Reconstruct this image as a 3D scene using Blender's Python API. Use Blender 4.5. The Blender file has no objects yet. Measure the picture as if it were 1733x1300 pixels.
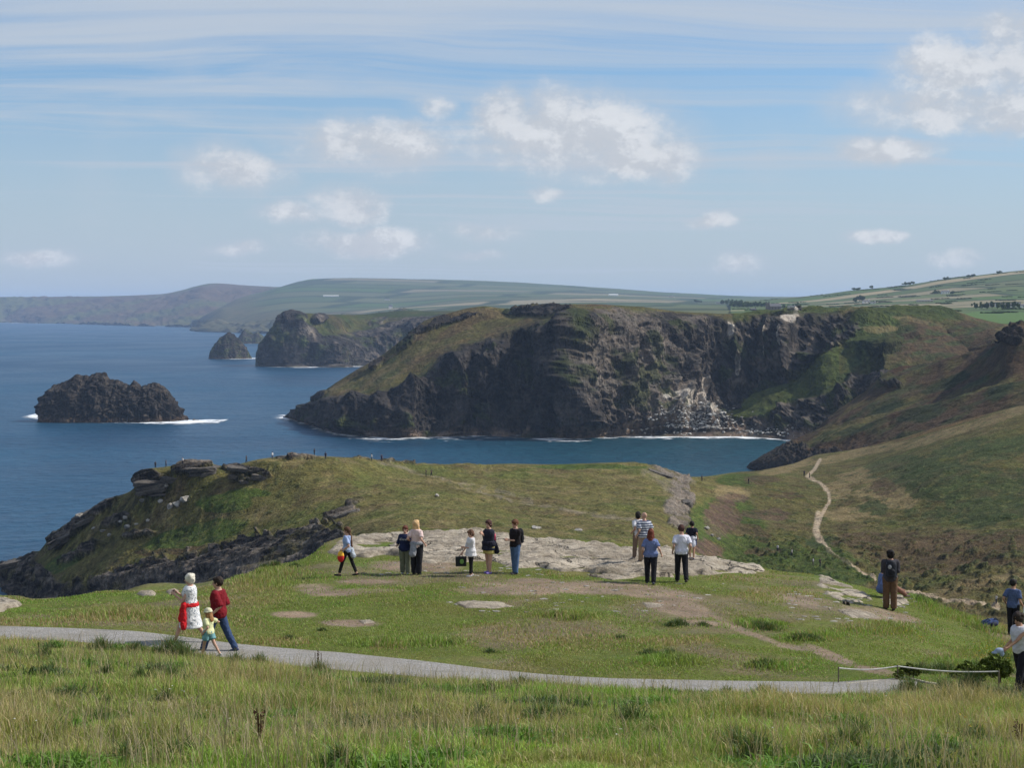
import bpy, math, random
import numpy as np
from mathutils import Vector, Matrix, Quaternion
from mathutils.bvhtree import BVHTree

# ------------------------------------------------------------------ scene, camera, light
S = bpy.context.scene
COL = S.collection
F = 2900.0; CX = 866.5; CY = 650.0; H0 = 75.0; Y0 = 523.0
PITCH = math.atan((CY - Y0) / F)
SP, CP = math.sin(PITCH), math.cos(PITCH)
cam_d = bpy.data.cameras.new('camera')
cam = bpy.data.objects.new('camera', cam_d); COL.objects.link(cam)
cam.location = (0, 0, H0); cam.rotation_euler = (math.pi / 2 - PITCH, 0, 0)
cam_d.sensor_width = 36; cam_d.lens = F / 1733 * 36
cam_d.clip_start = 0.1; cam_d.clip_end = 120000
S.camera = cam
S.view_settings.view_transform = 'Standard'; S.view_settings.look = 'None'
S.view_settings.gamma = 1.0; S.view_settings.use_curve_mapping = False
S.view_settings.exposure = 0.0
S.cycles.use_denoising = True
S.cycles.use_adaptive_sampling = True; S.cycles.adaptive_threshold = 0.02
S.cycles.max_bounces = 5; S.cycles.diffuse_bounces = 2; S.cycles.glossy_bounces = 2
S.cycles.volume_bounces = 1; S.cycles.transparent_max_bounces = 8
SUN_EL, SUN_AZ = math.radians(42), math.radians(79)
sun_d = bpy.data.lights.new('sun', 'SUN'); sun_d.energy = 5.0; sun_d.angle = math.radians(0.5)
sun_d.color = (1.0, 0.95, 0.87)
sun = bpy.data.objects.new('sun', sun_d); COL.objects.link(sun)
SUNV = Vector((math.cos(SUN_EL) * math.sin(SUN_AZ), math.cos(SUN_EL) * math.cos(SUN_AZ), math.sin(SUN_EL)))
sun.rotation_euler = (-SUNV).to_track_quat('-Z', 'Y').to_euler(); sun.location = (60, 20, 200)

# ------------------------------------------------------------------ node helper
class NT:
    def __init__(s, tree): s.t = tree; s.n = tree.nodes; s.l = tree.links
    def node(s, typ, **kw):
        n = s.n.new(typ)
        for k, v in kw.items():
            if k.startswith('i_'):
                key = k[2:]; key = int(key) if key.isdigit() else key.replace('_', ' ')
                s.set(n.inputs[key], v)
            else: setattr(n, k, v)
        return n
    def set(s, inp, v):
        if isinstance(v, bpy.types.NodeSocket): s.l.new(v, inp)
        else: inp.default_value = v
    def math(s, op, a, b=None, c=None, clamp=False):
        n = s.n.new('ShaderNodeMath'); n.operation = op; n.use_clamp = clamp
        s.set(n.inputs[0], a)
        if b is not None: s.set(n.inputs[1], b)
        if c is not None: s.set(n.inputs[2], c)
        return n.outputs[0]
    def vmath(s, op, a, b=None):
        n = s.n.new('ShaderNodeVectorMath'); n.operation = op
        s.set(n.inputs[0], a)
        if b is not None: s.set(n.inputs[1], b)
        return n.outputs['Value'] if op in ('DOT_PRODUCT', 'LENGTH') else n.outputs[0]
    def mix(s, fac, a, b, mode='MIX'):
        n = s.n.new('ShaderNodeMix'); n.data_type = 'RGBA'; n.blend_type = mode
        s.set(n.inputs[0], fac); s.set(n.inputs[6], a); s.set(n.inputs[7], b)
        return n.outputs[2]
    def noise(s, vec, scale, detail=4, rough=0.55, dist=0.0, out=0):
        n = s.n.new('ShaderNodeTexNoise')
        s.set(n.inputs['Vector'], vec); n.inputs['Scale'].default_value = scale
        n.inputs['Detail'].default_value = detail; n.inputs['Roughness'].default_value = rough
        n.inputs['Distortion'].default_value = dist
        return n.outputs[out]
    def ramp(s, fac, stops):
        n = s.n.new('ShaderNodeValToRGB'); e = n.color_ramp.elements
        while len(e) < len(stops): e.new(0.5)
        for i, (p, c) in enumerate(stops):
            e[i].position = p; e[i].color = c if len(c) == 4 else (*c, 1)
        s.set(n.inputs[0], fac); return n.outputs[0]
    def mapr(s, v, a, b, c=0.0, d=1.0, smooth=False):
        n = s.n.new('ShaderNodeMapRange'); n.interpolation_type = 'SMOOTHSTEP' if smooth else 'LINEAR'
        s.set(n.inputs[0], v)
        for i, q in enumerate((a, b, c, d)): n.inputs[i + 1].default_value = q
        return n.outputs[0]
    def scale(s, vec, v3): return s.vmath('MULTIPLY', vec, v3)

# ------------------------------------------------------------------ world: sky and clouds
w = bpy.data.worlds.new('World'); S.world = w; w.use_nodes = True
N = NT(w.node_tree); N.n.clear()
sky = N.node('ShaderNodeTexSky', sky_type='NISHITA', sun_disc=False, sun_elevation=SUN_EL, sun_rotation=SUN_AZ,
             altitude=60, air_density=1.0, dust_density=0.9, ozone_density=1.6)
tc = N.node('ShaderNodeTexCoord').outputs['Generated']
sep = N.node('ShaderNodeSeparateXYZ', i_0=tc)
dx, dy, dz = sep.outputs
zz = N.math('ADD', N.math('MAXIMUM', dz, 0.0), 0.06)
plane = N.node('ShaderNodeCombineXYZ', i_0=N.math('DIVIDE', dx, zz), i_1=N.math('DIVIDE', dy, zz), i_2=0.0).outputs[0]
# cirrus: long fibres running across the sky, seen in perspective on a flat high deck
rot = N.node('ShaderNodeMapping', i_Vector=plane, i_Rotation=(0, 0, math.radians(-20)), i_Scale=(0.22, 0.9, 1))
wv = N.node('ShaderNodeVectorMath', operation='ADD')
N.l.new(rot.outputs[0], wv.inputs[0])
wn = N.noise(plane, 0.35, 3, 0.5, 0, 1)
N.l.new(N.scale(wn, (1.2, 1.2, 0)), wv.inputs[1])
c1 = N.noise(wv.outputs[0], 0.75, 8, 0.60, 0.5)
c2 = N.noise(plane, 0.16, 3, 0.5, 0.4)
fib = N.noise(N.node('ShaderNodeMapping', i_Vector=wv.outputs[0], i_Rotation=(0, 0, math.radians(7)), i_Scale=(0.5, 4.0, 1)).outputs[0], 1.2, 7, 0.65, 0.3)
cir = N.mapr(N.math('ADD', N.math('ADD', N.math('MULTIPLY', c1, 0.70), N.math('MULTIPLY', c2, 0.40)), N.math('MULTIPLY', fib, 0.42)), 0.65, 0.92, 0, 1, True)
low = N.mapr(dz, 0.0, 0.17, 0.78, 0.02, True)
cir = N.math('MAXIMUM', N.math('MULTIPLY', cir, 0.88), low)
# low cumulus: clumps at bearings round the horizon
def fract_noise(sc, det, off): return N.noise(N.vmath('ADD', N.scale(tc, (1, 1, 1.5)), (off, 0, off)), sc, det, 0.68)
nz = fract_noise(21, 10, 0.0); nz2 = fract_noise(21, 10, 0.008); big = fract_noise(6, 3, 3.3)
CUM = [(960, 225, 200, 80), (1085, 262, 100, 42), (850, 195, 75, 55), (610, 245, 150, 52), (680, 222, 45, 28), (395, 285, 85, 44),
       (575, 342, 66, 36), (600, 412, 110, 32), (1610, 112, 100, 56), (1715, 90, 100, 85), (1650, 180, 180, 50), (490, 365, 66, 24),
       (820, 386, 80, 20), (1245, 442, 65, 22), (1500, 262, 85, 26), (800, 425, 60, 12), (1190, 362, 70, 18), (1490, 402, 60, 14),
       (840, 250, 80, 26), (1640, 432, 60, 18), (910, 320, 45, 16), (740, 180, 60, 24), (400, 430, 60, 16), (60, 440, 90, 20)]
blob = None
wob = N.scale(N.vmath('SUBTRACT', N.noise(tc, 9, 4, 0.6, 0, 1), (0.5, 0.5, 0.5)), (0.055, 0, 0.032))
tcw = N.vmath('ADD', tc, wob)
for (px, py, rx, ry) in CUM:
    u, v = (px - CX) / F, (CY - py) / F
    d = Vector((u, v * SP + CP, v * CP - SP)).normalized()
    q = N.scale(N.vmath('SUBTRACT', tcw, (d.x, 0, d.z)), (F / rx, 0, F / ry))
    val = N.math('SUBTRACT', 1.0, N.vmath('DOT_PRODUCT', q, q))
    if rx * ry < 2200: val = N.math('SUBTRACT', val, 0.42)
    blob = val if blob is None else N.math('MAXIMUM', blob, val)
front = N.mapr(dy, 0.0, 0.2)
# elsewhere round the horizon the same kind of cloud is scattered by noise
blob = N.math('MAXIMUM', blob, N.math('SUBTRACT', N.math('SUBTRACT', N.math('MULTIPLY', big, 3), 1.2), N.math('MULTIPLY', front, 6.0)))
blob = N.math('MAXIMUM', blob, -1.0)
cum = N.mapr(N.math('ADD', N.math('MULTIPLY', blob, 0.42), N.math('MULTIPLY', nz, 1.6)), 0.72, 1.22, 0, 1, True)
shade = N.mapr(N.math('SUBTRACT', nz, nz2), -0.07, 0.07, 0.0, 1.0, True)
shade = N.math('MULTIPLY', N.math('ADD', N.math('MULTIPLY', shade, 0.55), 0.45), N.mapr(nz, 0.35, 0.65, 0.6, 1.0))
ccol = N.mix(shade, (4.6, 4.95, 5.5, 1), (7.9, 8.05, 8.3, 1))
skyc = N.mix(1.0, sky.outputs[0], (0.76, 1.03, 1.30, 1), 'MULTIPLY')
c = N.mix(cir, skyc, (5.3, 5.95, 6.8, 1))
veil = N.mapr(N.math('ADD', N.math('MULTIPLY', blob, 0.22), N.math('ADD', N.math('MULTIPLY', big, .8), N.math('MULTIPLY', nz, .5))), 0.45, 0.90, 0, 0.68, True)
c = N.mix(N.math('MULTIPLY', veil, N.mapr(dz, .0, .05, .4, 1)), c, (5.4, 5.9, 6.6, 1))
c = N.mix(N.math('MULTIPLY', cum, 0.85), c, ccol)
bg = N.node('ShaderNodeBackground', i_Color=c, i_Strength=0.10)
wo = N.node('ShaderNodeOutputWorld'); N.l.new(bg.outputs[0], wo.inputs[0])

# ------------------------------------------------------------------ maths helpers
def hash3(ix, iy, iz, seed):
    h = (ix.astype(np.uint32) * np.uint32(374761393) + iy.astype(np.uint32) * np.uint32(668265263) +
         iz.astype(np.uint32) * np.uint32(2147483647) + np.uint32(seed * 974711))
    h = (h ^ (h >> np.uint32(13))) * np.uint32(1274126177)
    h = h ^ (h >> np.uint32(16)); h = h * np.uint32(2246822519); h ^= h >> np.uint32(15)
    return (h & np.uint32(0xffffff)).astype(np.float32) / np.float32(0xffffff)
def vnoise(x, y, z, seed=0):
    """value noise, -1..1"""
    x0, y0, z0 = np.floor(x), np.floor(y), np.floor(z)
    fx, fy, fz = (x - x0).astype(np.float32), (y - y0).astype(np.float32), (z - z0).astype(np.float32)
    fx, fy, fz = [f * f * f * (f * (f * 6 - 15) + 10) for f in (fx, fy, fz)]
    i, j, k = x0.astype(np.int64), y0.astype(np.int64), z0.astype(np.int64)
    r = 0
    for a in (0, 1):
        for b in (0, 1):
            for c in (0, 1):
                wgt = (fx if a else 1 - fx) * (fy if b else 1 - fy) * (fz if c else 1 - fz)
                r = r + wgt * hash3(i + a, j + b, k + c, seed)
    return r * 2 - 1
def fbm(x, y, z, sc, octv=4, seed=0, gain=0.5, ridged=False):
    amp, tot, r = 1.0, 0, 0
    fx, fy, fz = x / sc + seed * 13.7, y / sc + 5.1, z / sc + 9.3
    fx, fz = fx * .82 + fz * .57, fz * .82 - fx * .57; fy, fz = fy * .86 + fz * .51, fz * .86 - fy * .51
    for o in range(octv):
        n = vnoise(fx, fy, fz, seed + o)
        if ridged: n = 1 - 2 * np.abs(n)
        r = r + amp * n; tot += amp; amp *= gain
        fx, fy = fx * 0.8 + fy * 0.6, fy * 0.8 - fx * 0.6; fx, fz = fx * .78 + fz * .626, fz * .78 - fx * .626
        fx, fy, fz = fx * 2.03 + 1.3, fy * 2.03 + 2.1, fz * 2.03 + 0.7
    return r / tot
def sstep(a, b, x):
    t = np.clip((x - a) / (b - a), 0, 1); return t * t * (3 - 2 * t)
def pchip(xk, yk, x):
    xk = np.asarray(xk, float); yk = np.asarray(yk, float)
    x = np.clip(x, xk[0], xk[-1])
    h = np.diff(xk); d = np.diff(yk) / h; m = np.zeros(len(xk))
    if len(xk) > 2:
        w1 = 2 * h[1:] + h[:-1]; w2 = h[1:] + 2 * h[:-1]
        ok = d[:-1] * d[1:] > 0
        mm = np.zeros(len(d) - 1)
        mm[ok] = (w1 + w2)[ok] / (w1[ok] / d[:-1][ok] + w2[ok] / d[1:][ok])
        m[1:-1] = mm
    m[0] = d[0]; m[-1] = d[-1]
    i = np.clip(np.searchsorted(xk, x) - 1, 0, len(h) - 1)
    t = (x - xk[i]) / h[i]
    return ((2*t**3 - 3*t**2 + 1) * yk[i] + (t**3 - 2*t**2 + t) * h[i] * m[i] + (-2*t**3 + 3*t**2) * yk[i+1] + (t**3 - t**2) * h[i] * m[i+1])
def knot(px, D, y=None, z=None):
    """pixel column + distance (+ pixel row or height) -> bearing, distance, height"""
    if y is None:
        t = (z - H0) / D; v = (t * CP + SP) / (CP - t * SP)
    else: v = (CY - y) / F
    ky = v * SP + CP
    if z is None: z = H0 + D * (v * CP - SP) / ky
    return ((px - CX) / F / ky, D, z)
def W(px, py, D):
    b, D, z = knot(px, D, y=py); return Vector((b * D, D, z))
def proj(P):
    P = np.asarray(P, float)
    f = P[..., 1] * CP - (P[..., 2] - H0) * SP; u = P[..., 1] * SP + (P[..., 2] - H0) * CP
    return CX + F * P[..., 0] / f, CY - F * u / f
def pxb(px): return (px - CX) / F

def tagset(o, label=None, cat=None, group=None, kind=None):
    if label: o['label'] = label
    if cat: o['category'] = cat
    if group: o['group'] = group
    if kind: o['kind'] = kind
    return o
def make_obj(name, verts, faces=None, mat=None, parent=None, quads=None, smooth=True, cols=None):
    me = bpy.data.meshes.new(name)
    if quads is not None:
        n = len(verts); k = quads.shape[1]
        me.vertices.add(n); me.vertices.foreach_set('co', np.asarray(verts, np.float32).ravel())
        me.loops.add(quads.size); me.loops.foreach_set('vertex_index', quads.astype(np.int32).ravel())
        me.polygons.add(len(quads))
        me.polygons.foreach_set('loop_start', np.arange(0, quads.size, k, dtype=np.int32))
        me.update(calc_edges=True)
    else:
        me.from_pydata([tuple(v) for v in verts], [], faces); me.update()
    if cols is not None:
        a = me.color_attributes.new('col', 'FLOAT_COLOR', 'POINT')
        cc = np.ones((len(me.vertices), 4), np.float32); cc[:, :3] = cols
        a.data.foreach_set('color', cc.ravel())
    me.polygons.foreach_set('use_smooth', np.full(len(me.polygons), smooth))
    me.validate()
    o = bpy.data.objects.new(name, me); COL.objects.link(o)
    if mat: me.materials.append(mat)
    if parent: o.parent = parent
    return o
def empty(name, loc, rz=0):
    o = bpy.data.objects.new(name, None); COL.objects.link(o); o.location = loc; o.rotation_euler = (0, 0, rz)
    o.empty_display_size = 0.2; return o

# ------------------------------------------------------------------ materials
MATS = {}
def bsdf(name, rough=0.9, spec=0.2):
    m = bpy.data.materials.new(name); m.use_nodes = True
    T = NT(m.node_tree); T.n.clear()
    p = T.node('ShaderNodeBsdfPrincipled'); p.inputs['Roughness'].default_value = rough
    p.inputs['Specular IOR Level'].default_value = spec
    out = T.node('ShaderNodeOutputMaterial'); T.l.new(p.outputs[0], out.inputs[0])
    return m, T, p, out
def land_mat(name, fine, coarse, bump, bscale, var=0.5, stretch=(1, 1, 1), crag=0.0):
    m, T, p, out = bsdf(name, 0.95, 0.1)
    col = T.node('ShaderNodeAttribute', attribute_name='col').outputs['Color']
    pos = T.scale(T.node('ShaderNodeNewGeometry').outputs['Position'], stretch)
    a = T.noise(pos, 1 / fine, 5, 0.7); b = T.noise(pos, 1 / coarse, 4, 0.6)
    f = T.math('MULTIPLY', T.mapr(a, 0.3, 0.7, 1 - var, 1 + var), T.mapr(b, 0.3, 0.7, 1 - var * .5, 1 + var * .5))
    fc = T.node('ShaderNodeCombineXYZ', i_0=f, i_1=f, i_2=f).outputs[0]
    hue = T.noise(pos, 2.3 / coarse, 3, 0.6)
    if crag:
        gn = T.node('ShaderNodeNewGeometry')
        steep = T.mapr(T.node('ShaderNodeSeparateXYZ', i_0=gn.outputs['Normal']).outputs[2], .85, .6)
        def rg(vec, sc):
            q = T.node('ShaderNodeTexNoise', noise_type='RIDGED_MULTIFRACTAL', i_Vector=vec, i_Scale=sc, i_Detail=7.0, i_Roughness=.6)
            q.inputs['Offset'].default_value = .9; q.inputs['Gain'].default_value = 1.6; return q.outputs[0]
        r1 = rg(T.scale(pos, (1, .45, .35)), 1 / crag); r2 = rg(T.scale(pos, (1.0, .6, .7)), 2.6 / crag)
        k = T.math('MULTIPLY', T.mapr(r1, .2, 1.6, .45, 1.55), T.mapr(r2, .2, 1.6, .7, 1.3))
        k = T.math('ADD', T.math('MULTIPLY', k, steep), T.math('SUBTRACT', 1.0, steep))
        fc = T.vmath('MULTIPLY', fc, T.node('ShaderNodeCombineXYZ', i_0=k, i_1=k, i_2=k).outputs[0])
    c = T.mix(1.0, col, fc, 'MULTIPLY')
    c = T.mix(T.mapr(hue, 0.35, 0.7, 0, 0.45), c, T.mix(1.0, c, (1.22, 0.98, 0.82, 1), 'MULTIPLY'))
    T.set(p.inputs['Base Color'], c)
    bp = T.node('ShaderNodeBump', i_Strength=0.9, i_Distance=bump)
    hgt_ = T.noise(pos, 1 / bscale, 6, 0.7)
    if crag: hgt_ = T.math('ADD', hgt_, T.math('MULTIPLY', T.math('ADD', r1, r2), T.math('MULTIPLY', steep, .9)))
    T.set(bp.inputs['Height'], hgt_); T.l.new(bp.outputs[0], p.inputs['Normal'])
    return m
def cloth(name, col, rough=0.9, kind=None, col2=None, scale=1.0):
    key = ('cloth', name)
    if key in MATS: return MATS[key]
    m, T, p, out = bsdf(name, rough, 0.2)
    oc = T.node('ShaderNodeTexCoord').outputs['Object']
    n = T.mapr(T.noise(oc, 9, 4, 0.6), 0.3, 0.7, 0.82, 1.15)
    base = (*col, 1)
    if kind == 'stripe':
        z = T.node('ShaderNodeSeparateXYZ', i_0=oc).outputs[2]
        s_ = T.math('SINE', T.math('MULTIPLY', z, 2 * math.pi / scale))
        base = T.mix(T.mapr(s_, -0.15, 0.15), (*col, 1), (*col2, 1))
    elif kind == 'spots':
        v = T.node('ShaderNodeTexVoronoi', i_Vector=oc, i_Scale=scale)
        base = T.mix(T.mapr(v.outputs['Distance'], 0.28, 0.36), (*col2, 1), (*col, 1))
    elif kind == 'vgrad':
        z = T.node('ShaderNodeSeparateXYZ', i_0=oc).outputs[2]
        base = T.mix(T.mapr(T.math('ADD', z, T.math('MULTIPLY', T.noise(oc, 6), 0.08)), scale, scale + 0.03), (*col, 1), (*col2, 1))
    f = T.node('ShaderNodeCombineXYZ', i_0=n, i_1=n, i_2=n).outputs[0]
    T.set(p.inputs['Base Color'], T.mix(1.0, base, f, 'MULTIPLY'))
    bp = T.node('ShaderNodeBump', i_Strength=0.6, i_Distance=0.02)
    T.set(bp.inputs['Height'], T.noise(T.scale(oc, (1, 1, 0.5)), 16, 3, 0.5)); T.l.new(bp.outputs[0], p.inputs['Normal'])
    MATS[key] = m; return m
def rock_mat(name, c0, c1, sc=1.0, bump=0.05):
    if name in MATS: return MATS[name]
    m, T, p, out = bsdf(name, 0.9, 0.2)
    pos = T.node('ShaderNodeNewGeometry').outputs['Position']
    n1 = T.noise(T.scale(pos, (1, 1, 3)), 2.2 / sc, 7, 0.68, 0.4); n2 = T.noise(pos, 0.45 / sc, 4, 0.6)
    n3 = T.noise(T.scale(pos, (1, 0.45, 1)), 9 / sc, 5, 0.7)
    c = T.ramp(T.math('ADD', T.math('MULTIPLY', n1, 0.6), T.math('MULTIPLY', n2, 0.4)),
               [(0.30, tuple(x * 0.45 for x in c0)), (0.43, c0), (0.6, c1), (0.75, tuple(min(x * 1.2, .8) for x in c1))])
    c = T.mix(T.mapr(n3, 0.60, 0.72, 0, 0.75), c, (0.10, 0.085, 0.065, 1))
    c = T.mix(T.mapr(T.noise(pos, 1.3 / sc, 5, 0.6), 0.58, 0.7, 0, 0.5), c, (0.19, 0.17, 0.11, 1))
    # cracks
    v = T.node('ShaderNodeTexVoronoi', feature='DISTANCE_TO_EDGE', i_Scale=0.9 / sc)
    T.set(v.inputs['Vector'], T.vmath('ADD', T.scale(pos, (0.7, 1.0, 1)), T.scale(T.noise(pos, 1.2 / sc, 4, 0.6, 0, 1), (0.8, 0.8, 0.8))))
    cr = T.mapr(v.outputs[0], 0.0, 0.035, 1, 0)
    cr = T.math('MULTIPLY', cr, T.mapr(n2, 0.44, 0.56))
    c = T.mix(T.math('MULTIPLY', cr, 0.7), c, (0.05, 0.045, 0.04, 1))
    T.set(p.inputs['Base Color'], c)
    bp = T.node('ShaderNodeBump', i_Strength=1.0, i_Distance=bump)
    hh = T.math('SUBTRACT', T.math('ADD', n1, T.math('MULTIPLY', n3, 0.35)), T.math('MULTIPLY', cr, 0.8))
    T.set(bp.inputs['Height'], hh); T.l.new(bp.outputs[0], p.inputs['Normal'])
    MATS[name] = m; return m

# albedos
GREEN = np.array([0.092, 0.128, 0.026]); LUSH = np.array([0.075, 0.135, 0.022]); OLIVE = np.array([0.135, 0.125, 0.042])
STRAW = np.array([0.30, 0.235, 0.12]); BRACKEN = np.array([0.088, 0.060, 0.034]); HEATHER = np.array([0.115, 0.070, 0.062])
SHRUB = np.array([0.042, 0.062, 0.020]); ROCKD = np.array([0.034, 0.031, 0.029]); ROCKM = np.array([0.115, 0.100, 0.082])
ROCKP = np.array([0.36, 0.33, 0.28]); SOIL = np.array([0.21, 0.165, 0.12]); RUST = np.array([0.15, 0.075, 0.035])
def mixc(c, d, w): return c * (1 - w[..., None]) + np.asarray(d) * w[..., None]
def gauss(px, py, lst):
    """softened ellipses (x, y, rx, ry[, angle, weight]) on the surface"""
    r = np.zeros_like(px)
    for g in lst:
        x, y, rx, ry = g[:4]; an = math.radians(g[4]) if len(g) > 4 else 0; wt = g[5] if len(g) > 5 else 1
        ddx, ddy = px - x, py - y
        a = (ddx * math.cos(an) + ddy * math.sin(an)) / rx; b = (-ddx * math.sin(an) + ddy * math.cos(an)) / ry
        r = np.maximum(r, wt * (1 - sstep(0.35, 1.25, np.sqrt(a * a + b * b))))
    return r
def seglines(px, py, pts, wd):
    """distance-based mask round a polyline of (x, y) with widths"""
    r = np.zeros_like(px)
    for (a, b) in zip(pts[:-1], pts[1:]):
        ax, ay = a; bx, by = b; L2 = (bx - ax) ** 2 + (by - ay) ** 2
        t = np.clip(((px - ax) * (bx - ax) + (py - ay) * (by - ay)) / L2, 0, 1)
        d = np.hypot((px - ax - t * (bx - ax)), (py - ay - t * (by - ay)) * 1.0)
        r = np.maximum(r, np.clip(2 - 2 * d / np.maximum(wd, .8), 0, 1))
    return r
def inpoly(px, py, poly):
    r = np.zeros(px.shape, bool); n = len(poly)
    for i in range(n):
        x1, y1 = poly[i]; x2, y2 = poly[(i + 1) % n]
        if y1 == y2: continue
        c = ((y1 > py) != (y2 > py)) & (px < (x2 - x1) * (py - y1) / (y2 - y1) + x1)
        r ^= c
    return r

# ------------------------------------------------------------------ lofted landforms (curves at bearing/distance/height)
class Loft: pass
def loft(curves, bcols, spans, linear=False):
    K = len(curves); nb = len(bcols)
    Dk = np.zeros((K, nb)); Zk = np.zeros((K, nb))
    for k, cv in enumerate(curves):
        ks = sorted(cv, key=lambda q: q[0])
        b = [q[0] for q in ks]
        Dk[k] = pchip(b, [q[1] for q in ks], bcols); Zk[k] = pchip(b, [q[2] for q in ks], bcols)
    t = np.concatenate([np.linspace(k, k + 1, n, endpoint=False) for k, n in enumerate(spans)] + [[K - 1.0]])
    L = Loft()
    if linear:
        i = np.clip(t.astype(int), 0, K - 2); f = (t - i)[:, None]
        D = Dk[i] * (1 - f) + Dk[i + 1] * f; Z = Zk[i] * (1 - f) + Zk[i + 1] * f
    else:
        D = np.stack([pchip(np.arange(K), Dk[:, j], t) for j in range(nb)], 1)
        Z = np.stack([pchip(np.arange(K), Zk[:, j], t) for j in range(nb)], 1)
    L.D, L.Z, L.b, L.t = D, Z, bcols, t
    L.X = bcols[None, :] * D
    L.T = np.repeat(t[:, None], nb, 1)
    return L
def normals(X, Y, Z):
    P = np.stack([X, Y, Z], -1)
    du = np.gradient(P, axis=1); dv = np.gradient(P, axis=0)
    n = np.cross(du, dv); n /= np.linalg.norm(n, axis=-1, keepdims=True) + 1e-9
    return n
def grid_obj(name, X, Y, Z, mat, cols):
    nr, nc = X.shape
    v = np.stack([X, Y, Z], -1).reshape(-1, 3)
    i = np.arange(nr - 1)[:, None] * nc + np.arange(nc - 1)[None, :]
    q = np.stack([i, i + 1, i + nc + 1, i + nc], -1).reshape(-1, 4)
    return make_obj(name, v, quads=q, mat=mat, cols=cols.reshape(-1, 3))
def bc(p0, p1, n, e0=None, e1=None, ne=30):
    parts = []
    if e0 is not None: parts.append(np.linspace(pxb(e0), pxb(p0), ne, endpoint=False))
    parts.append(np.linspace(pxb(p0), pxb(p1), n))
    if e1 is not None: parts.append(np.linspace(pxb(p1), pxb(e1), ne + 1)[1:])
    return np.concatenate(parts)
def rock_disp(X, Y, Z, big=6.0, mid=2.5, fine=0.8, s=1.0, seed=1, tilt=0.35, bedw=0.5):
    """how far a rock face stands out: buttresses and gullies, blocks, tilted beds"""
    a = fbm(X, Y, Z * 0.35, 38 * s, 4, seed, 0.5, True)
    b = fbm(X + 0.5 * Z, Y, Z * 0.8, 12 * s, 4, seed + 7, 0.55, True)
    bed = (Z + tilt * X + 3 * fbm(X, Y, Z, 30 * s, 3, seed + 3)) / (3.2 * s)
    fr = bed - np.floor(bed); hb = hash3(np.floor(bed).astype(np.int64), np.floor(bed).astype(np.int64) * 0, np.floor(bed).astype(np.int64) * 0, seed)
    c = fbm(X + .4 * Z, Y, Z * .7, 4.5 * s, 4, seed + 11, 0.6)
    if bedw > 1: c = 0.25 * c + 1.3 * fbm((X + tilt * Z) * .16, Y * .3, (Z + tilt * X) * 1.0, 1.5 * s, 4, seed + 19, .55, True)
    fl = fbm(X + 0.35 * Y, Y * 0.5, Z * 0.10, 13 * s, 4, seed + 17, 0.55, True)
    return big * a + mid * (0.55 * b + 1.1 * fl) + fine * (bedw * hb * sstep(0, 0.25, fr) * (1 - sstep(0.8, 1, fr)) + 1.5 * c)
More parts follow.
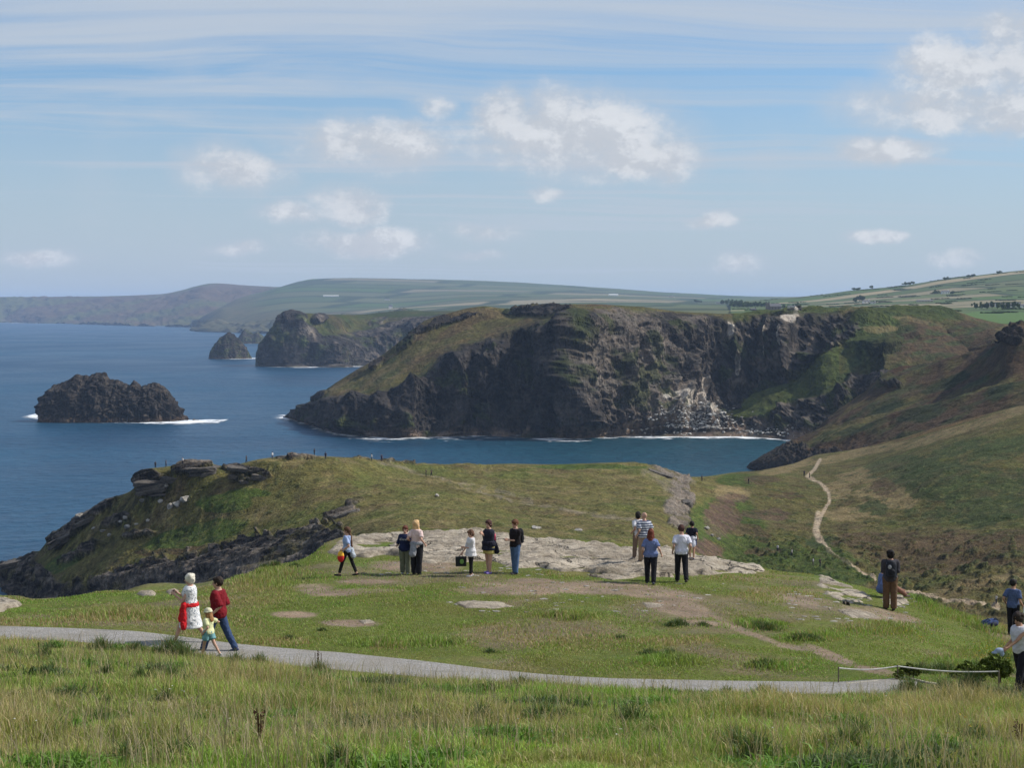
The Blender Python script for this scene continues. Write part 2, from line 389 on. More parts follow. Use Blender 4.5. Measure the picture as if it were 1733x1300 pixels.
# --- foreground plateau and bank
kn = knot
FG = [
 [kn(-1600, 0.7, z=73.5), kn(866, 0.7, z=73.45), kn(3300, 0.7, z=73.5)],
 [kn(-1600, 8, z=72.4), kn(866, 8, z=72.35), kn(3300, 8, z=72.2)],
 [kn(-1600, 17, z=70.6), kn(866, 17, z=70.5), kn(1733, 17, z=70.35), kn(3300, 17, z=69.8)],
 [kn(-1600, 28, z=68.9), kn(0, 28.5, z=68.95), kn(866, 27, z=68.85), kn(1500, 27, z=68.7), kn(1733, 27, z=68.6), kn(3300, 27, z=67)],
 # lower edge of the path
 [kn(-1600, 38, z=68), kn(-100, 38, y=1079), kn(0, 37.8, y=1083), kn(200, 37.2, y=1092), kn(400, 35.8, y=1117), kn(520, 35, y=1131), kn(700, 34.3, y=1147), kn(860, 33.6, y=1161), kn(1000, 33.1, y=1169), kn(1200, 32.7, y=1176), kn(1400, 32.6, y=1177), kn(1600, 32.4, y=1180), kn(1733, 32.2, y=1186), kn(3300, 32, z=66)],
 # upper edge
 [kn(-1600, 39.6, z=67.95), kn(-100, 39.4, y=1056), kn(0, 39.2, y=1060), kn(200, 38.8, y=1067), kn(420, 37.6, y=1092), kn(600, 36.8, y=1107), kn(700, 36.2, y=1117), kn(850, 35.4, y=1135), kn(1000, 34.8, y=1147), kn(1200, 34.4, y=1152), kn(1400, 34.2, y=1155), kn(1500, 34.1, y=1150), kn(1600, 34, y=1158), kn(1733, 34, y=1168), kn(3300, 34, z=65.6)],
 [kn(-1600, 43, z=67.7), kn(0, 43, y=1030), kn(300, 42.5, y=1040), kn(600, 41.6, y=1045), kn(866, 41, y=1055), kn(1100, 40.6, y=1065), kn(1300, 40.4, y=1080), kn(1450, 40.6, y=1085), kn(1600, 40.6, y=1120), kn(1733, 40.8, y=1146), kn(3300, 41, z=64.6)],
 [kn(-1600, 46, z=67.4), kn(0, 45.6, y=1022), kn(300, 46, y=1008), kn(500, 48.4, y=985), kn(600, 49.6, y=974), kn(866, 50, y=973), kn(1100, 49.5, y=984), kn(1250, 48.5, y=1000), kn(1400, 48.2, y=1015), kn(1507, 48.3, y=1033), kn(1640, 48.8, y=1062), kn(1733, 49.6, y=1077), kn(3300, 50, z=63.4)],
 [kn(-1600, 48, z=67.2), kn(-60, 48, y=1010), kn(30, 48, y=1012), kn(60, 48, y=1017), kn(200, 48, y=1004), kn(290, 49, y=1000), kn(380, 50, y=985), kn(450, 52, y=962), kn(520, 54, y=947), kn(555, 57, y=920), kn(620, 60, y=907), kn(700, 61, y=903), kn(790, 62, y=898), kn(850, 62, y=907), kn(1000, 61, y=918), kn(1100, 60.5, y=926), kn(1200, 59, y=945), kn(1300, 56.5, y=964), kn(1390, 55, y=976), kn(1450, 53, y=993), kn(1540, 51.5, y=1008), kn(1600, 51.6, y=1034), kn(1660, 52, y=1052), kn(1733, 53.5, y=1062), kn(3300, 54, z=62.8)],
 [kn(-1600, 53, z=64), kn(0, 53, z=64.4), kn(555, 62, z=64.5), kn(866, 67, z=64.6), kn(1300, 62, z=63), kn(1733, 60, z=60.4), kn(3300, 60, z=60)],
 [kn(-1600, 70, z=45), kn(0, 72, z=44), kn(866, 90, z=48), kn(1733, 90, z=44), kn(3300, 90, z=44)],
 [kn(-1600, 130, z=-4), kn(0, 130, z=-4), kn(500, 140, z=2), kn(866, 150, z=20), kn(1733, 150, z=24), kn(3300, 150, z=24)],
 [kn(-1600, 150, z=-6), kn(0, 160, z=-6), kn(500, 220, z=-3), kn(700, 262, z=6), kn(900, 232, z=16), kn(1200, 204, z=21), kn(1733, 174, z=16), kn(3300, 174, z=16)],
]
bcg = bc(-120, 1850, 1300, -1600, 3300, 90)
G = loft(FG, bcg, [8, 16, 60, 60, 14, 60, 70, 70, 20, 14, 14, 6])
gx, gy = G.X, G.D
hump = fbm(gx, gy, gx * 0, 2.6, 4, 5) * 0.07 + fbm(gx, gy, gx * 0, 0.7, 3, 9) * 0.03
onpath = ((G.T > 3.95) & (G.T < 5.05)).astype(float)
pathsoft = sstep(3.7, 4.0, G.T) * (1 - sstep(5.0, 5.35, G.T))
edge = sstep(8.0, 8.6, G.T)
G.Z = G.Z + hump * (1 - 0.85 * pathsoft) * (1 + 1.0 * (1 - sstep(3.0, 4.0, G.T))) + edge * fbm(gx, gy, G.Z, 6, 4, 22) * 1.2
GPX, GPY = proj(np.stack([G.X, G.D, G.Z], -1))
soil_m = gauss(GPX, GPY, [(590, 1055, 75, 7), (500, 1040, 45, 7), (620, 985, 60, 5), (1000, 995, 220, 15, 2), (880, 1000, 120, 11), (1150, 1030, 70, 20, 12), (1110, 1005, 110, 14, 5),
    (700, 958, 90, 14), (900, 985, 60, 8), (1240, 1060, 60, 8, 25), (1290, 1080, 50, 6, 18), (1400, 1108, 70, 11, 22), (1480, 1135, 55, 7, 12), (1340, 1095, 50, 7, 10), (560, 1005, 60, 6), (1480, 1040, 100, 16, 12), (1370, 1020, 80, 16, 10),
    (530, 995, 50, 10, 0, 0.8), (1180, 1055, 60, 8), (620, 1000, 80, 6, 0, .6)])
soil_m = sstep(0.25, 1.0, soil_m * 1.05 + 0.75 * fbm(gx, gy, gx * 0, 1.7, 5, 31, 0.6)) * sstep(5.0, 5.3, G.T) * np.minimum(1, soil_m * 4)
straw_m = sstep(0.0, 0.5, fbm(gx, gy, gx * 0, 3.1, 3, 41) + 0.15 * (G.T < 4) + gauss(GPX, GPY, [(230, 1048, 120, 10), (480, 1088, 60, 8), (660, 1098, 60, 6), (1300, 1010, 90, 16), (1150, 1085, 80, 10)]) - 0.12)
lush_m = sstep(0.05, 0.5, fbm(gx, gy, gx * 0, 2.3, 3, 47))
gc = np.broadcast_to(GREEN, G.X.shape + (3,)).copy()
gc = mixc(gc, OLIVE * .9, np.full(gx.shape, .35)); gc = mixc(gc, LUSH, lush_m * 0.5); gc = mixc(gc, STRAW * 0.72, straw_m * 0.5)
gc = mixc(gc, OLIVE * 0.8, sstep(0.0, 0.6, fbm(gx, gy, gx * 0, 5, 3, 51)) * 0.5)
gc = mixc(gc, SOIL * .75, sstep(.0, .45, fbm(gx, gy, gx * 0, 2.9, 4, 57, .62)) * .65 * sstep(5.0, 5.3, G.T))
gc = mixc(gc, SOIL * (1 + 0.25 * fbm(gx, gy, gx * 0, 0.5, 3, 61))[..., None], soil_m)
rock_edge = sstep(8.3, 8.8, G.T + 0.2 * fbm(gx, gy, gx * 0, 4, 3, 3))
gc = mixc(gc, ROCKD, rock_edge)
GROUND_M = land_mat('turf', 0.10, 1.2, 0.05, 0.12, 0.38)
ground = grid_obj('ground', G.X, G.D, G.Z, GROUND_M, gc)
tagset(ground, kind='structure')
# height and mask lookup on the foreground, by bearing and distance
DG = np.linspace(3, 75, 1100)
def table(A): return np.stack([np.interp(DG, G.D[:, j], A[:, j]) for j in range(len(bcg))], 1)
TZ, TSOIL, TSTRAW, TLUSH, TT = table(G.Z), table(soil_m), table(straw_m), table(lush_m), table(G.T)
def look(tab, x, d):
    x = np.asarray(x, float); d = np.asarray(d, float)
    b = x / d
    j = np.interp(b, bcg, np.arange(len(bcg))); i = np.clip((d - DG[0]) / (DG[1] - DG[0]), 0, len(DG) - 1.001)
    j = np.clip(j, 0, len(bcg) - 1.001)
    i0, j0 = i.astype(int), j.astype(int); fi, fj = i - i0, j - j0
    return (tab[i0, j0] * (1-fi) * (1-fj) + tab[i0+1, j0] * fi * (1-fj) + tab[i0, j0+1] * (1-fi) * fj + tab[i0+1, j0+1] * fi * fj)
def gz(x, d): return look(TZ, x, d)
def hit(px, py, lo=15, hi=66, tab=None):
    """where the sight line through a pixel meets the foreground"""
    b = knot(px, 10, y=py)[0]; s = (knot(px, 10, y=py)[2] - H0) / 10
    d = np.linspace(lo, hi, 1500); z = gz(b * d, d)
    under = np.where(H0 + s * d < z)[0]
    k = under[0] if len(under) else len(d) - 1
    return Vector((b * d[k], d[k], float(z[k])))

# --- patches laid on the ground (path, slabs)
def patch(name, poly, mat, h=0.05, step=0.1, edgew=0.25, rough=0.03, seed=1, cols=None, rim=0.18, beds=0.0, warp=1.0):
    pts = [hit(*p) for p in poly]
    P = [(p.x, p.y) for p in pts]
    xs = [p[0] for p in P]; ys = [p[1] for p in P]
    gx_, gy_ = np.meshgrid(np.arange(min(xs) - .5, max(xs) + .5, step), np.arange(min(ys) - .5, max(ys) + .5, step))
    ins = inpoly(gx_ + 0.22 * warp * fbm(gx_, gy_, gx_ * 0, .8 * warp, 4, seed), gy_ + 0.3 * warp * fbm(gx_, gy_, gx_ * 0, .8 * warp, 4, seed + 5), P)
    # distance to the outline, negative outside
    dist = np.full(gx_.shape, 1e9)
    for i in range(len(P)):
        ax, ay = P[i]; bx, by = P[(i + 1) % len(P)]; L2 = (bx-ax)**2 + (by-ay)**2 + 1e-9
        t = np.clip(((gx_-ax)*(bx-ax)+(gy_-ay)*(by-ay))/L2, 0, 1)
        dist = np.minimum(dist, np.hypot(gx_-ax-t*(bx-ax), gy_-ay-t*(by-ay)))
    dist = np.where(ins, dist, -dist)
    z = gz(gx_, gy_)
    z = z - rim + (rim + h) * sstep(-edgew * .4, edgew, dist) + rough * fbm(gx_, gy_, gx_ * 0, .9, 5, seed + 9, 0.6)
    if beds:
        q = (gy_ * 0.8 + gx_ * 0.25 + 0.8 * fbm(gx_, gy_, gx_ * 0, 2.5, 4, seed + 2)) / 0.75
        z = z + beds * (hash3(np.floor(q).astype(np.int64), (gx_ * 0).astype(np.int64), (gx_ * 0).astype(np.int64), seed) - 0.5) * sstep(0, edgew, dist)
    if warp > 1: z = z - (h + rim) * 1.3 * sstep(.28, .42, fbm(gx_ * .5, gy_, gx_ * 0, 1.7, 4, seed + 30, .6)) * (1 - sstep(1.2, 3.2, dist))
    keep = dist > -edgew * 1.2
    nr, nc = gx_.shape
    idx = np.arange(nr * nc).reshape(nr, nc)
    q = np.stack([idx[:-1, :-1], idx[:-1, 1:], idx[1:, 1:], idx[1:, :-1]], -1).reshape(-1, 4)
    kk = keep.reshape(-1)[q].all(1); q = q[kk]
    used = np.unique(q); rem = np.zeros(nr * nc, int); rem[used] = np.arange(len(used))
    v = np.stack([gx_, gy_, z], -1).reshape(-1, 3)[used]
    o = make_obj(name, v, quads=rem[q], mat=mat)
    return o, P
def path_mat():
    m, T, p, out = bsdf('gravel', 0.95, 0.15)
    pos = T.node('ShaderNodeNewGeometry').outputs['Position']
    a = T.noise(pos, 22, 3, 0.7); b = T.noise(pos, 1.1, 4, 0.6)
    v = T.node('ShaderNodeTexVoronoi', i_Vector=pos, i_Scale=38.0)
    g = T.mix(T.mapr(a, 0.35, 0.65), (0.15, 0.14, 0.128, 1), (0.40, 0.38, 0.35, 1))
    g = T.mix(T.mapr(v.outputs['Color'], 0.2, 0.9, 0, 0.6), g, (0.30, 0.29, 0.275, 1))
    g = T.mix(T.mapr(b, 0.42, 0.66, 0, 0.6), g, (0.24, 0.215, 0.175, 1))
    g = T.mix(T.mapr(T.noise(T.scale(pos, (.5, 2, 1)), 1.6, 5, .65), .52, .7, 0, .6), g, (.16, .15, .125, 1))
    T.set(p.inputs['Base Color'], g)
    bp = T.node('ShaderNodeBump', i_Strength=0.8, i_Distance=0.02); T.set(bp.inputs['Height'], v.outputs[0]); T.l.new(bp.outputs[0], p.inputs['Normal'])
    return m
# gravel path: follows the two path curves of the ground, 3 cm proud
rows = np.where((G.T > 3.9) & (G.T < 5.1))
r0 = np.searchsorted(G.t, 4.0) ; r1 = np.searchsorted(G.t, 5.0) + 1
pcols = np.where(bcg < pxb(1560))[0]
sub = np.ix_(np.arange(r0, r1), pcols)
PXp, PDp, PZp = G.X[sub].copy(), G.D[sub].copy(), G.Z[sub].copy()
wig = 0.18 * fbm(PXp, PDp * 0, PXp * 0, 1.6, 4, 77, 0.6)
PDp[0] += wig[0] ; PDp[-1] += 0.8 * wig[-1][::-1]
PZp = gz(PXp, PDp) + 0.03; PZp[0] -= 0.06; PZp[-1] -= 0.06
path = grid_obj('path', PXp, PDp, PZp, path_mat(), np.ones(PXp.shape + (3,)) * 0.4)
tagset(path, kind='structure')

SLAB = rock_mat('slab_rock', (0.28, 0.235, 0.178), (0.50, 0.43, 0.335), 1.0, 0.2)
main_poly = [(548, 938), (560, 918), (600, 909), (700, 905), (790, 900), (850, 908), (1000, 920), (1060, 930), (1110, 928), (1180, 944), (1240, 955), (1300, 966),
             (1302, 976), (1250, 972), (1190, 976), (1150, 981), (1080, 980), (1040, 986), (1000, 978), (950, 972), (910, 962), (870, 966), (830, 952), (760, 955), (720, 958), (690, 944), (650, 940), (620, 949), (600, 946)]
slabs = []
def slab(poly, label, seed, **kw):
    o, P = patch('rock_slab', poly, SLAB, seed=seed, **kw); slabs.append((o, P))
    tagset(o, label, 'rock', 'pale rock slabs breaking through the turf'); return o
slab(main_poly, 'long cracked pale rock slab behind the standing walkers', 3, h=0.07, step=0.08, edgew=0.35, rough=0.20, beds=0.16, warp=2.6)
slab([(1380, 973), (1420, 985), (1470, 1005), (1488, 1020), (1440, 1024), (1400, 1012), (1376, 992)], 'pale rock slab left of the man in brown trousers', 5, h=0.06, step=0.06, rough=0.12, beds=0.12, warp=1.8)
slab([(1500, 1005), (1535, 1008), (1548, 1022), (1520, 1031), (1488, 1024), (1480, 1010)], 'pale flat rock under the man in brown trousers', 7, h=0.05, step=0.06, rough=0.09, beds=0.08, warp=1.5)
slab([(-60, 1016), (0, 1013), (28, 1018), (45, 1024), (10, 1036), (-20, 1046), (-60, 1050)], 'smooth pale slab at the left end of the turf', 9, h=0.12, step=0.08, rough=0.05)
slab([(222, 1006), (250, 1003), (272, 1004), (268, 1010), (235, 1010)], 'small pale rock at the turf edge over the dark cliff', 11, h=0.07, step=0.05, rough=0.05)
slab([(272, 1003), (300, 999), (312, 1001), (305, 1007), (278, 1008)], 'small pale rock beside the white-haired woman', 12, h=0.07, step=0.05, rough=0.05)
slab([(765, 1022), (800, 1018), (850, 1021), (880, 1027), (840, 1032), (780, 1031)], 'flat weathered stone in the bare soil below the man in jeans', 13, h=0.03, step=0.06, rough=0.06, edgew=0.12)
slab([(600, 1051), (630, 1050), (640, 1055), (612, 1058)], 'little flat stone in a bare patch left of centre', 14, h=0.03, step=0.04, rough=0.03, edgew=0.1)
slab([(1080, 1020), (1120, 1022), (1130, 1029), (1090, 1031)], 'flat stone in the worn soil below the woman in black trousers', 15, h=0.03, step=0.05, rough=0.05, edgew=0.12)
slab([(1410, 1032), (1470, 1036), (1500, 1050), (1440, 1048)], 'broken flat stones at the head of the worn track', 16, h=0.03, step=0.05, rough=0.07, edgew=0.15)
SLABTREE = []
deps = bpy.context.evaluated_depsgraph_get()
for o, P in slabs:
    me = o.data; SLABTREE.append((BVHTree.FromPolygons([v.co.copy() for v in me.vertices], [tuple(p.vertices) for p in me.polygons]), o))
def top(x, y):
    z = float(gz(x, y)); best = z
    for t, o in SLABTREE:
        h_ = t.ray_cast(Vector((x, y, 90)), Vector((0, 0, -1)))
        if h_[0] is not None: best = max(best, h_[0].z)
    return best

# --- the peninsula across the gap, with the valley and the slope on the right
PN = [
 [kn(-14, 520, z=-3), kn(0, 470, z=-3), kn(15, 440, z=-3), kn(100, 400, z=-3), kn(300, 330, z=-3), kn(500, 240, z=-3), kn(700, 240, z=4), kn(900, 215, z=14), kn(1200, 190, z=20), kn(1733, 160, z=17), kn(3000, 160, z=17)],
 [kn(-14, 520, z=-2), kn(0, 472, z=1), kn(15, 452, y=1000), kn(100, 412, y=975), kn(300, 372, y=968), kn(420, 352, y=955), kn(520, 338, y=940), kn(700, 300, y=915), kn(900, 300, y=925), kn(1100, 300, y=945), kn(1200, 305, y=985), kn(1300, 330, y=985), kn(1400, 330, y=985), kn(1500, 315, y=1015), kn(1600, 300, y=1040), kn(1733, 290, y=1060), kn(3000, 290, z=14)],
 [kn(-14, 520, z=-1), kn(0, 480, y=980), kn(15, 468, y=975), kn(60, 446, y=955), kn(100, 430, y=945), kn(200, 402, y=925), kn(300, 388, y=915), kn(420, 372, y=900), kn(520, 362, y=878), kn(600, 358, y=860), kn(700, 350, y=862), kn(900, 345, y=880), kn(1100, 345, y=890), kn(1170, 360, y=905), kn(1270, 380, y=935), kn(1390, 385, y=930), kn(1500, 360, y=970), kn(1600, 340, y=985), kn(1733, 330, y=980), kn(3000, 330, z=24)],
 [kn(-14, 522, z=-1), kn(0, 490, y=962), kn(60, 462, y=945), kn(100, 445, y=915), kn(200, 420, y=868), kn(240, 412, y=845), kn(300, 404, y=835), kn(420, 392, y=830), kn(550, 385, y=815), kn(700, 392, y=822), kn(850, 400, y=832), kn(1000, 400, y=838), kn(1120, 400, y=842), kn(1170, 410, y=855), kn(1270, 430, y=870), kn(1390, 430, y=880), kn(1500, 420, y=885), kn(1600, 405, y=890), kn(1733, 395, y=880), kn(3000, 390, z=36)],
 [kn(-14, 523, z=-1), kn(0, 495, y=956), kn(60, 465, y=941), kn(90, 455, y=908), kn(130, 445, y=882), kn(200, 430, y=843), kn(228, 424, y=830), kn(234, 418, y=800), kn(270, 412, y=794), kn(350, 408, y=789), kn(380, 408, y=794), kn(440, 402, y=781), kn(500, 400, y=775), kn(560, 400, y=776), kn(640, 412, y=781), kn(700, 430, y=789), kn(800, 440, y=791), kn(900, 446, y=790), kn(1000, 450, y=788), kn(1080, 454, y=787), kn(1130, 460, y=800), kn(1170, 468, y=812), kn(1270, 478, y=818), kn(1390, 480, y=830), kn(1500, 470, y=815), kn(1600, 455, y=795), kn(1733, 450, y=785), kn(3000, 450, z=48)],
 [kn(-14, 524, z=-1), kn(0, 500, y=955), kn(60, 470, y=939), kn(90, 462, y=905), kn(130, 452, y=879), kn(200, 438, y=840), kn(226, 432, y=827), kn(234, 426, y=797), kn(270, 422, y=791), kn(350, 418, y=784), kn(380, 418, y=789), kn(440, 412, y=777), kn(500, 412, y=771), kn(560, 412, y=773), kn(640, 425, y=779), kn(700, 445, y=787), kn(800, 455, y=789), kn(850, 458, y=785), kn(940, 460, y=786), kn(1000, 462, y=784), kn(1070, 464, y=782), kn(1110, 468, y=794), kn(1150, 476, y=806), kn(1200, 500, y=806), kn(1250, 525, y=799), kn(1290, 545, y=796), kn(1340, 570, y=786), kn(1390, 590, y=770), kn(1450, 590, y=761), kn(1500, 580, y=749), kn(1600, 560, y=720), kn(1733, 540, y=686), kn(3000, 540, z=80)],
 [kn(-14, 526, z=-2), kn(0, 510, z=-2), kn(100, 500, z=-2), kn(230, 475, z=4), kn(440, 470, z=10), kn(700, 490, z=10), kn(1100, 505, z=10), kn(1200, 540, z=14), kn(1300, 590, z=8), kn(1390, 640, z=12), kn(1500, 630, z=14), kn(1733, 610, z=22), kn(3000, 610, z=60)],
 [kn(-14, 528, z=-4), kn(0, 520, z=-4), kn(230, 510, z=-4), kn(440, 505, z=-4), kn(700, 520, z=-4), kn(1100, 545, z=-4), kn(1300, 640, z=-4), kn(1390, 690, z=0), kn(1733, 680, z=14), kn(3000, 680, z=50)],
]
bcp = bc(-13, 1800, 1250, None, 2900, 40)
P_ = loft(PN, bcp, [30, 90, 100, 100, 90, 40, 20])
X, D, Z, T = P_.X, P_.D, P_.Z, P_.T
px, py = proj(np.stack([X, D, Z], -1))
nx = fbm(px, py, px * 0, 60, 4, 3); ny = fbm(px, py, px * 0, 12, 4, 8)
wob_ = 10 * nx + 5 * ny
# where bare rock shows: the lower face on the left, the crest beds, the outcrop by the saddle
lowline = np.interp(px, [-20, 0, 40, 100, 160, 250, 300, 420, 480, 540, 600, 640], [930, 938, 938, 988, 978, 945, 940, 915, 900, 885, 900, 930])
rk = sstep(-8, 12, py - lowline + wob_ + 18 * ny) * (1 - sstep(560, 640, px))
rk = np.maximum(rk, gauss(px, py, [(255, 812, 32, 18), (330, 790, 40, 7, -5), (310, 797, 22, 6), (415, 797, 42, 8, 6), (440, 800, 25, 7, 10), (412, 812, 22, 6, 10), (400, 793, 30, 6), (160, 868, 60, 9, -32), (110, 905, 38, 11, -28), (35, 950, 40, 10, -20),
    (1135, 800, 55, 12, 28), (1150, 830, 22, 26), (1145, 860, 30, 22), (1150, 885, 26, 14), (1168, 848, 10, 12), (575, 868, 35, 7, -18), (600, 852, 22, 5, -20),
    (200, 880, 40, 10, -20, .8), (235, 905, 40, 8, -10, .7), (140, 935, 60, 9, -25, .8), (480, 955, 70, 20, -5), (510, 905, 60, 12, -8, .9), (430, 920, 60, 10, -8, .9)]))
rk = np.maximum(rk, 0.75 * seglines(px, py, [(470, 772), (560, 770), (640, 776), (700, 785)], 5))
rk = sstep(0.3, 0.7, rk + 0.28 * ny)
rk *= (T < 6.3); rk = np.maximum(rk, sstep(5.6, 6.0, T) * (px < 1250))
n = normals(X, D, Z)
dsp = rock_disp(X, D, Z, 0.7, 0.15, 0.55, 1.0, 4, -0.30, 1.6)
tuss = fbm(X, D, X * 0, 3.2, 4, 12) * 0.32 + fbm(X, D, X * 0, 18, 3, 15) * 0.9
nearcrest = 1 - 0.9 * sstep(4.0, 4.8, T)
clump0 = fbm(X, D, X * 0, 2.4, 4, 71, 0.6); clump = np.maximum(clump0, 0) * 1.6
green_low = sstep(880, 940, py) * sstep(1180, 1260, px)
amp = rk * nearcrest * (1 - 0.35 * sstep(1000, 1080, px) * (px < 1200))
X = X + n[..., 0] * dsp * amp; D2 = D + n[..., 1] * dsp * amp; Z = Z + n[..., 2] * dsp * amp + (1 - rk) * tuss * nearcrest + (1 - rk) * clump * (0.35 + 0.8 * green_low) * nearcrest
D = D2
# the square block of rock at the left end of the crest and the step below it
gw = fbm(X, D, X * 0, 14, 4, 20); gw2 = fbm(X, D, X * 0, 5, 4, 25); gw3 = fbm(X, D * 0.6, X * 0, 3.2, 5, 27, .72) * 1.5
c = np.broadcast_to(OLIVE * .84, X.shape + (3,)).copy()
c = mixc(c, GREEN * .8, sstep(-0.05, 0.5, gw) * 0.55)
c = mixc(c, STRAW * 0.62, sstep(0.0, 0.5, gw2 + 0.25 * gw3) * 0.5)
c = mixc(c, BRACKEN * 1.1, sstep(0.05, 0.5, fbm(X, D, X * 0, 8, 4, 24, .6)) * 0.5)
c = mixc(c, LUSH * 0.62, sstep(.35, .6, gauss(px, py, [(330, 905, 110, 25, -12), (110, 950, 60, 16, -30), (380, 850, 60, 20), (1230, 890, 80, 60), (1280, 940, 120, 30), (1250, 812, 50, 12), (1000, 790, 120, 6), (420, 835, 50, 10), (1330, 980, 200, 25), (1400, 960, 60, 40)]) + 0.25 * gw2) * 0.8)
c = mixc(c, STRAW * 0.85, sstep(.35, .7, gauss(px, py, [(1330, 790, 60, 12, -16), (1450, 768, 110, 9, -12), (1600, 735, 110, 9, -17), (1700, 703, 100, 10, -18), (1480, 800, 80, 18, -10), (1420, 830, 30, 25), (1500, 840, 70, 30), (1440, 870, 60, 15), (1680, 985, 130, 14, -12), (1240, 835, 40, 18), (1620, 920, 90, 14)]) + 0.35 * gw3 + 0.2 * gw2) * 0.75)
c = mixc(c, SHRUB * 1.2, sstep(.42, .62, gauss(px, py, [(1560, 800, 120, 36, 5), (1680, 840, 110, 60), (1700, 760, 80, 26, -15), (1620, 760, 70, 14, -15), (1640, 870, 90, 16), (1480, 860, 30, 14), (1400, 920, 50, 12), (1590, 830, 60, 20)]) + 0.5 * gw2 + 0.3 * gw3) * 0.85)
c = mixc(c, BRACKEN, sstep(.4, .62, gauss(px, py, [(1290, 812, 40, 8), (1225, 870, 40, 30, 20), (1330, 840, 40, 10), (1260, 900, 60, 16, 15), (1640, 930, 120, 35), (1500, 920, 110, 24), (1560, 950, 110, 22), (1495, 825, 26, 22), (1720, 925, 70, 45), (1290, 935, 40, 8), (1200, 930, 30, 20), (360, 930, 60, 12), (270, 935, 60, 8)]) + 0.42 * gw2 + 0.2 * gw3) * 0.8)
c = mixc(c, HEATHER, sstep(.5, .7, gauss(px, py, [(1220, 880, 40, 40), (1240, 845, 40, 10), (1300, 870, 60, 12), (1190, 925, 50, 20, 20)]) + 0.45 * gw3) * 0.6)
c = mixc(c, RUST * 1.2, sstep(.4, .7, gauss(px, py, [(1600, 722, 120, 4, -17), (1480, 752, 60, 3, -12)])) * 0.5)
c = mixc(c, SHRUB * 1.3, sstep(0.10, 0.45, clump0) * (0.35 + 0.35 * sstep(1180, 1300, px)))
c = mixc(c, OLIVE * 1.35, sstep(0.10, 0.5, fbm(X, D, X * 0, 1.4, 4, 73, 0.65)) * 0.45)
c = mixc(c, BRACKEN * 1.2, sstep(0.0, 0.5, fbm(X, D, X * 0, 6, 4, 74, 0.65)) * 0.35 * sstep(1180, 1350, px))
# worn tracks
trk = seglines(px, py, [(640, 781), (690, 793), (740, 812), (820, 838), (900, 855), (980, 868), (1060, 880), (1120, 882)], 3.2 + 1.5 * ny)
trk = np.maximum(trk, 0.8 * seglines(px, py, [(760, 820), (860, 836), (900, 850)], 4))
trk = np.maximum(trk, seglines(px, py, [(1095, 800), (1120, 812), (1135, 830)], 12) * 0.8)
c = mixc(c, np.array([.20, .175, .13]), trk * 0.6 * sstep(-.5, .2, ny + gw3))
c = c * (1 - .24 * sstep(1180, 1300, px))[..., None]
sand = seglines(px, py, [(1388, 778), (1378, 795), (1366, 806), (1385, 815), (1402, 830), (1404, 850), (1390, 872), (1383, 892), (1386, 912), (1400, 930), (1430, 955), (1465, 972), (1490, 990), (1540, 1006), (1600, 1015), (1690, 1027)], 3.4 + .8 * ny)
sand = np.maximum(sand, seglines(px, py, [(1385, 870), (1380, 900), (1388, 918)], 6.5))
c = mixc(c, np.array([.34, .28, .20]), np.clip(sand, 0, 1) * 0.95)
c = mixc(c, SHRUB * 0.7, sstep(.4, .8, seglines(px, py, [(1345, 908), (1390, 925), (1440, 962)], 4)) * 0.8)
rc = np.broadcast_to(ROCKD * 1.15, X.shape + (3,)).copy()
bedn = fbm((X) * .14, D * .25, (Z - .30 * X) * 1.0, 1.0, 4, 68, .6)
rc = mixc(rc, ROCKM, sstep(-0.1, 0.5, bedn + .3 * fbm(X, D, Z, 3, 4, 66)) * 0.75)
rc = mixc(rc, ROCKM * 1.7, sstep(.25, .6, fbm(X * .10, D * .2, (Z - .30 * X), 2.1, 4, 69, .6, True)) * .6)
rc = mixc(rc, ROCKD * .5, sstep(0.15, 0.5, -bedn) * .8)
rc = mixc(rc, ROCKM * 1.7, sstep(.4, .6, gauss(px, py, [(1140, 840, 50, 70), (1120, 800, 60, 12, 28), (330, 786, 60, 5), (560, 771, 110, 5), (250, 796, 40, 4), (160, 862, 60, 5, -32)])) * 0.8)
rc = mixc(rc, OLIVE * 0.6, sstep(0.10, 0.4, fbm(X, D, Z * 1.5, 6, 4, 67)) * 0.6)
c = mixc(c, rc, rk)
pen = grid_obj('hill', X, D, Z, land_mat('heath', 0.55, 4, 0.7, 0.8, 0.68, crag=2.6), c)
tagset(pen, kind='structure')
PENT = BVHTree.FromPolygons([tuple(v) for v in np.stack([X, D, Z], -1)[::2, ::2].reshape(-1, 3)],
    [(i * len(range(0, X.shape[1], 2)) + j, i * len(range(0, X.shape[1], 2)) + j + 1, (i + 1) * len(range(0, X.shape[1], 2)) + j + 1, (i + 1) * len(range(0, X.shape[1], 2)) + j)
     for i in range(len(range(0, X.shape[0], 2)) - 1) for j in range(len(range(0, X.shape[1], 2)) - 1)])
def ray(px_, py_, trees):
    d = W(px_, py_, 100) - Vector((0, 0, H0)); d.normalize(); best = None
    for t in trees:
        h_ = t.ray_cast(Vector((0, 0, H0)) + d * 70, d)
        if h_[0] is not None and (best is None or h_[3] < best[3]): best = h_
    return best[0] if best else None

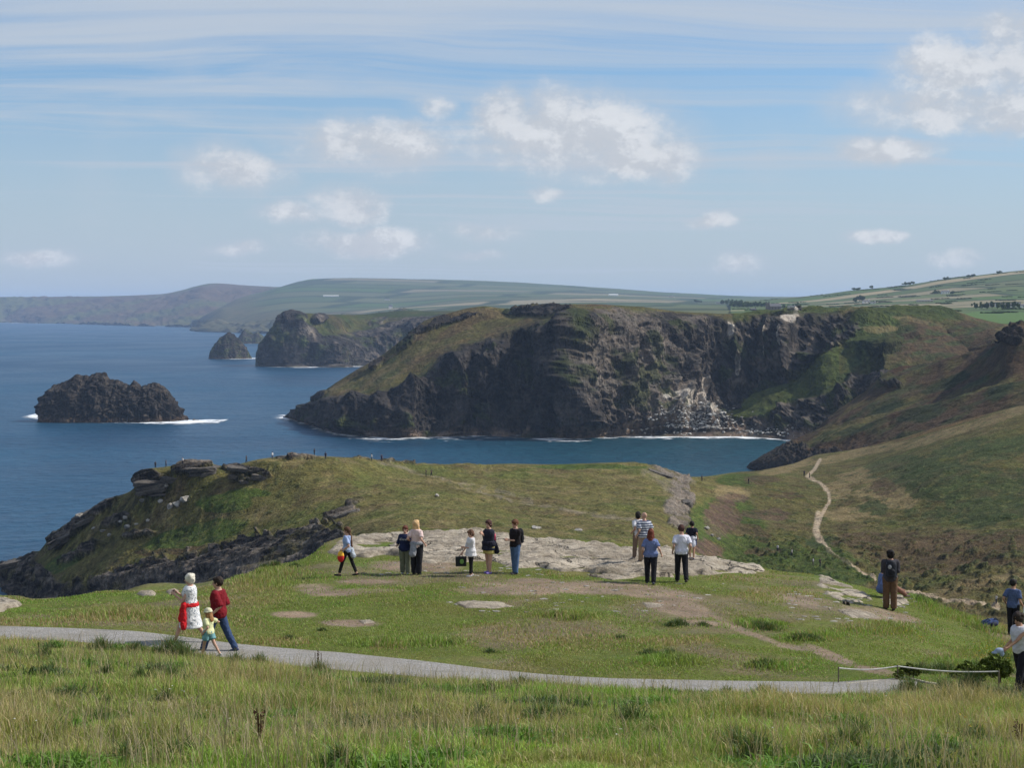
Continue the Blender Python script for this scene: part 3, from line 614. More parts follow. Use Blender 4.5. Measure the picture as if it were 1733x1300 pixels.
# --- brown spur behind the valley, right
SPUR = [
 [kn(1262, 805, z=-4), kn(1275, 792, z=-3), kn(1350, 700, z=-3), kn(1450, 660, z=0), kn(1733, 640, z=10), kn(3000, 640, z=20)],
 [kn(1262, 806, z=-3), kn(1275, 797, z=0), kn(1300, 775, z=5), kn(1350, 745, z=9), kn(1420, 720, y=770), kn(1500, 700, y=745), kn(1600, 680, y=715), kn(1733, 650, y=690), kn(3000, 640, z=60)],
 [kn(1262, 808, z=-3), kn(1275, 802, z=2), kn(1300, 800, y=775), kn(1350, 800, y=756), kn(1420, 780, y=728), kn(1500, 760, y=705), kn(1600, 740, y=680), kn(1733, 710, y=655), kn(3000, 700, z=85)],
 [kn(1262, 812, z=-3), kn(1275, 812, z=2), kn(1300, 830, y=771), kn(1340, 870, y=752), kn(1378, 880, y=735), kn(1405, 880, y=711), kn(1457, 870, y=677), kn(1483, 865, y=655), kn(1533, 860, y=630), kn(1588, 840, y=622), kn(1666, 800, y=597), kn(1692, 770, y=587), kn(1706, 755, y=562), kn(1733, 750, y=557), kn(3000, 750, z=105)],
 [kn(1262, 814, z=-3), kn(1275, 820, z=1), kn(1300, 850, y=769), kn(1340, 895, y=750), kn(1378, 900, y=733), kn(1405, 900, y=709), kn(1457, 890, y=675), kn(1483, 885, y=653), kn(1533, 880, y=627), kn(1588, 860, y=620), kn(1666, 820, y=594), kn(1692, 790, y=584), kn(1706, 775, y=559), kn(1733, 770, y=554), kn(3000, 770, z=106)],
 [kn(1262, 820, z=-4), kn(1275, 830, z=-3), kn(1378, 930, z=-3), kn(1457, 930, z=6), kn(1533, 930, z=22), kn(1666, 890, z=45), kn(1733, 850, z=62), kn(3000, 850, z=90)],
]
Q = loft(SPUR, bc(1263, 1790, 480, None, 2900, 30), [20, 60, 70, 30, 40])
X, D, Z, T = Q.X, Q.D, Q.Z, Q.T; px, py = proj(np.stack([X, D, Z], -1)); n = normals(X, D, Z)
ny = fbm(X, D, Z, 14, 4, 8); nb = fbm(X, D, Z, 45, 3, 18)
rk = sstep(0, 14, (py - np.interp(px, [1262, 1330, 1378, 1450, 1550, 1700], [742, 750, 757, 762, 742, 712]) + 10 * ny)) * (px < 1600)
rk = np.maximum(rk, gauss(px, py, [(1510, 655, 22, 5), (1718, 575, 22, 20)]))
rk = np.maximum(sstep(.35, .6, rk + 0.3 * ny), (T > 4.3).astype(float))
dsp = rock_disp(X, D, Z, 2.0, 1.2, 1.2, 0.7, 14, 0.3, 1.2) * (.35 + .65 * sstep(1300, 1400, px))
sm = 1 - 0.6 * sstep(3.0, 3.9, T) * (T < 4.2)
gul = fbm(X * 0.7 + D * 0.7, (D - X) * 0.3, X * 0, 45, 4, 33, 0.5, True)
X = X + n[..., 0] * dsp * rk * sm; Z = Z + (n[..., 2] * dsp * rk + (1 - rk) * (2.4 * nb + 3.4 * gul + 1.6 * ny + .8 * np.maximum(0, fbm(X, D, X * 0, 4, 3, 39)))) * sm * sstep(1262, 1300, px); D = D + n[..., 1] * dsp * rk * sm
c = np.broadcast_to(BRACKEN * .8, X.shape + (3,)).copy()
c = mixc(c, OLIVE * .55, sstep(-0.1, .5, fbm(X, D, Z, 20, 4, 44, .65)) * 0.6)
c = mixc(c, RUST * .5, sstep(0.1, .5, fbm(X, D, Z, 34, 3, 49)) * 0.4)
c = mixc(c, OLIVE * 0.8, sstep(0.0, .45, fbm(X, D, Z, 22, 4, 45) + gauss(px, py, [(1420, 735, 60, 14, -20), (1500, 700, 60, 12, -25), (1500, 650, 40, 8), (1560, 690, 50, 8, -15), (1660, 670, 60, 8, -15)]) - .15) * 0.75)
c = mixc(c, SHRUB * .9, sstep(0.1, .45, fbm(X, D, Z, 16, 4, 46)) * 0.65)
c = mixc(c, SHRUB * .55, sstep(.35, .7, gauss(px, py, [(1440, 735, 46, 8, -14), (1560, 706, 50, 12, -14), (1690, 674, 36, 9, -18), (1600, 650, 60, 10, -20), (1500, 690, 40, 7, -20)]) + .5 * fbm(X, D, Z, 6, 4, 52, .65)) * .8)  # shaded hollows of the spur, painted into the colour as dark patches
c = mixc(c, ROCKD, rk * 0.85)
spur = grid_obj('hill', X, D, Z, land_mat('bracken_slope', 1.6, 9, 2.2, 2.4, 0.5), c); tagset(spur, kind='structure')

# --- the great headland with its cove
def shore(y): return 75.0 * F / (y - 523.0) * 1.0
HB = [  # base under water
 [kn(476, 1190, z=-4), kn(500, 1165, z=-4), kn(570, 1015, z=-5), kn(660, 980, z=-5), kn(800, 1000, z=-5), kn(900, 985, z=-5), kn(975, 975, z=-5), kn(1100, 985, z=-5), kn(1240, 985, z=-5), kn(1350, 960, z=-5), kn(1450, 940, z=-3), kn(1600, 940, z=4), kn(1733, 940, z=20), kn(2700, 940, z=40)],
 # waterline
 [kn(476, 1191, z=-2), kn(490, 1168, z=0.5), kn(520, 1110, z=0.8), kn(570, 1030, z=0.8), kn(620, 1006, z=0.8), kn(660, 994, z=.8), kn(740, 1000, z=.8), kn(800, 1011, z=.8), kn(860, 1004, z=.8), kn(900, 995, z=.8), kn(975, 991, z=.8), kn(1010, 1000, z=1), kn(1100, 1008, z=2), kn(1170, 1010, z=3), kn(1240, 1010, z=3), kn(1350, 975, z=2), kn(1400, 960, z=2), kn(1500, 960, y=745), kn(1600, 960, y=690), kn(1733, 950, y=600), kn(2700, 950, z=55)],
 # mid cliff
 [kn(476, 1192, z=-1), kn(490, 1170, y=703), kn(520, 1122, y=699), kn(570, 1040, y=705), kn(620, 1016, y=700), kn(660, 1006, y=695), kn(740, 1022, y=685), kn(800, 1034, y=670), kn(860, 1032, y=660), kn(910, 1022, y=655), kn(965, 1004, y=650), kn(985, 1008, y=650), kn(1050, 1030, y=650), kn(1100, 1042, y=655), kn(1150, 1050, y=668), kn(1200, 1052, y=680), kn(1260, 1052, y=672), kn(1300, 1050, y=660), kn(1350, 1040, y=655), kn(1400, 1010, y=660), kn(1450, 1000, y=668), kn(1500, 1000, y=668), kn(1560, 1000, y=640), kn(1600, 1000, y=615), kn(1733, 980, y=575), kn(2700, 980, z=72)],
 # brow
 [kn(476, 1193, z=-1), kn(490, 1172, y=701), kn(520, 1135, y=687), kn(561, 1070, y=670), kn(628, 1040, y=668), kn(653, 1034, y=660), kn(704, 1045, y=640), kn(736, 1052, y=617), kn(767, 1060, y=593), kn(815, 1064, y=579), kn(863, 1066, y=560), kn(910, 1060, y=545), kn(955, 1046, y=532), kn(974, 1042, y=526), kn(1010, 1060, y=522), kn(1050, 1085, y=522), kn(1100, 1105, y=526), kn(1150, 1120, y=532), kn(1200, 1128, y=534), kn(1250, 1130, y=536), kn(1300, 1126, y=536), kn(1350, 1110, y=532), kn(1400, 1100, y=532), kn(1440, 1090, y=532), kn(1480, 1070, y=545), kn(1520, 1060, y=570), kn(1560, 1050, y=565), kn(1600, 1040, y=562), kn(1660, 1020, y=568), kn(1733, 1010, y=562), kn(2700, 1010, z=84)],
 # grass above
 [kn(476, 1194, z=-1), kn(490, 1174, y=700), kn(520, 1142, y=684), kn(561, 1110, y=656), kn(600, 1100, y=640), kn(640, 1090, y=625), kn(680, 1090, y=602), kn(720, 1100, y=575), kn(767, 1110, y=556), kn(815, 1110, y=548), kn(863, 1110, y=540), kn(910, 1096, y=530), kn(974, 1070, y=519), kn(1010, 1080, y=518), kn(1050, 1100, y=519), kn(1100, 1118, y=523), kn(1200, 1142, y=532), kn(1300, 1140, y=533), kn(1400, 1114, y=529), kn(1440, 1106, y=529), kn(1480, 1100, y=530), kn(1520, 1100, y=528), kn(1560, 1100, y=526), kn(1600, 1090, y=532), kn(1640, 1070, y=548), kn(1733, 1050, y=556), kn(2700, 1050, z=92)],
 # skyline
 [kn(476, 1196, z=-1), kn(490, 1178, y=699), kn(520, 1150, y=682), kn(560, 1125, y=654), kn(600, 1120, y=628), kn(640, 1125, y=605), kn(680, 1130, y=575), kn(700, 1135, y=557), kn(725, 1140, y=540), kn(760, 1140, y=530), kn(800, 1140, y=520), kn(820, 1140, y=518), kn(850, 1140, y=522), kn(865, 1135, y=523), kn(880, 1125, y=519), kn(950, 1110, y=515), kn(990, 1100, y=514.5), kn(1050, 1110, y=517), kn(1100, 1125, y=521), kn(1150, 1145, y=527), kn(1200, 1155, y=530), kn(1250, 1155, y=532), kn(1300, 1155, y=531), kn(1345, 1145, y=527), kn(1400, 1130, y=527), kn(1460, 1125, y=526), kn(1500, 1130, y=522), kn(1540, 1135, y=518), kn(1590, 1120, y=520), kn(1625, 1100, y=530), kn(1660, 1090, y=543), kn(1733, 1090, y=550), kn(2700, 1090, z=98)],
 [kn(476, 1198, z=-3), kn(520, 1170, z=-2), kn(600, 1180, z=6), kn(700, 1200, z=30), kn(800, 1240, z=40), kn(900, 1260, z=60), kn(1000, 1240, z=68), kn(1200, 1250, z=66), kn(1400, 1250, z=68), kn(1600, 1200, z=66), kn(1733, 1180, z=62), kn(2700, 1180, z=90)],
 [kn(476, 1200, z=-6), kn(520, 1200, z=-6), kn(600, 1240, z=-6), kn(700, 1300, z=-6), kn(800, 1400, z=-6), kn(900, 1450, z=30), kn(1000, 1450, z=60), kn(1200, 1500, z=62), kn(1400, 1500, z=64), kn(1600, 1400, z=62), kn(1733, 1400, z=62), kn(2700, 1400, z=80)],
]
Q = loft(HB, bc(477, 1790, 1150, None, 2650, 30), [16, 150, 150, 60, 70, 24, 12])
X, D, Z, T = Q.X, Q.D, Q.Z, Q.T; px, py = proj(np.stack([X, D, Z], -1)); n = normals(X, D, Z)
n[..., 1] = np.where(T < 3, n[..., 1], n[..., 1])
ny = fbm(X, D, Z, 16, 4, 8); nf = fbm(X, D, Z, 5, 4, 28)
rk = 1 - sstep(2.75, 3.12, T + 0.28 * ny + 0.12 * nf)
# grass takes over right of the cove, down the green slope
gsl = sstep(0, 22, px - np.interp(py, [515, 526, 560, 600, 640, 700, 740], [1420, 1440, 1440, 1400, 1340, 1260, 1300]) + 26 * ny)
gsl *= 1 - sstep(0, 18, py - np.interp(px, [1200, 1250, 1300, 1380, 1450, 1500, 1600], [690, 700, 705, 650, 640, 640, 700]) + 22 * ny)
gsl = np.maximum(gsl, sstep(1500, 1560, px + 30 * ny))
gsl = np.maximum(gsl, gauss(px, py, [(1370, 660, 90, 26, -15), (1300, 680, 60, 20, -10), (1270, 700, 50, 12), (1420, 620, 60, 25, -25)]) * 0.95)
rk = rk * (1 - sstep(0.4, 0.6, gsl))
top_edge = sstep(3.0, 3.3, T)
rk = np.maximum(rk, top_edge * sstep(.4, .6, gauss(px, py, [(920, 527, 70, 11, 0), (775, 540, 50, 5, -18), (745, 546, 26, 8, -30), (710, 560, 22, 6, -20), (690, 580, 26, 8, -40), (540, 672, 18, 6, -35), (640, 618, 20, 5, -40), (1345, 530, 16, 6), (870, 530, 30, 5)]) + 0.25 * nf))
rk = np.maximum(rk, (T < 1.15).astype(float))
dsp = rock_disp(X, D * .33, Z, 6.5, 6.5, 2.6, 1.0, 2, 0.35, 0.0)
# buttresses and gullies running down the face: an arete at x=974, gully left of it, ribs round the cove
rib = np.zeros_like(X)
def ribline(pts, wd, h, asym=1.0):
    ys = [p[1] for p in pts]; xs = [p[0] for p in pts]
    xc = np.interp(py, ys, xs); t_ = (px - xc) / wd
    t_ = np.where(t_ > 0, t_ / asym, t_)
    m = sstep(ys[0] - 6, ys[0] + 15, py) * (1 - sstep(ys[-1] - 5, ys[-1] + 10, py))
    return h * np.maximum(0, 1 - np.abs(t_)) * m
for a in [([(974, 520), (962, 590), (960, 650), (985, 740)], 26, 16, 2.2), ([(700, 640), (690, 690), (672, 742)], 18, 8, 1.6), ([(765, 600), (775, 660), (768, 742)], 20, 9, 1.6),
          ([(830, 600), (815, 660), (815, 742)], 22, 9, 1.0), ([(1070, 540), (1110, 640), (1120, 735)], 24, 9, 1.6), ([(1170, 600), (1150, 660), (1130, 735)], 20, 9, 1.6), ([(1040, 560), (1050, 740)], 14, 6, 1.4),
          ([(1225, 545), (1235, 560), (1255, 625), (1262, 650)], 12, 7, 1.4), ([(1300, 535), (1305, 640)], 9, 7, 1.3), ([(1348, 526), (1342, 560), (1350, 650)], 14, 12, 1.2),
          ([(620, 670), (600, 742)], 18, 7, 1.5), ([(1190, 640), (1200, 720)], 16, 6, 1.3), ([(890, 560), (900, 640), (870, 742)], 48, -20, 0.45), ([(1010, 640), (1000, 742)], 14, -5, 1), ([(1285, 560), (1275, 650)], 16, -7, 1), ([(1395, 535), (1380, 600)], 30, -10, 1)]:
    rib += ribline(*a)
gv = ribline([(1470, 575), (1500, 600), (1532, 640), (1500, 700)], 60, 20, 2.5) * sstep(555, 620, py) + ribline([(1590, 530), (1640, 600)], 60, -6, 1)
fade = sstep(1.0, 1.3, T) * (1 - 0.85 * sstep(2.6, 3.0, T)) ; fade = np.maximum(fade, 0.25 * (T < 4.8) * (T > 1))
fade2 = np.minimum(1, np.maximum(0, (px - 476) / 60)) * 1.0
tilt_n = n.copy(); tilt_n[..., 2] *= 0.4; tilt_n /= np.linalg.norm(tilt_n, axis=-1, keepdims=True) + 1e-9
sgn = np.sign(-tilt_n[..., 1] + 1e-6)
tot = (dsp * rk * fade + rib * rk * fade + gv * sstep(1.0, 1.5, T) * (1 - sstep(3.2, 4.0, T))) * fade2 * np.where(tilt_n[..., 1] < 0, 1, 1)
crest = 1 - 0.8 * (1 - sstep(0, 0.4, np.abs(T - 5)))
X = X + tilt_n[..., 0] * tot; D = D + tilt_n[..., 1] * tot
Z = Z + tilt_n[..., 2] * tot + (1 - rk) * (1.0 * ny + 0.5 * nf + (5.0 * fbm(X, D, X * 0, 50, 4, 60, .5, True) + 2.4 * fbm(X, D, X * 0, 13, 4, 61, .6)) * sstep(1230, 1300, px) * (1 - .6 * sstep(1500, 1560, px))) * fade2 * crest
Z = Z + top_edge * rk * (1.5 * nf + 0.5) * (T < 5.4)
green_valley = gauss(px, py, [(1500, 640, 60, 60)])
c = np.broadcast_to(OLIVE * 0.62, X.shape + (3,)).copy()
gb = fbm(X, D, Z, 22, 4, 80); gs = fbm(X, D, Z, 7, 4, 81)
c = mixc(c, BRACKEN * .85, sstep(-.05, .45, gb + 0.3 * gs + gauss(px, py, [(770, 560, 60, 10, -30)])) * 0.7)
c = mixc(c, STRAW * 0.5, sstep(.0, .5, gs + 0.6 * gauss(px, py, [(820, 530, 50, 8), (640, 640, 60, 10, -40), (700, 610, 60, 8, -40), (560, 665, 30, 6, -30)])) * 0.5)
c = mixc(c, SHRUB, sstep(.15, .5, fbm(X, D, Z, 11, 4, 83)) * 0.5)
right = sstep(1400, 1450, px)
c = mixc(c, GREEN * 0.5, right * sstep(.1, .5, gauss(px, py, [(1480, 550, 60, 30, -30), (1420, 620, 90, 30, -30), (1450, 600, 60, 20, -30), (1320, 680, 90, 30), (1560, 530, 60, 12)]) + .2 * gb) * 0.9)
c = mixc(c, BRACKEN * .85, sstep(.3, .7, gauss(px, py, [(1580, 585, 80, 55), (1640, 560, 60, 25)]) + .2 * gb) * 0.85)
c = mixc(c, GREEN * 0.6, (1 - rk) * (px > 1240) * (px < 1420) * 0.8)
c = mixc(c, SHRUB, (1 - rk) * sstep(1230, 1300, px) * sstep(-0.1, .35, fbm(X, D, Z, 11, 4, 86, .6)) * 0.8)
c = mixc(c, SHRUB * .7, (1 - rk) * sstep(.4, .8, gauss(px, py, [(1490, 620, 60, 55, 0), (1400, 690, 90, 36, -20), (1500, 575, 40, 26, 0)])) * .6)  # shade of the left-facing slope, painted in as darker colour
c = mixc(c, STRAW * 0.8, sstep(.4, .7, gauss(px, py, [(1490, 560, 40, 8), (1540, 545, 40, 5)]) + .1 * gs) * 0.4)
rc = np.broadcast_to(ROCKD * .85, X.shape + (3,)).copy()
rc = mixc(rc, ROCKM, sstep(-.2, .4, fbm(X, D, Z * .6, 8, 4, 90)) * (0.25 + 0.6 * sstep(950, 1000, px)))  # dark left of the arete, paler right: shade and sunlight painted into the rock
rc = mixc(rc, ROCKM * 1.5, sstep(.3, .7, gauss(px, py, [(1040, 610, 90, 110), (1120, 690, 80, 50)]) + .2 * gs) * 0.6)  # extra sunlight painted onto the face right of the arete
rc = mixc(rc, ROCKP * 1.4, sstep(.36, .54, gauss(px, py, [(1160, 690, 36, 16), (1130, 680, 30, 8), (1200, 705, 26, 12), (1235, 560, 8, 26), (1300, 590, 5, 36), (1348, 545, 8, 20), (1340, 580, 6, 22), (1180, 665, 14, 26), (1250, 625, 7, 22)]) * .75 + .42 * nf) * 0.75)  # pale scree; the narrow strips are sunlit rib edges painted into the colour
rc = mixc(rc, GREEN * 0.38, sstep(.24, .55, fbm(X, D, Z, 14, 4, 91) + 0.35 * gauss(px, py, [(780, 675, 20, 10), (1060, 640, 60, 60), (990, 560, 40, 40), (1110, 560, 40, 30), (720, 650, 40, 12)]) + 0.12 * n[..., 2]) * 0.7)
rc = mixc(rc, ROCKM * 1.3 * np.array([1.1, .95, .85]), (1 - sstep(1.12, 1.3, T)) * sstep(0, .4, fbm(X, D, Z, 20, 3, 95) + .3))
c = mixc(c, rc, rk)
HEADM = land_mat('sea_cliff', 2.2, 12, 2.6, 3.0, 0.5, (1, .5, .8), crag=9.0)
head = grid_obj('headland', X, D, Z, HEADM, c); tagset(head, kind='structure')
HP = (X, D, Z)

# --- far lands
def simple_land(name, curves, b, spans, colf, mat, rockrows=None, amp=(10, 5, 2), s=2.5, gamp=4, seed=5):
    Q = loft(curves, b, spans)
    X, D, Z, T = Q.X, Q.D, Q.Z, Q.T; px, py = proj(np.stack([X, D, Z], -1)); n = normals(X, D, Z)
    ny = fbm(X, D, Z, 16 * s, 4, 8)
    rk = rockrows(T, px, py, ny)
    dsp = rock_disp(X, D, Z, *amp, s, seed, 0.2)
    n[..., 2] *= 0.4
    endf = np.minimum(1, np.maximum(0, (px - px.min()) / 15))
    X = X + n[..., 0] * dsp * rk * endf; D = D + n[..., 1] * dsp * rk * endf; Z = Z + (n[..., 2] * dsp * rk + (1 - rk) * gamp * fbm(X, D, X * 0, 60 * s, 4, 3) * 0.5) * endf
    c = colf(X, D, Z, T, px, py, rk)
    o = grid_obj(name, X, D, Z, mat, c); tagset(o, kind='structure'); return o, (X, D, Z)
HAZM = land_mat('far_cliff', 8, 40, 6, 12, 0.4, crag=30.0)
def col_h2(X, D, Z, T, px, py, rk):
    c = np.broadcast_to(GREEN * .4, X.shape + (3,)).copy()
    c = mixc(c, OLIVE * .6, sstep(-.1, .5, fbm(X, D, Z, 50, 4, 3)) * .7)
    c = mixc(c, BRACKEN, sstep(0, .5, fbm(X, D, Z, 40, 4, 6)) * .5)
    r = np.broadcast_to(ROCKD, c.shape).copy(); r = mixc(r, ROCKM * 1.3, sstep(-.1, .5, fbm(X, D, Z, 14, 4, 4)) * .8)
    r = mixc(r, GREEN * .7, sstep(.1, .5, fbm(X, D, Z, 22, 4, 5)) * .6)
    return mixc(c, r, rk)
H2 = [
 [kn(431, 2250, z=-5), kn(470, 2190, z=-5), kn(580, 2160, z=-5), kn(640, 2180, z=-5), kn(800, 2200, z=-5), kn(1000, 2200, z=-5)],
 [kn(431, 2252, z=0), kn(450, 2235, z=1), kn(510, 2215, z=1), kn(580, 2225, z=1), kn(600, 2260, z=1), kn(700, 2320, z=1), kn(800, 2320, z=1), kn(1000, 2320, z=1)],
 [kn(431, 2256, z=1), kn(445, 2245, y=590), kn(470, 2240, y=570), kn(520, 2225, y=585), kn(560, 2235, y=585), kn(580, 2250, y=585), kn(600, 2300, y=580), kn(650, 2330, y=570), kn(720, 2340, y=545), kn(1000, 2360, y=540)],
 [kn(431, 2260, z=2), kn(445, 2258, y=588), kn(465, 2256, y=562), kn(480, 2260, y=540), kn(500, 2262, y=533), kn(520, 2255, y=552), kn(545, 2262, y=566), kn(575, 2285, y=569), kn(600, 2350, y=562), kn(650, 2400, y=548), kn(700, 2420, y=538), kn(1000, 2450, y=532)],
 [kn(431, 2264, z=2), kn(445, 2268, y=586), kn(463, 2272, y=560), kn(476, 2275, y=540), kn(490, 2278, y=531), kn(520, 2300, y=530), kn(550, 2330, y=532), kn(600, 2450, y=533), kn(650, 2550, y=529), kn(680, 2580, y=526), kn(760, 2600, y=526), kn(1000, 2600, y=528)],
 [kn(431, 2270, z=-5), kn(465, 2310, z=-5), kn(490, 2400, z=-5), kn(550, 2600, z=-5), kn(600, 2700, z=20), kn(700, 2800, z=60), kn(1000, 2900, z=60)],
]
def rr2(T, px, py, ny):
    r = 1 - sstep(2.7, 3.2, T + .3 * ny)
    r = np.maximum(r, sstep(.4, .6, gauss(px, py, [(538, 540, 16, 10), (495, 540, 25, 12), (640, 545, 22, 8, -20), (690, 555, 30, 8, -20)])))
    return np.maximum(r, (T > 4.8).astype(float) * (px < 600))
simple_land('headland', H2, bc(432, 990, 420), [8, 70, 70, 50, 16], col_h2, HAZM, rr2, (10, 6, 2), 1.6, 2)
def fields(name, ang, wx, wy, dark=1.0, h0=9, h1=13):
    m, T, p, out = bsdf(name, 0.95, 0.1)
    pos = T.node('ShaderNodeNewGeometry').outputs['Position']
    mp = T.node('ShaderNodeMapping', i_Vector=pos, i_Rotation=(0, 0, math.radians(ang)))
    wn_ = T.scale(T.vmath('SUBTRACT', T.noise(pos, 1 / 700, 2, .5, 0, 1), (.5, .5, .5)), (260, 260, 0))
    q = T.node('ShaderNodeSeparateXYZ', i_0=T.vmath('ADD', mp.outputs[0], wn_))
    v = T.math('DIVIDE', q.outputs[1], wy); row = T.math('FLOOR', v)
    rr = T.node('ShaderNodeTexWhiteNoise', noise_dimensions='1D'); T.set(rr.inputs['W'], row)
    u = T.math('ADD', T.math('DIVIDE', q.outputs[0], wx), T.math('MULTIPLY', rr.outputs[0], 7.3)); cu = T.math('FLOOR', u)
    cell = T.node('ShaderNodeCombineXYZ', i_0=cu, i_1=row, i_2=0.0).outputs[0]
    wnz = T.node('ShaderNodeTexWhiteNoise', noise_dimensions='3D'); T.set(wnz.inputs[0], cell)
    colr = T.node('ShaderNodeValToRGB'); e = colr.color_ramp; e.interpolation = 'CONSTANT'
    st = [(0, (.075, .105, .040)), (.2, (.10, .125, .05)), (.36, (.12, .13, .06)), (.5, (.075, .12, .035)), (.62, (.30, .245, .15)), (.70, (.11, .12, .06)), (.80, (.05, .065, .03)), (.92, (.22, .19, .12))]
    while len(e.elements) < len(st): e.elements.new(.5)
    for i, (a, b) in enumerate(st): e.elements[i].position = a; e.elements[i].color = (*b, 1)
    T.set(colr.inputs[0], wnz.outputs[0])
    fu = T.math('FRACT', u); fv = T.math('FRACT', v)
    eu = T.math('MULTIPLY', T.math('MINIMUM', fu, T.math('SUBTRACT', 1, fu)), wx); ev = T.math('MULTIPLY', T.math('MINIMUM', fv, T.math('SUBTRACT', 1, fv)), wy)
    ed = T.math('MINIMUM', eu, ev)
    hed = T.mapr(T.math('ADD', ed, T.math('MULTIPLY', T.noise(pos, 1 / 30, 3), 8)), h0, h1, 1, 0)
    hedge_c = (.035, .05, .02, 1)
    c = T.mix(T.mapr(T.noise(pos, 1 / 60, 4), .35, .65, 0, .2), colr.outputs[0], (.09, .11, .04, 1))
    at = T.node('ShaderNodeAttribute', attribute_name='col')
    c = T.mix(1.0, c, T.node('ShaderNodeCombineXYZ', i_0=dark, i_1=dark, i_2=dark).outputs[0], 'MULTIPLY')
    c = T.mix(hed, c, hedge_c)
    sel = T.node('ShaderNodeSeparateColor', i_0=at.outputs['Color'])
    # red channel of the attribute = 1 where the land is farmed; elsewhere rough scrub of the stored colour
    scrub = T.mix(T.mapr(T.noise(pos, 1 / 40, 5), .3, .7), (.05, .06, .028, 1), (.12, .10, .05, 1))
    c = T.mix(sel.outputs[0], scrub, c)
    T.set(p.inputs['Base Color'], T.mix(T.mapr(sel.outputs[1], .45, .55), T.mix(sel.outputs[0], scrub, c), (.08, .135, .04, 1)))
    return m
M_ = [
 [kn(322, 7600, z=-5), kn(347, 5700, z=-5), kn(384, 5450, z=-5), kn(472, 5100, z=-5), kn(600, 4600, z=-5), kn(720, 3200, z=40), kn(900, 1900, z=58), kn(1100, 1560, z=60), kn(1750, 1560, z=60)],
 [kn(322, 7650, z=0), kn(347, 5722, z=1), kn(384, 5500, z=1), kn(472, 5200, z=1), kn(600, 4700, z=1), kn(720, 3300, z=50), kn(900, 1960, z=62), kn(1100, 1620, z=64), kn(1750, 1620, z=64)],
 [kn(322, 7700, y=550), kn(340, 6800, y=545), kn(360, 6200, y=545), kn(400, 5750, y=552), kn(472, 5450, y=545), kn(600, 5000, y=538), kn(720, 3600, y=533), kn(900, 2300, y=531), kn(1100, 2000, y=531), kn(1750, 2000, y=531)],
 [kn(322, 7800, y=549), kn(351, 7000, y=532), kn(380, 6700, y=522), kn(420, 6500, y=520), kn(500, 6300, y=515), kn(650, 6000, y=518), kn(800, 5000, y=516), kn(1000, 4000, y=517), kn(1200, 3600, y=519), kn(1750, 3600, y=519)],
 [kn(322, 7900, y=549), kn(351, 7600, y=531), kn(380, 7500, y=518), kn(404, 7500, y=506), kn(444, 7600, y=497), kn(477, 7700, y=488), kn(530, 7800, y=482), kn(700, 7800, y=484), kn(850, 7500, y=490), kn(1000, 7000, y=497), kn(1200, 6200, y=507), kn(1750, 6200, y=508)],
 [kn(322, 8000, y=549), kn(351, 8000, y=531), kn(380, 8000, y=517), kn(404, 8100, y=505), kn(444, 8300, y=495), kn(477, 8600, y=485), kn(505, 8800, y=477), kn(530, 9000, y=473), kn(600, 9200, y=471.5), kn(700, 9200, y=473), kn(850, 9200, y=478), kn(1000, 9200, y=487), kn(1150, 9200, y=497), kn(1300, 9200, y=503), kn(1750, 9200, y=505)],
 [kn(322, 8200, z=-5), kn(380, 9000, z=20), kn(477, 11000, z=60), kn(700, 12500, z=80), kn(1000, 12500, z=60), kn(1750, 12500, z=30)],
]
def col_m(X, D, Z, T, px, py, rk):
    f = sstep(2.3, 2.7, T + 0.5 * fbm(X, D, Z, 400, 3, 7)) * sstep(380, 470, px + 40 * fbm(X, D, Z, 300, 3, 9))
    f = np.where(px > 700, 1, f)
    c = np.zeros(X.shape + (3,)); c[..., 0] = f; return c
_, MG = simple_land('farmland', M_, bc(323, 1740, 500), [6, 30, 60, 60, 50, 10], col_m, fields('far_fields', 12, 620, 380, .85, 30, 48), lambda T, px, py, ny: (1 - sstep(1.9, 2.3, T)) * (px < 720), (35, 20, 6), 4.5, 8)
L_ = [
 [kn(-700, 9200, z=-8), kn(0, 9300, z=-8), kn(250, 7400, z=-8), kn(345, 7000, z=-8), kn(520, 7600, z=-8)],
 [kn(-700, 9300, z=0), kn(0, 9400, z=1), kn(100, 8800, z=1), kn(250, 8000, z=1), kn(345, 7400, z=1), kn(520, 8000, z=1)],
 [kn(-700, 9600, y=525), kn(0, 9700, y=524), kn(150, 9300, y=526), kn(250, 8800, y=528), kn(345, 8500, y=520), kn(400, 8800, y=515), kn(520, 9000, y=510)],
 [kn(-700, 10000, y=505), kn(0, 10200, y=504.5), kn(150, 10200, y=504), kn(270, 10000, y=501), kn(320, 9800, y=492), kn(345, 9700, y=486), kn(400, 9800, y=488), kn(520, 9900, y=490)],
 [kn(-700, 10600, y=503), kn(0, 10800, y=503), kn(150, 10800, y=502), kn(270, 10600, y=498), kn(305, 10400, y=492), kn(330, 10300, y=485), kn(360, 10200, y=479), kn(380, 10200, y=480), kn(410, 10300, y=483), kn(470, 10400, y=486), kn(520, 10400, y=487)],
 [kn(-700, 14000, z=-8), kn(0, 14000, z=-8), kn(520, 14000, z=-8)],
]
def col_l(X, D, Z, T, px, py, rk):
    c = np.broadcast_to(BRACKEN * 1.0, X.shape + (3,)).copy()
    return mixc(c, GREEN * 0.8, sstep(-.2, .4, fbm(X, D, Z, 300, 4, 2)) * .6)
simple_land('headland', L_, bc(-700, 519, 420), [6, 30, 40, 30, 8], col_l, HAZM, lambda T, px, py, ny: (1 - sstep(2.5, 3.2, T)), (50, 30, 8), 5, 8, 9)
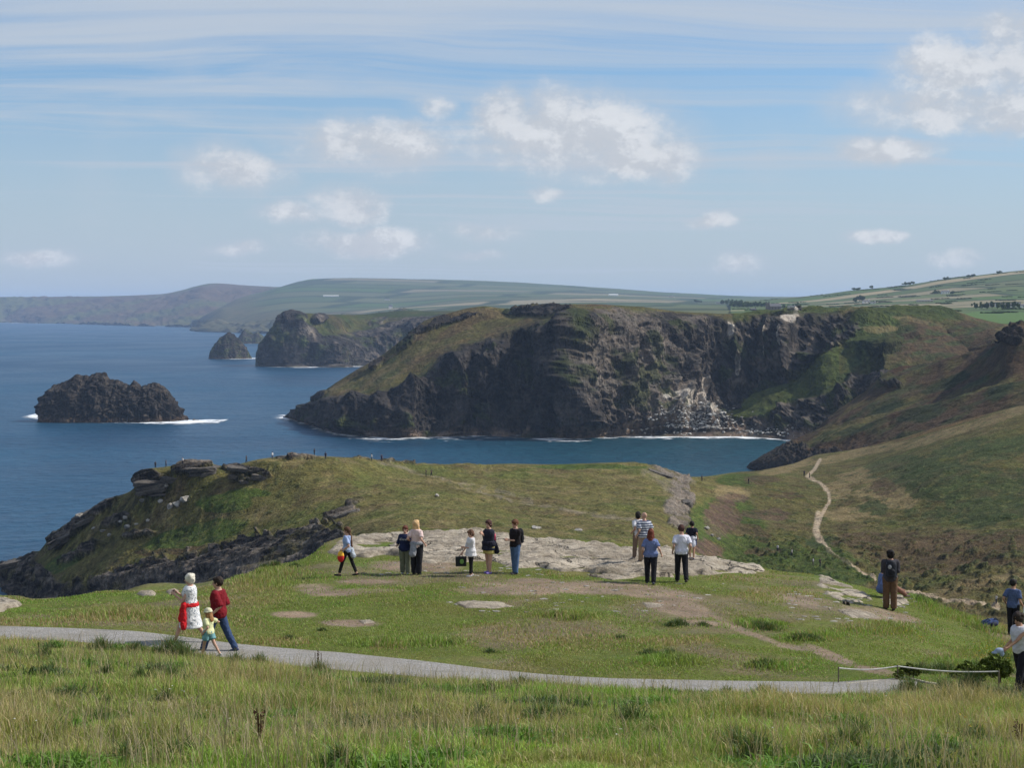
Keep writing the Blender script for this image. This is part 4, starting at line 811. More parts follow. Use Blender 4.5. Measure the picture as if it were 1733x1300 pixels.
R_ = [
 [kn(1235, 1500, z=55), kn(1500, 1420, z=58), kn(1640, 1180, z=50), kn(1733, 1130, z=50), kn(2700, 1130, z=60)],
 [kn(1235, 1600, y=531), kn(1400, 1550, y=529), kn(1500, 1500, y=524), kn(1600, 1300, y=530), kn(1640, 1240, y=545), kn(1733, 1200, y=549), kn(2700, 1200, z=72)],
 [kn(1235, 2200, y=525), kn(1400, 2100, y=523), kn(1500, 2000, y=519), kn(1600, 1900, y=521), kn(1733, 1800, y=521), kn(2700, 1800, z=90)],
 [kn(1235, 3200, y=516), kn(1400, 2900, y=512), kn(1500, 2700, y=507), kn(1600, 2600, y=502), kn(1733, 2500, y=497), kn(2700, 2500, z=125)],
 [kn(1235, 3900, y=511), kn(1300, 3900, y=507), kn(1370, 3800, y=501), kn(1450, 3700, y=491), kn(1500, 3650, y=487), kn(1540, 3600, y=482), kn(1600, 3500, y=473), kn(1660, 3500, y=466), kn(1733, 3500, y=458), kn(2000, 3500, y=440), kn(2700, 3500, z=200)],
 [kn(1235, 4600, z=40), kn(1500, 4600, z=60), kn(1733, 4600, z=80), kn(2700, 4600, z=90)],
]
_, RG = simple_land('farmland', R_, bc(1236, 1790, 420, None, 2650, 20), [6, 50, 60, 70, 8], lambda X, D, Z, T, px, py, rk: np.stack([np.ones(X.shape), gauss(px, py, [(1700, 537, 90, 13, 2)]), np.zeros(X.shape)], -1), fields('near_fields', -8, 300, 165, 1.0, 11, 17), lambda T, px, py, ny: 0 * px, (1, 1, 1), 2, 1.5)

# --- sea
def sea_mat():
    m, T, p, out = bsdf('sea_water', 0.22, 0.5)
    pos = T.node('ShaderNodeNewGeometry').outputs['Position']
    q = T.scale(pos, (1, .6, 1))
    a = T.noise(q, 1 / 5.5, 6, .62, .3); b = T.noise(q, 1 / 160, 5, .6, .6); s1 = T.noise(T.scale(pos, (1, 1, 1)), 1 / 35, 4, .6)
    x_, y_, z_ = T.node('ShaderNodeSeparateXYZ', i_0=pos).outputs
    # shallow water of the cove is greener
    t = T.math('MULTIPLY', T.mapr(y_, 1400, 900, 0, 1, True), T.mapr(x_, -140, 120, 0, 1, True))
    c = T.mix(t, (.0060, .028, .060, 1), (.005, .028, .043, 1))
    lg = T.noise(T.scale(pos, (.25, 1, 1)), 1 / 420, 5, .6, .4)
    c = T.mix(T.mapr(lg, .4, .68, 0, .75), c, T.mix(1.0, c, (1.7, 1.7, 1.55, 1), 'MULTIPLY'))
    c = T.mix(T.mapr(b, .35, .7, 0, 1), c, T.mix(1.0, c, (1.55, 1.45, 1.35, 1), 'MULTIPLY'))
    c = T.mix(T.mapr(a, .35, .75, 0, 1), c, T.mix(1.0, c, (2.0, 1.8, 1.6, 1), 'MULTIPLY'))
    cap = T.math('MULTIPLY', T.mapr(T.noise(T.scale(pos, (.35, 1, 1)), 1 / 9, 4, .7), .70, .74), T.mapr(s1, .54, .60))
    c = T.mix(cap, c, (.6, .65, .68, 1))
    T.set(p.inputs['Base Color'], c)
    p.inputs['Specular IOR Level'].default_value = 0.22; p.inputs['IOR'].default_value = 1.33
    T.set(p.inputs['Roughness'], T.mapr(b, .3, .7, .28, .40))
    bp = T.node('ShaderNodeBump', i_Strength=1.0, i_Distance=1.6)
    T.set(bp.inputs['Height'], T.math('ADD', a, T.math('MULTIPLY', s1, 2.0))); T.l.new(bp.outputs[0], p.inputs['Normal'])
    return m
rr_ = np.concatenate([[0.0], np.geomspace(60, 25000, 60)]); th = np.linspace(0, 2 * math.pi, 97)
Xs, Ys = rr_[:, None] * np.cos(th)[None], rr_[:, None] * np.sin(th)[None]
sea = grid_obj('sea', Xs, Ys, np.zeros_like(Xs), sea_mat(), np.zeros(Xs.shape + (3,))); tagset(sea, kind='structure')
sea.location.z = 0.0

# --- surf along the rocks
def foam_mat():
    m, T, p, out = bsdf('foam', 0.9, 0.1)
    pos = T.node('ShaderNodeNewGeometry').outputs['Position']
    a = T.noise(T.scale(pos, (.35, .6, 1)), 1 / 3.4, 6, .68, .8)
    big_ = T.noise(pos, 1 / 45, 3, .6)
    at = T.node('ShaderNodeAttribute', attribute_name='col').outputs['Color']
    r = T.node('ShaderNodeSeparateColor', i_0=at).outputs[0]
    al = T.mapr(T.math('ADD', T.math('ADD', T.math('MULTIPLY', a, 2.2), T.math('MULTIPLY', big_, 1.3)), T.math('MULTIPLY', r, 0.9)), 2.35, 2.62)
    p.inputs['Base Color'].default_value = (.8, .83, .85, 1)
    tr = T.node('ShaderNodeBsdfTransparent'); mx = T.node('ShaderNodeMixShader')
    T.set(mx.inputs[0], al); T.l.new(tr.outputs[0], mx.inputs[1]); T.l.new(p.outputs[0], mx.inputs[2]); T.l.new(mx.outputs[0], out.inputs[0])
    return m
FOAM = foam_mat()
def surf(line, w_in, w_out, strength, pieces=1):
    """line: list of (px, D, strength) along a shore; foam strip lying on the water"""
    pts = [(knot(a[0], a[1], z=0), a[2]) for a in line]
    P = np.array([(k[0] * k[1], k[1]) for k, s_ in pts]); st = np.array([s_ for k, s_ in pts])
    seg = np.r_[0, np.cumsum(np.hypot(*np.diff(P, axis=0).T))]
    u = np.linspace(0, seg[-1], max(30, int(seg[-1] / 3)))
    x = np.interp(u, seg, P[:, 0]); y = np.interp(u, seg, P[:, 1]); s_ = np.interp(u, seg, st)
    y = y + 4 * fbm(x, y, x * 0, 14, 3, 3) * w_out / 12
    v = np.linspace(-1, 1, 17)
    off = np.where(v < 0, v * w_out, v * w_in)
    Xf = np.repeat(x[None], 17, 0); Yf = y[None] + off[:, None]
    f = (1 - np.abs(np.where(v < 0, v, v * 0)))[:, None] * s_[None] * 1.0
    f = f - (v < -.97)[:, None] * 2
    c = np.zeros(Xf.shape + (3,)); c[..., 0] = f
    o = grid_obj('surf', Xf, Yf, np.full_like(Xf, 0.25), FOAM, c); tagset(o, kind='stuff'); return o
surf([(455, 1195, .5), (480, 1172, 1.0), (500, 1150, .9), (540, 1085, 1.0), (570, 1030, .95), (620, 1003, .9), (660, 990, .9), (740, 994, .75), (800, 1004, .7), (860, 996, .55), (900, 988, .6), (975, 984, .8), (1000, 992, .5)], 22, 46, 1)
surf([(1000, 992, .55), (1060, 998, .8), (1100, 1000, 1.15), (1170, 1002, 1.1), (1240, 1004, 1.15), (1300, 990, 1.1), (1352, 968, 1.0)], 22, 34, 1)
surf([(50, 1205, .8), (75, 1160, .75), (120, 1148, .6), (200, 1128, .7), (260, 1122, .9), (320, 1122, 1.15), (372, 1125, .9)], 30, 30, 1)
surf([(355, 2585, .5), (375, 2560, .8), (400, 2550, .9), (430, 2570, .9), (440, 2600, .5)], 60, 30, 1)
surf([(400, 3760, .4), (420, 3720, .9), (450, 3740, .8)], 60, 50, 1)
surf([(432, 2230, .6), (500, 2190, .95), (560, 2190, .7), (640, 2230, .5)], 70, 26, 1)
surf([(-200, 9300, .8), (0, 9250, .75), (100, 8700, .8), (250, 7850, .85), (340, 7300, .7)], 200, 120, 1)

# --- sea stacks: closed rocks, each lofted round its own axis
def stack(name, outline, base_px, D0, depth, label, seed, s, amp, group=None, green=0.0):
    """outline: silhouette (px, py) left to right; rises from the sea at distance D0"""
    xs = [kn(a, D0, y=b) for a, b in outline]
    nb, nr = 220, 70
    bx = np.linspace(xs[0][0], xs[-1][0], nb)
    zt = np.interp(bx, [k[0] for k in xs], [k[2] for k in xs])
    zt = zt + np.minimum(zt * .12, 2.2 * s) * fbm(bx * D0, bx * 0, bx * 0, 4.5 * s, 4, seed + 2, .65) * 1.4
    zt = np.maximum(zt, 0)
    v = np.linspace(0, 1, nr * 2)
    prof = np.clip(1 - np.abs(v - 0.5) * 2, 0, 1)[:, None]             # 0 at the water, 1 at the ridge
    hgt = np.minimum(1, prof * 1.0)
    Zs = -3 + (zt[None] + 3) * np.power(hgt, 0.8)
    half = depth * np.clip(zt / max(zt), 0.06, 1) ** 0.7
    off = np.sign(v - .5)[:, None] * (1 - np.power(prof, 1.6)) * half[None]
    Ds = D0 + off
    Xs_ = bx[None] * D0 * np.ones_like(Ds)
    n = normals(Xs_, Ds, Zs); n[..., 2] *= .5
    dsp = rock_disp(Xs_, Ds, Zs, *amp, s, seed, -.45)
    e = np.minimum(1, np.minimum(np.arange(nb), np.arange(nb)[::-1]) / 8)[None]
    sky_ = 0.22 + 0.78 * sstep(0.03, 0.25, 1 - prof)
    X1 = Xs_ + n[..., 0] * dsp * e * sky_; D1 = Ds + n[..., 1] * dsp * e * sky_; Z1 = Zs + n[..., 2] * dsp * e * sky_
    c = np.broadcast_to(ROCKD * .95, X1.shape + (3,)).copy()
    c = mixc(c, ROCKM * .9, sstep(-.1, .5, fbm(X1, D1, Z1 * 3, 4 * s, 4, seed)) * .6)
    c = mixc(c, ROCKM * 1.2 * np.array([1.15, .95, .8]), (1 - sstep(1, 4.5, Z1)) * .7)
    if green: c = mixc(c, GREEN, sstep(-.1, .4, fbm(X1, D1, Z1, 12, 4, seed) + n[..., 2] * .5) * green)
    o = grid_obj(name, X1, D1, Z1, HEADM, c); tagset(o, label, 'sea stack', group); return o
stack('sea_stack', [(70, 714), (77, 690), (79, 664), (92, 652), (118, 641), (130, 634), (150, 637), (166, 632), (176, 630), (186, 641), (205, 646), (220, 652), (227, 643), (238, 654), (250, 650), (264, 647), (276, 654), (288, 670), (300, 690), (306, 706), (320, 713), (344, 714)],
      None, 1150, 22, 'large dark rugged rock island with a saddle in its top, nearest on the left', 31, .55, (2.0, 2.0, 2.2))
stack('sea_stack', [(357, 604), (362, 590), (372, 572), (388, 563), (396, 566), (408, 578), (418, 592), (426, 605)], None, 2590, 30, 'dark conical sea stack left of the second headland', 37, 1.2, (3, 2, 1.2), 'small sea stacks off the headland', .4)
stack('sea_stack', [(402, 581), (408, 565), (416, 557), (424, 564), (436, 563), (446, 570), (451, 580)], None, 3750, 36, 'hazy two-humped sea stack behind the conical one', 41, 1.6, (3, 2, 1.2), 'small sea stacks off the headland', .3)

# ------------------------------------------------------------------ rock rubble on the cove beach and boulders
rng = np.random.default_rng(7); random.seed(7)
def rock_verts(seed, sub=2, rough=0.28, flat=0.6):
    import bmesh
    bm = bmesh.new(); bmesh.ops.create_icosphere(bm, subdivisions=sub, radius=1)
    v = np.array([q.co[:] for q in bm.verts]); f = np.array([[x.index for x in q.verts] for q in bm.faces]); bm.free()
    r = np.random.default_rng(seed)
    for k in range(7):   # facet the stone with random planes
        d = r.normal(size=3); d /= np.linalg.norm(d); h_ = r.uniform(.45, .8)
        s_ = v @ d; v = v - np.maximum(s_ - h_, 0)[:, None] * d
    v = v * (1 + rough * fbm(v[:, 0], v[:, 1], v[:, 2], .8, 3, seed))[:, None]
    v[:, 2] *= flat; return v, f
BEACH = rock_mat('beach_rock', (0.20, 0.185, 0.16), (0.66, 0.64, 0.60), 5.0, 0.2)
Xh, Dh, Zh = HP
hp = np.stack([Xh, Dh, Zh], -1).reshape(-1, 3); hpx, hpy = proj(hp)
Tq = Q  # (unused name kept short)
sel = np.where((hpx > 1060) & (hpx < 1345) & (hpy > 672) & (hpy < 742) & (hp[:, 2] > .5) & (hp[:, 2] < 30) & (hp[:, 1] < 1075))[0]
wgt = np.exp(-((hpx[sel] - 1175) / 45) ** 2) * np.exp(-((hpy[sel] - 712) / 20) ** 2) + 0.25 * np.exp(-((hpy[sel] - 732) / 7) ** 2)
pick = rng.choice(sel, 850, p=wgt / wgt.sum())
protos = [rock_verts(k, 1) for k in range(8)]
vs, fs, o_ = [], [], 0
for i, k in enumerate(pick):
    v, f = protos[i % 8]; s_ = rng.uniform(.35, 1.1) * (1.9 if rng.random() < .1 else 1)
    a = rng.uniform(0, 6.28); R_m = np.array([[math.cos(a), -math.sin(a), 0], [math.sin(a), math.cos(a), 0], [0, 0, 1]])
    vs.append((v * s_ * rng.uniform(.7, 1.4, 3)) @ R_m.T + hp[k] + rng.normal(0, .8, 3) * (1, 1, 0)); fs.append(f + o_); o_ += len(v)
rub = make_obj('beach_rubble', np.concatenate(vs), quads=np.concatenate(fs), mat=BEACH, smooth=False); tagset(rub, kind='stuff')
PALE = rock_mat('pale_boulder', (0.24, 0.22, 0.19), (0.46, 0.43, 0.38), .8, 0.1)
bprot = [None] * 6
BL = [(300, 851, 9, 7, 'tallest pale boulder in the cluster on the dark peninsula slope'), (312, 843, 11, 6, 'broad pale boulder topping the cluster on the peninsula slope'), (289, 856, 6, 6, 'upright white boulder at the foot of the peninsula cluster'),
      (272, 848, 7, 4, 'low grey boulder left of the peninsula cluster'), (240, 846, 6, 5, 'bright pale boulder under the square rock block'), (281, 820, 7, 5, 'pale boulder just right of the square rock block'), (232, 836, 4, 3, 'small pale stone beneath the square rock block'),
      (213, 875, 6, 4, 'grey boulder on the far left rocky slope'), (216, 890, 8, 5, 'broad grey slab on the far left rocky slope'), (250, 880, 5, 3, 'lone pale boulder in green turf right of the grey slabs'), (205, 882, 5, 2.5, 'thin pale slab beside the grey boulders'), (230, 887, 4, 2, 'tiny pale stone right of the grey slab'), (175, 898, 6, 3, 'grey stone low on the left rocky slope'), (186, 905, 5, 3, 'lower grey stone in the left scree'), (158, 894, 5, 2.5, 'grey stone furthest left in the scree'),
      (135, 872, 8, 4, 'white-topped rock on the left ridge edge'), (907, 892, 9, 4, 'flat pale boulder in the turf beyond the man in jeans'), (978, 897, 8, 3, 'low pale stone in the turf beyond the long slab'), (740, 838, 4, 4, 'little cairn-like stone under the peninsula path'), (1195, 893, 6, 5, 'grey boulder in the heather beside the outcrop'), (1205, 906, 4, 3, 'small grey stone below the heather boulder'), (1216, 912, 5, 3, 'pale stone lowest beside the outcrop')]
for i, (bx_, by_, rw, rh, lb) in enumerate(BL):
    loc = ray(bx_, by_ + rh * .6, [PENT])
    if loc is None: continue
    v, f = rock_verts(100 + i, 3, .3, rh / rw)
    sc = rw / F * loc.y
    o = make_obj('boulder', v * sc, quads=f, mat=PALE, smooth=False)
    o.location = loc + Vector((0, 0, rh * .35 / F * loc.y)); o.rotation_euler = (0, 0, random.uniform(0, 6))
    tagset(o, lb, 'boulder', 'boulders scattered over the peninsula')

# blocks and ledges of bedded rock standing on the peninsula crest
def ledge(px_, py_, wpx, hpx_, tilt, depth, label, seed):
    hpx_ *= .85
    q = None; yy = py_ + hpx_ / 2
    while q is None and yy < py_ + 40: q = ray(px_, yy, [PENT]); yy += 1
    if q is None: return
    m_ = q.y / F; w_, h_ = wpx * m_, hpx_ * m_
    n_ = 40; V, Q_ = [], []
    ths = np.linspace(0, 2 * np.pi, 96, endpoint=False); zs = np.linspace(-1.2, 1, 46)
    def sq(a, e): return np.sign(np.cos(a)) * np.abs(np.cos(a)) ** e, np.sign(np.sin(a)) * np.abs(np.sin(a)) ** e
    cx_, cy_ = sq(ths, .45)
    X_ = cx_[None] * np.ones(46)[:, None]; Y_ = cy_[None] * np.ones(46)[:, None]; Z_ = zs[:, None] * np.ones(96)[None]
    tp = (1 - np.clip((zs - .55) / .45, 0, 1) ** 3 * .45)[:, None]
    px2, pz2 = X_ * w_ / 2 + q.x, Z_ * h_ / 2 + q.z
    bed = np.floor((pz2 - .25 * px2 + .4 * fbm(px2, Y_ * depth, pz2, 3, 3, seed)) / .55).astype(np.int64)
    rad = 1 + .16 * (hash3(bed, bed * 0, bed * 0, seed) - .5) * 2 + .16 * fbm(px2, Y_ * depth, pz2, 2.6, 4, seed, .6)
    P3 = np.stack([X_ * w_ / 2 * rad * tp, Y_ * depth / 2 * rad * tp, Z_ * h_ / 2 + .2 * fbm(px2, Y_ * depth, pz2, 2, 3, seed + 4)], -1)
    Rm = np.array(Matrix.Rotation(math.radians(tilt), 3, 'Y')); P3 = P3 @ Rm.T; P3[..., 2] *= .85
    V = P3.reshape(-1, 3); V = np.concatenate([V, [[0, 0, 0]]]); V[-1] = P3[-1].mean(0) + (0, 0, .05)
    i = np.arange(45)[:, None] * 96 + np.arange(96)[None]; j = np.arange(45)[:, None] * 96 + (np.arange(96)[None] + 1) % 96
    T3 = np.concatenate([np.stack([i, j, j + 96], -1).reshape(-1, 3), np.stack([i, j + 96, i + 96], -1).reshape(-1, 3), np.stack([45 * 96 + np.arange(96), 45 * 96 + (np.arange(96) + 1) % 96, np.full(96, 46 * 96)], -1)])
    o = make_obj('rock_ledge', V, quads=T3, mat=DARKR, smooth=False); o.location = q + Vector((0, depth * .3, -h_ * .02)); tagset(o, label, 'rock', 'bedded rock ledges on the peninsula crest')
DARKR = rock_mat('bedded_rock', (0.07, 0.06, 0.052), (0.17, 0.15, 0.125), 1.2, 0.25)
for a in [(257, 810, 54, 32, 0, 9, 'square dark rock block at the left end of the peninsula crest'), (288, 806, 34, 14, 4, 6, 'low rock shoulder right of the square block'), (338, 790, 52, 9, -2, 7, 'flat rock ledge on the crest where one person stands'),
          (330, 798, 24, 10, -4, 4, 'small dark block under the flat crest ledge'), (352, 799, 30, 9, -8, 4, 'dark slab under the right end of the flat crest ledge'), (412, 792, 56, 8, 8, 6, 'long tilted rock slab below the crest dip'), (441, 803, 32, 12, 10, 5, 'dark angular rock right of the long tilted slab'),
          (396, 803, 18, 9, 0, 4, 'small dark rock left of the angular rock'), (417, 813, 26, 8, 5, 3, 'lowest dark rock under the tilted slab'), (110, 905, 60, 16, -28, 9, 'dark overhanging rock edge low on the left ridge'), (150, 876, 56, 9, -28, 7, 'thin slanting ledge higher on the left ridge'),
          (28, 948, 60, 12, -14, 9, 'pointed dark rock at the far left tip of the peninsula'), (583, 868, 44, 8, -18, 4, 'dark slanting rock band in the turf above the ponytailed girl'), (1163, 846, 16, 20, 0, 5, 'dark block on the edge of the rocky outcrop'), (1118, 800, 46, 6, 18, 8, 'pale ledge at the top of the rocky outcrop')]:
    ledge(*a, int(a[0]))

# ------------------------------------------------------------------ grass
def blades(name, x, d, h, wd, col, lean=0.35, seed=1, mat=None, z0=None, curl=1.0):
    r = np.random.default_rng(seed); n = len(x)
    z = gz(x, d) - 0.01 if z0 is None else z0
    a = r.uniform(0, 2 * np.pi, n); la = r.uniform(0, 2 * np.pi, n)      # prevailing lean to the left
    ln = np.abs(r.normal(0, lean, n)) + .12
    sx, sy = np.cos(a) * wd / 2, np.sin(a) * wd / 2
    lx, ly = np.cos(la) * ln * h, np.sin(la) * ln * h
    V = np.zeros((n, 5, 3), np.float32)
    V[:, 0] = np.stack([x - sx, d - sy, z], -1); V[:, 1] = np.stack([x + sx, d + sy, z], -1)
    V[:, 2] = np.stack([x - sx * .8 + lx * .35, d - sy * .8 + ly * .35, z + h * .58], -1); V[:, 3] = np.stack([x + sx * .8 + lx * .35, d + sy * .8 + ly * .35, z + h * .58], -1)
    V[:, 4] = np.stack([x + lx, d + ly, z + h * (1 - .3 * ln * curl)], -1)
    b = np.arange(n)[:, None] * 5
    Fq = np.concatenate([b + [0, 1, 3], b + [0, 3, 2], b + [2, 3, 4]], 1).reshape(-1, 3)
    cc = np.repeat(col[:, None, :], 5, 1).astype(np.float32)
    return make_obj(name, V.reshape(-1, 3), quads=Fq, mat=mat, cols=cc.reshape(-1, 3))
def grass_mat():
    m, T, p, out = bsdf('grass_blade', 0.6, 0.25)
    c = T.node('ShaderNodeAttribute', attribute_name='col').outputs['Color']
    T.set(p.inputs['Base Color'], c)
    tr = T.node('ShaderNodeBsdfTranslucent'); T.set(tr.inputs[0], T.mix(1.0, c, (1.1, 1.2, .6, 1), 'MULTIPLY'))
    mx = T.node('ShaderNodeMixShader'); mx.inputs[0].default_value = .32
    T.l.new(p.outputs[0], mx.inputs[1]); T.l.new(tr.outputs[0], mx.inputs[2]); T.l.new(mx.outputs[0], out.inputs[0]); return m
GM = grass_mat()
def sample(n, d0, d1, seed, pw=1.0, plo=-420, phi=2150):
    r = np.random.default_rng(seed)
    b = r.uniform(pxb(plo), pxb(phi), n); d = d0 * (d1 / d0) ** (r.random(n) ** pw)
    return b * d, d, r
def slabmask(x, d):
    r = np.zeros(len(x), bool)
    for o, P in slabs: r |= inpoly(x, d, P)
    return r
def gcol(x, d, r, n, straw):
    base = np.where((r.random(n) < .5)[:, None], GREEN * 2.35, LUSH * 2.2)
    base = mixc(base, OLIVE * 2.0, np.clip(0.42 + fbm(x, d, x * 0, 2.2, 3, 91), 0, 1) * .7)
    s_ = (r.random(n) < straw)
    base = np.where(s_[:, None], STRAW * r.uniform(.75, 1.35, n)[:, None], base)
    return base * r.uniform(.65, 1.35, n)[:, None]
# the bank: long grass in tufts
x, d, r = sample(430000, 13.5, 38.8, 11, .95)
T_ = look(TT, x, d); ok = (T_ < 3.97 + 0.07 * r.normal(size=len(x)) + .22 * np.maximum(0, fbm(x, d, x * 0, .9, 3, 81))) & (T_ > .5)
x, d = x[ok], d[ok]; n_ = len(x)
tuf = fbm(x, d, x * 0, .9, 3, 5); zone = 1.3 * fbm(x, d, x * 0, 2.6, 4, 41, .6)
st = np.clip(.22 + .5 * look(TSTRAW, x, d) + .35 * zone, .02, .85)
hh = np.clip(.12 + .22 * tuf + .13 * zone + .10 * look(TSTRAW, x, d), .05, .5) * r.uniform(.6, 1.25, n_)
near_path = sstep(3.55, 3.95, look(TT, x, d)); hh *= 1 - .3 * near_path
isst = r.random(n_) < st * .75
col = gcol(x, d, r, n_, 0.0); col *= (1 + .75 * fbm(x, d, x * 0, 1.5, 4, 99, .65))[:, None]; col = np.where(isst[:, None], STRAW * r.uniform(.9, 1.6, n_)[:, None], col)
hh = np.where(isst, hh * 1.25, hh)
col *= 1.14
g1 = blades('grass', x, d, hh, r.uniform(.006, .012, n_), col, .4, 3, GM); tagset(g1, kind='stuff')
# tussocks: dense darker clumps on the bank and at its crest beside the path
def clumps(spots, nb, rad, h, colr, seed, straw=.1, spread=.5):
    r = np.random.default_rng(seed); xs, ds, hs = [], [], []
    for (cx_, cd_, s_) in spots:
        k = int(nb * s_); rr = np.abs(r.normal(0, rad * s_, k)); a = r.uniform(0, 6.283, k)
        xs.append(cx_ + rr * np.cos(a)); ds.append(cd_ + rr * np.sin(a) * .8); hs.append(h * s_ * np.exp(-(rr / rad / s_) ** 2 * .5) * r.uniform(.5, 1.2, k))
    x = np.concatenate(xs); d = np.concatenate(ds); h_ = np.concatenate(hs); n = len(x)
    col = np.asarray(colr) * r.uniform(.6, 1.4, n)[:, None]; col = np.where((r.random(n) < straw)[:, None], STRAW * r.uniform(.7, 1.1, n)[:, None], col)
    o = blades('grass', x, d, h_, r.uniform(.008, .016, n), col, spread, seed, GM); tagset(o, kind='stuff'); return o
sp = []
for _ in range(46):
    b = rng.uniform(pxb(-100), pxb(1850)); dd = rng.uniform(15, 36)
    if look(TT, np.array([b * dd]), np.array([dd]))[0] < 3.9: sp.append((b * dd, dd, rng.uniform(.5, 1.1)))
clumps(sp, 260, .22, .34, SHRUB * 2.3, 21, .12)
def at_px(lst): return [(hit(a, b).x, hit(a, b).y, s_) for a, b, s_ in lst]
clumps(at_px([(170, 1100, 1), (230, 1103, .8), (290, 1112, 1.5), (310, 1116, 1.3), (400, 1128, 1), (440, 1125, .8), (540, 1140, .9), (880, 1168, 1), (900, 1170, .8), (1290, 1178, .9), (1230, 1180, .7), (1540, 1172, 1.1), (1600, 1176, 1.2), (1640, 1168, 1.2), (1700, 1190, 1.2), ]), 380, .26, .36, SHRUB * 2.3, 22, .15)
# broad-leaved weeds in patches, and tall pale seed stalks over the bank
rw = np.random.default_rng(77); wsp = []
for _ in range(90):
    b = rw.uniform(pxb(-100), pxb(1850)); dd = 15 * (36.5 / 15) ** rw.random()
    if look(TT, np.array([b * dd]), np.array([dd]))[0] < 3.9: wsp.append((b * dd, dd, rw.uniform(.5, 1.4)))
xs_, ds_, hs_ = [], [], []
for (cx_, cd_, s_) in wsp:
    k_ = int(300 * s_); rr = np.abs(rw.normal(0, .38 * s_, k_)); a_ = rw.uniform(0, 6.283, k_)
    xs_.append(cx_ + rr * np.cos(a_)); ds_.append(cd_ + rr * np.sin(a_)); hs_.append(.20 * rw.uniform(.4, 1.1, k_))
xs_, ds_, hs_ = map(np.concatenate, (xs_, ds_, hs_)); k_ = len(xs_)
pick_ = (fbm(xs_, ds_, xs_ * 0, 2.5, 3, 17) > .0)[:, None]
o = blades('weeds', xs_, ds_, hs_, rw.uniform(.015, .034, k_), np.where(pick_, LUSH * 1.7, SHRUB * 1.9) * rw.uniform(.6, 1.4, k_)[:, None], .9, 8, GM); tagset(o, kind='stuff')
x, d, r = sample(16000, 14, 37.5, 61)
ok = (look(TT, x, d) < 3.9) & (r.random(len(x)) < np.clip(.4 + 1.2 * fbm(x, d, x * 0, 3.2, 3, 62), .05, 1)); x, d = x[ok], d[ok]; n_ = len(x)
o = blades('seed_stalks', x, d, r.uniform(.35, .62, n_), r.uniform(.005, .009, n_), np.array([.36, .29, .19]) * r.uniform(.6, 1.3, n_)[:, None], .3, 9, GM); tagset(o, kind='stuff')
# turf of the plateau: short
x, d, r = sample(390000, 34, 62.5, 12, 1.0)
T_ = look(TT, x, d); soil = look(TSOIL, x, d)
ok = (T_ > 5.0 + .04 * r.normal(size=len(x)) - .35 * np.maximum(0, fbm(x, d, x * 0, .9, 3, 83))) & (T_ < 8.15) & (r.random(len(x)) > soil * .84) & ~slabmask(x, d)
x, d = x[ok], d[ok]; n_ = len(x); T_ = T_[ok]
wear = sstep(.0, .45, fbm(x, d, x * 0, 2.9, 4, 57, .62)); k_ = r.random(n_) > wear * .55
x, d, wear, T_ = x[k_], d[k_], wear[k_], T_[k_]; n_ = len(x)
tuf = fbm(x, d, x * 0, 1.1, 3, 15); pxx, pyy = proj(np.stack([x, d, gz(x, d)], -1))
tall = gauss(pxx, pyy, [(1600, 1035, 90, 14, 18), (1650, 1055, 60, 14, 20), (1280, 1060, 60, 10), (1370, 1080, 60, 8), (1130, 1120, 60, 10), (1300, 1130, 60, 8), (960, 1045, 60, 8), (480, 970, 60, 10), (440, 985, 60, 12), (230, 1040, 120, 12), (680, 1090, 120, 8), (1500, 1065, 90, 12), (1640, 1125, 80, 22), (1700, 1110, 60, 30)])
pn = fbm(x, d, x * 0, 1.9, 4, 55, .6); st = np.clip(.20 + .6 * look(TSTRAW, x, d) + .5 * pn + .35 * wear, .04, .85)
hh = np.clip(.045 + .045 * tuf + .17 * tall + .05 * look(TSTRAW, x, d), .02, .4) * r.uniform(.6, 1.3, n_)
isst = r.random(n_) < st * .8
col = gcol(x, d, r, n_, 0.0); col = np.where(isst[:, None], STRAW * r.uniform(.8, 1.5, n_)[:, None], col)
g2 = blades('grass', x, d, hh, r.uniform(.012, .022, n_), col, .5, 4, GM); tagset(g2, kind='stuff')
clumps(at_px([(1285, 1062, 1), (1300, 1066, 1), (1360, 1084, 1.1), (1375, 1085, .9), (1350, 1083, .9), (1130, 1112, 1), (1150, 1120, .8), (1100, 1108, .8), (1295, 1130, 1), (1280, 1126, .7), (1150, 1058, .9), (1135, 1060, .7), (1190, 1060, .7), (940, 1042, .7), (970, 1048, .6), (1050, 1082, .6), (1560, 1140, 1.3), (1600, 1140, 1.4), (1650, 1140, 1.5), (1690, 1135, 1.6), (1700, 1120, 1.3), (1580, 1025, 1), (1610, 1035, 1.1), (1640, 1045, 1.1), (1560, 1018, .9),
              (490, 1082, .6), (545, 1068, .5), (760, 1090, .5), (830, 1105, .6), (420, 968, .8), (465, 958, .9), (500, 960, .8), (445, 962, .8)]), 380, .26, .24, SHRUB * 2.0, 23, .1, .7)
# stones on bare soil
pool = [hit(a, b) for a, b in zip(rng.uniform(760, 1250, 60), rng.uniform(985, 1040, 60))] + [hit(a, b) for a, b in zip(rng.uniform(1330, 1560, 70), rng.uniform(1000, 1055, 70))] + [hit(a, b) for a, b in zip(rng.uniform(640, 1000, 40), rng.uniform(950, 975, 40))]
vs, fs, o_ = [], [], 0
for i, p_ in enumerate(pool):
    v, f = protos[i % 8]; s_ = rng.uniform(.03, .11); v = v * (s_ * rng.uniform(.8, 1.8), s_, s_ * .5)
    vs.append(v + np.array(p_[:])); fs.append(f + o_); o_ += len(v)
o = make_obj('loose_stones', np.concatenate(vs), quads=np.concatenate(fs), mat=PALE, smooth=False); tagset(o, kind='stuff')

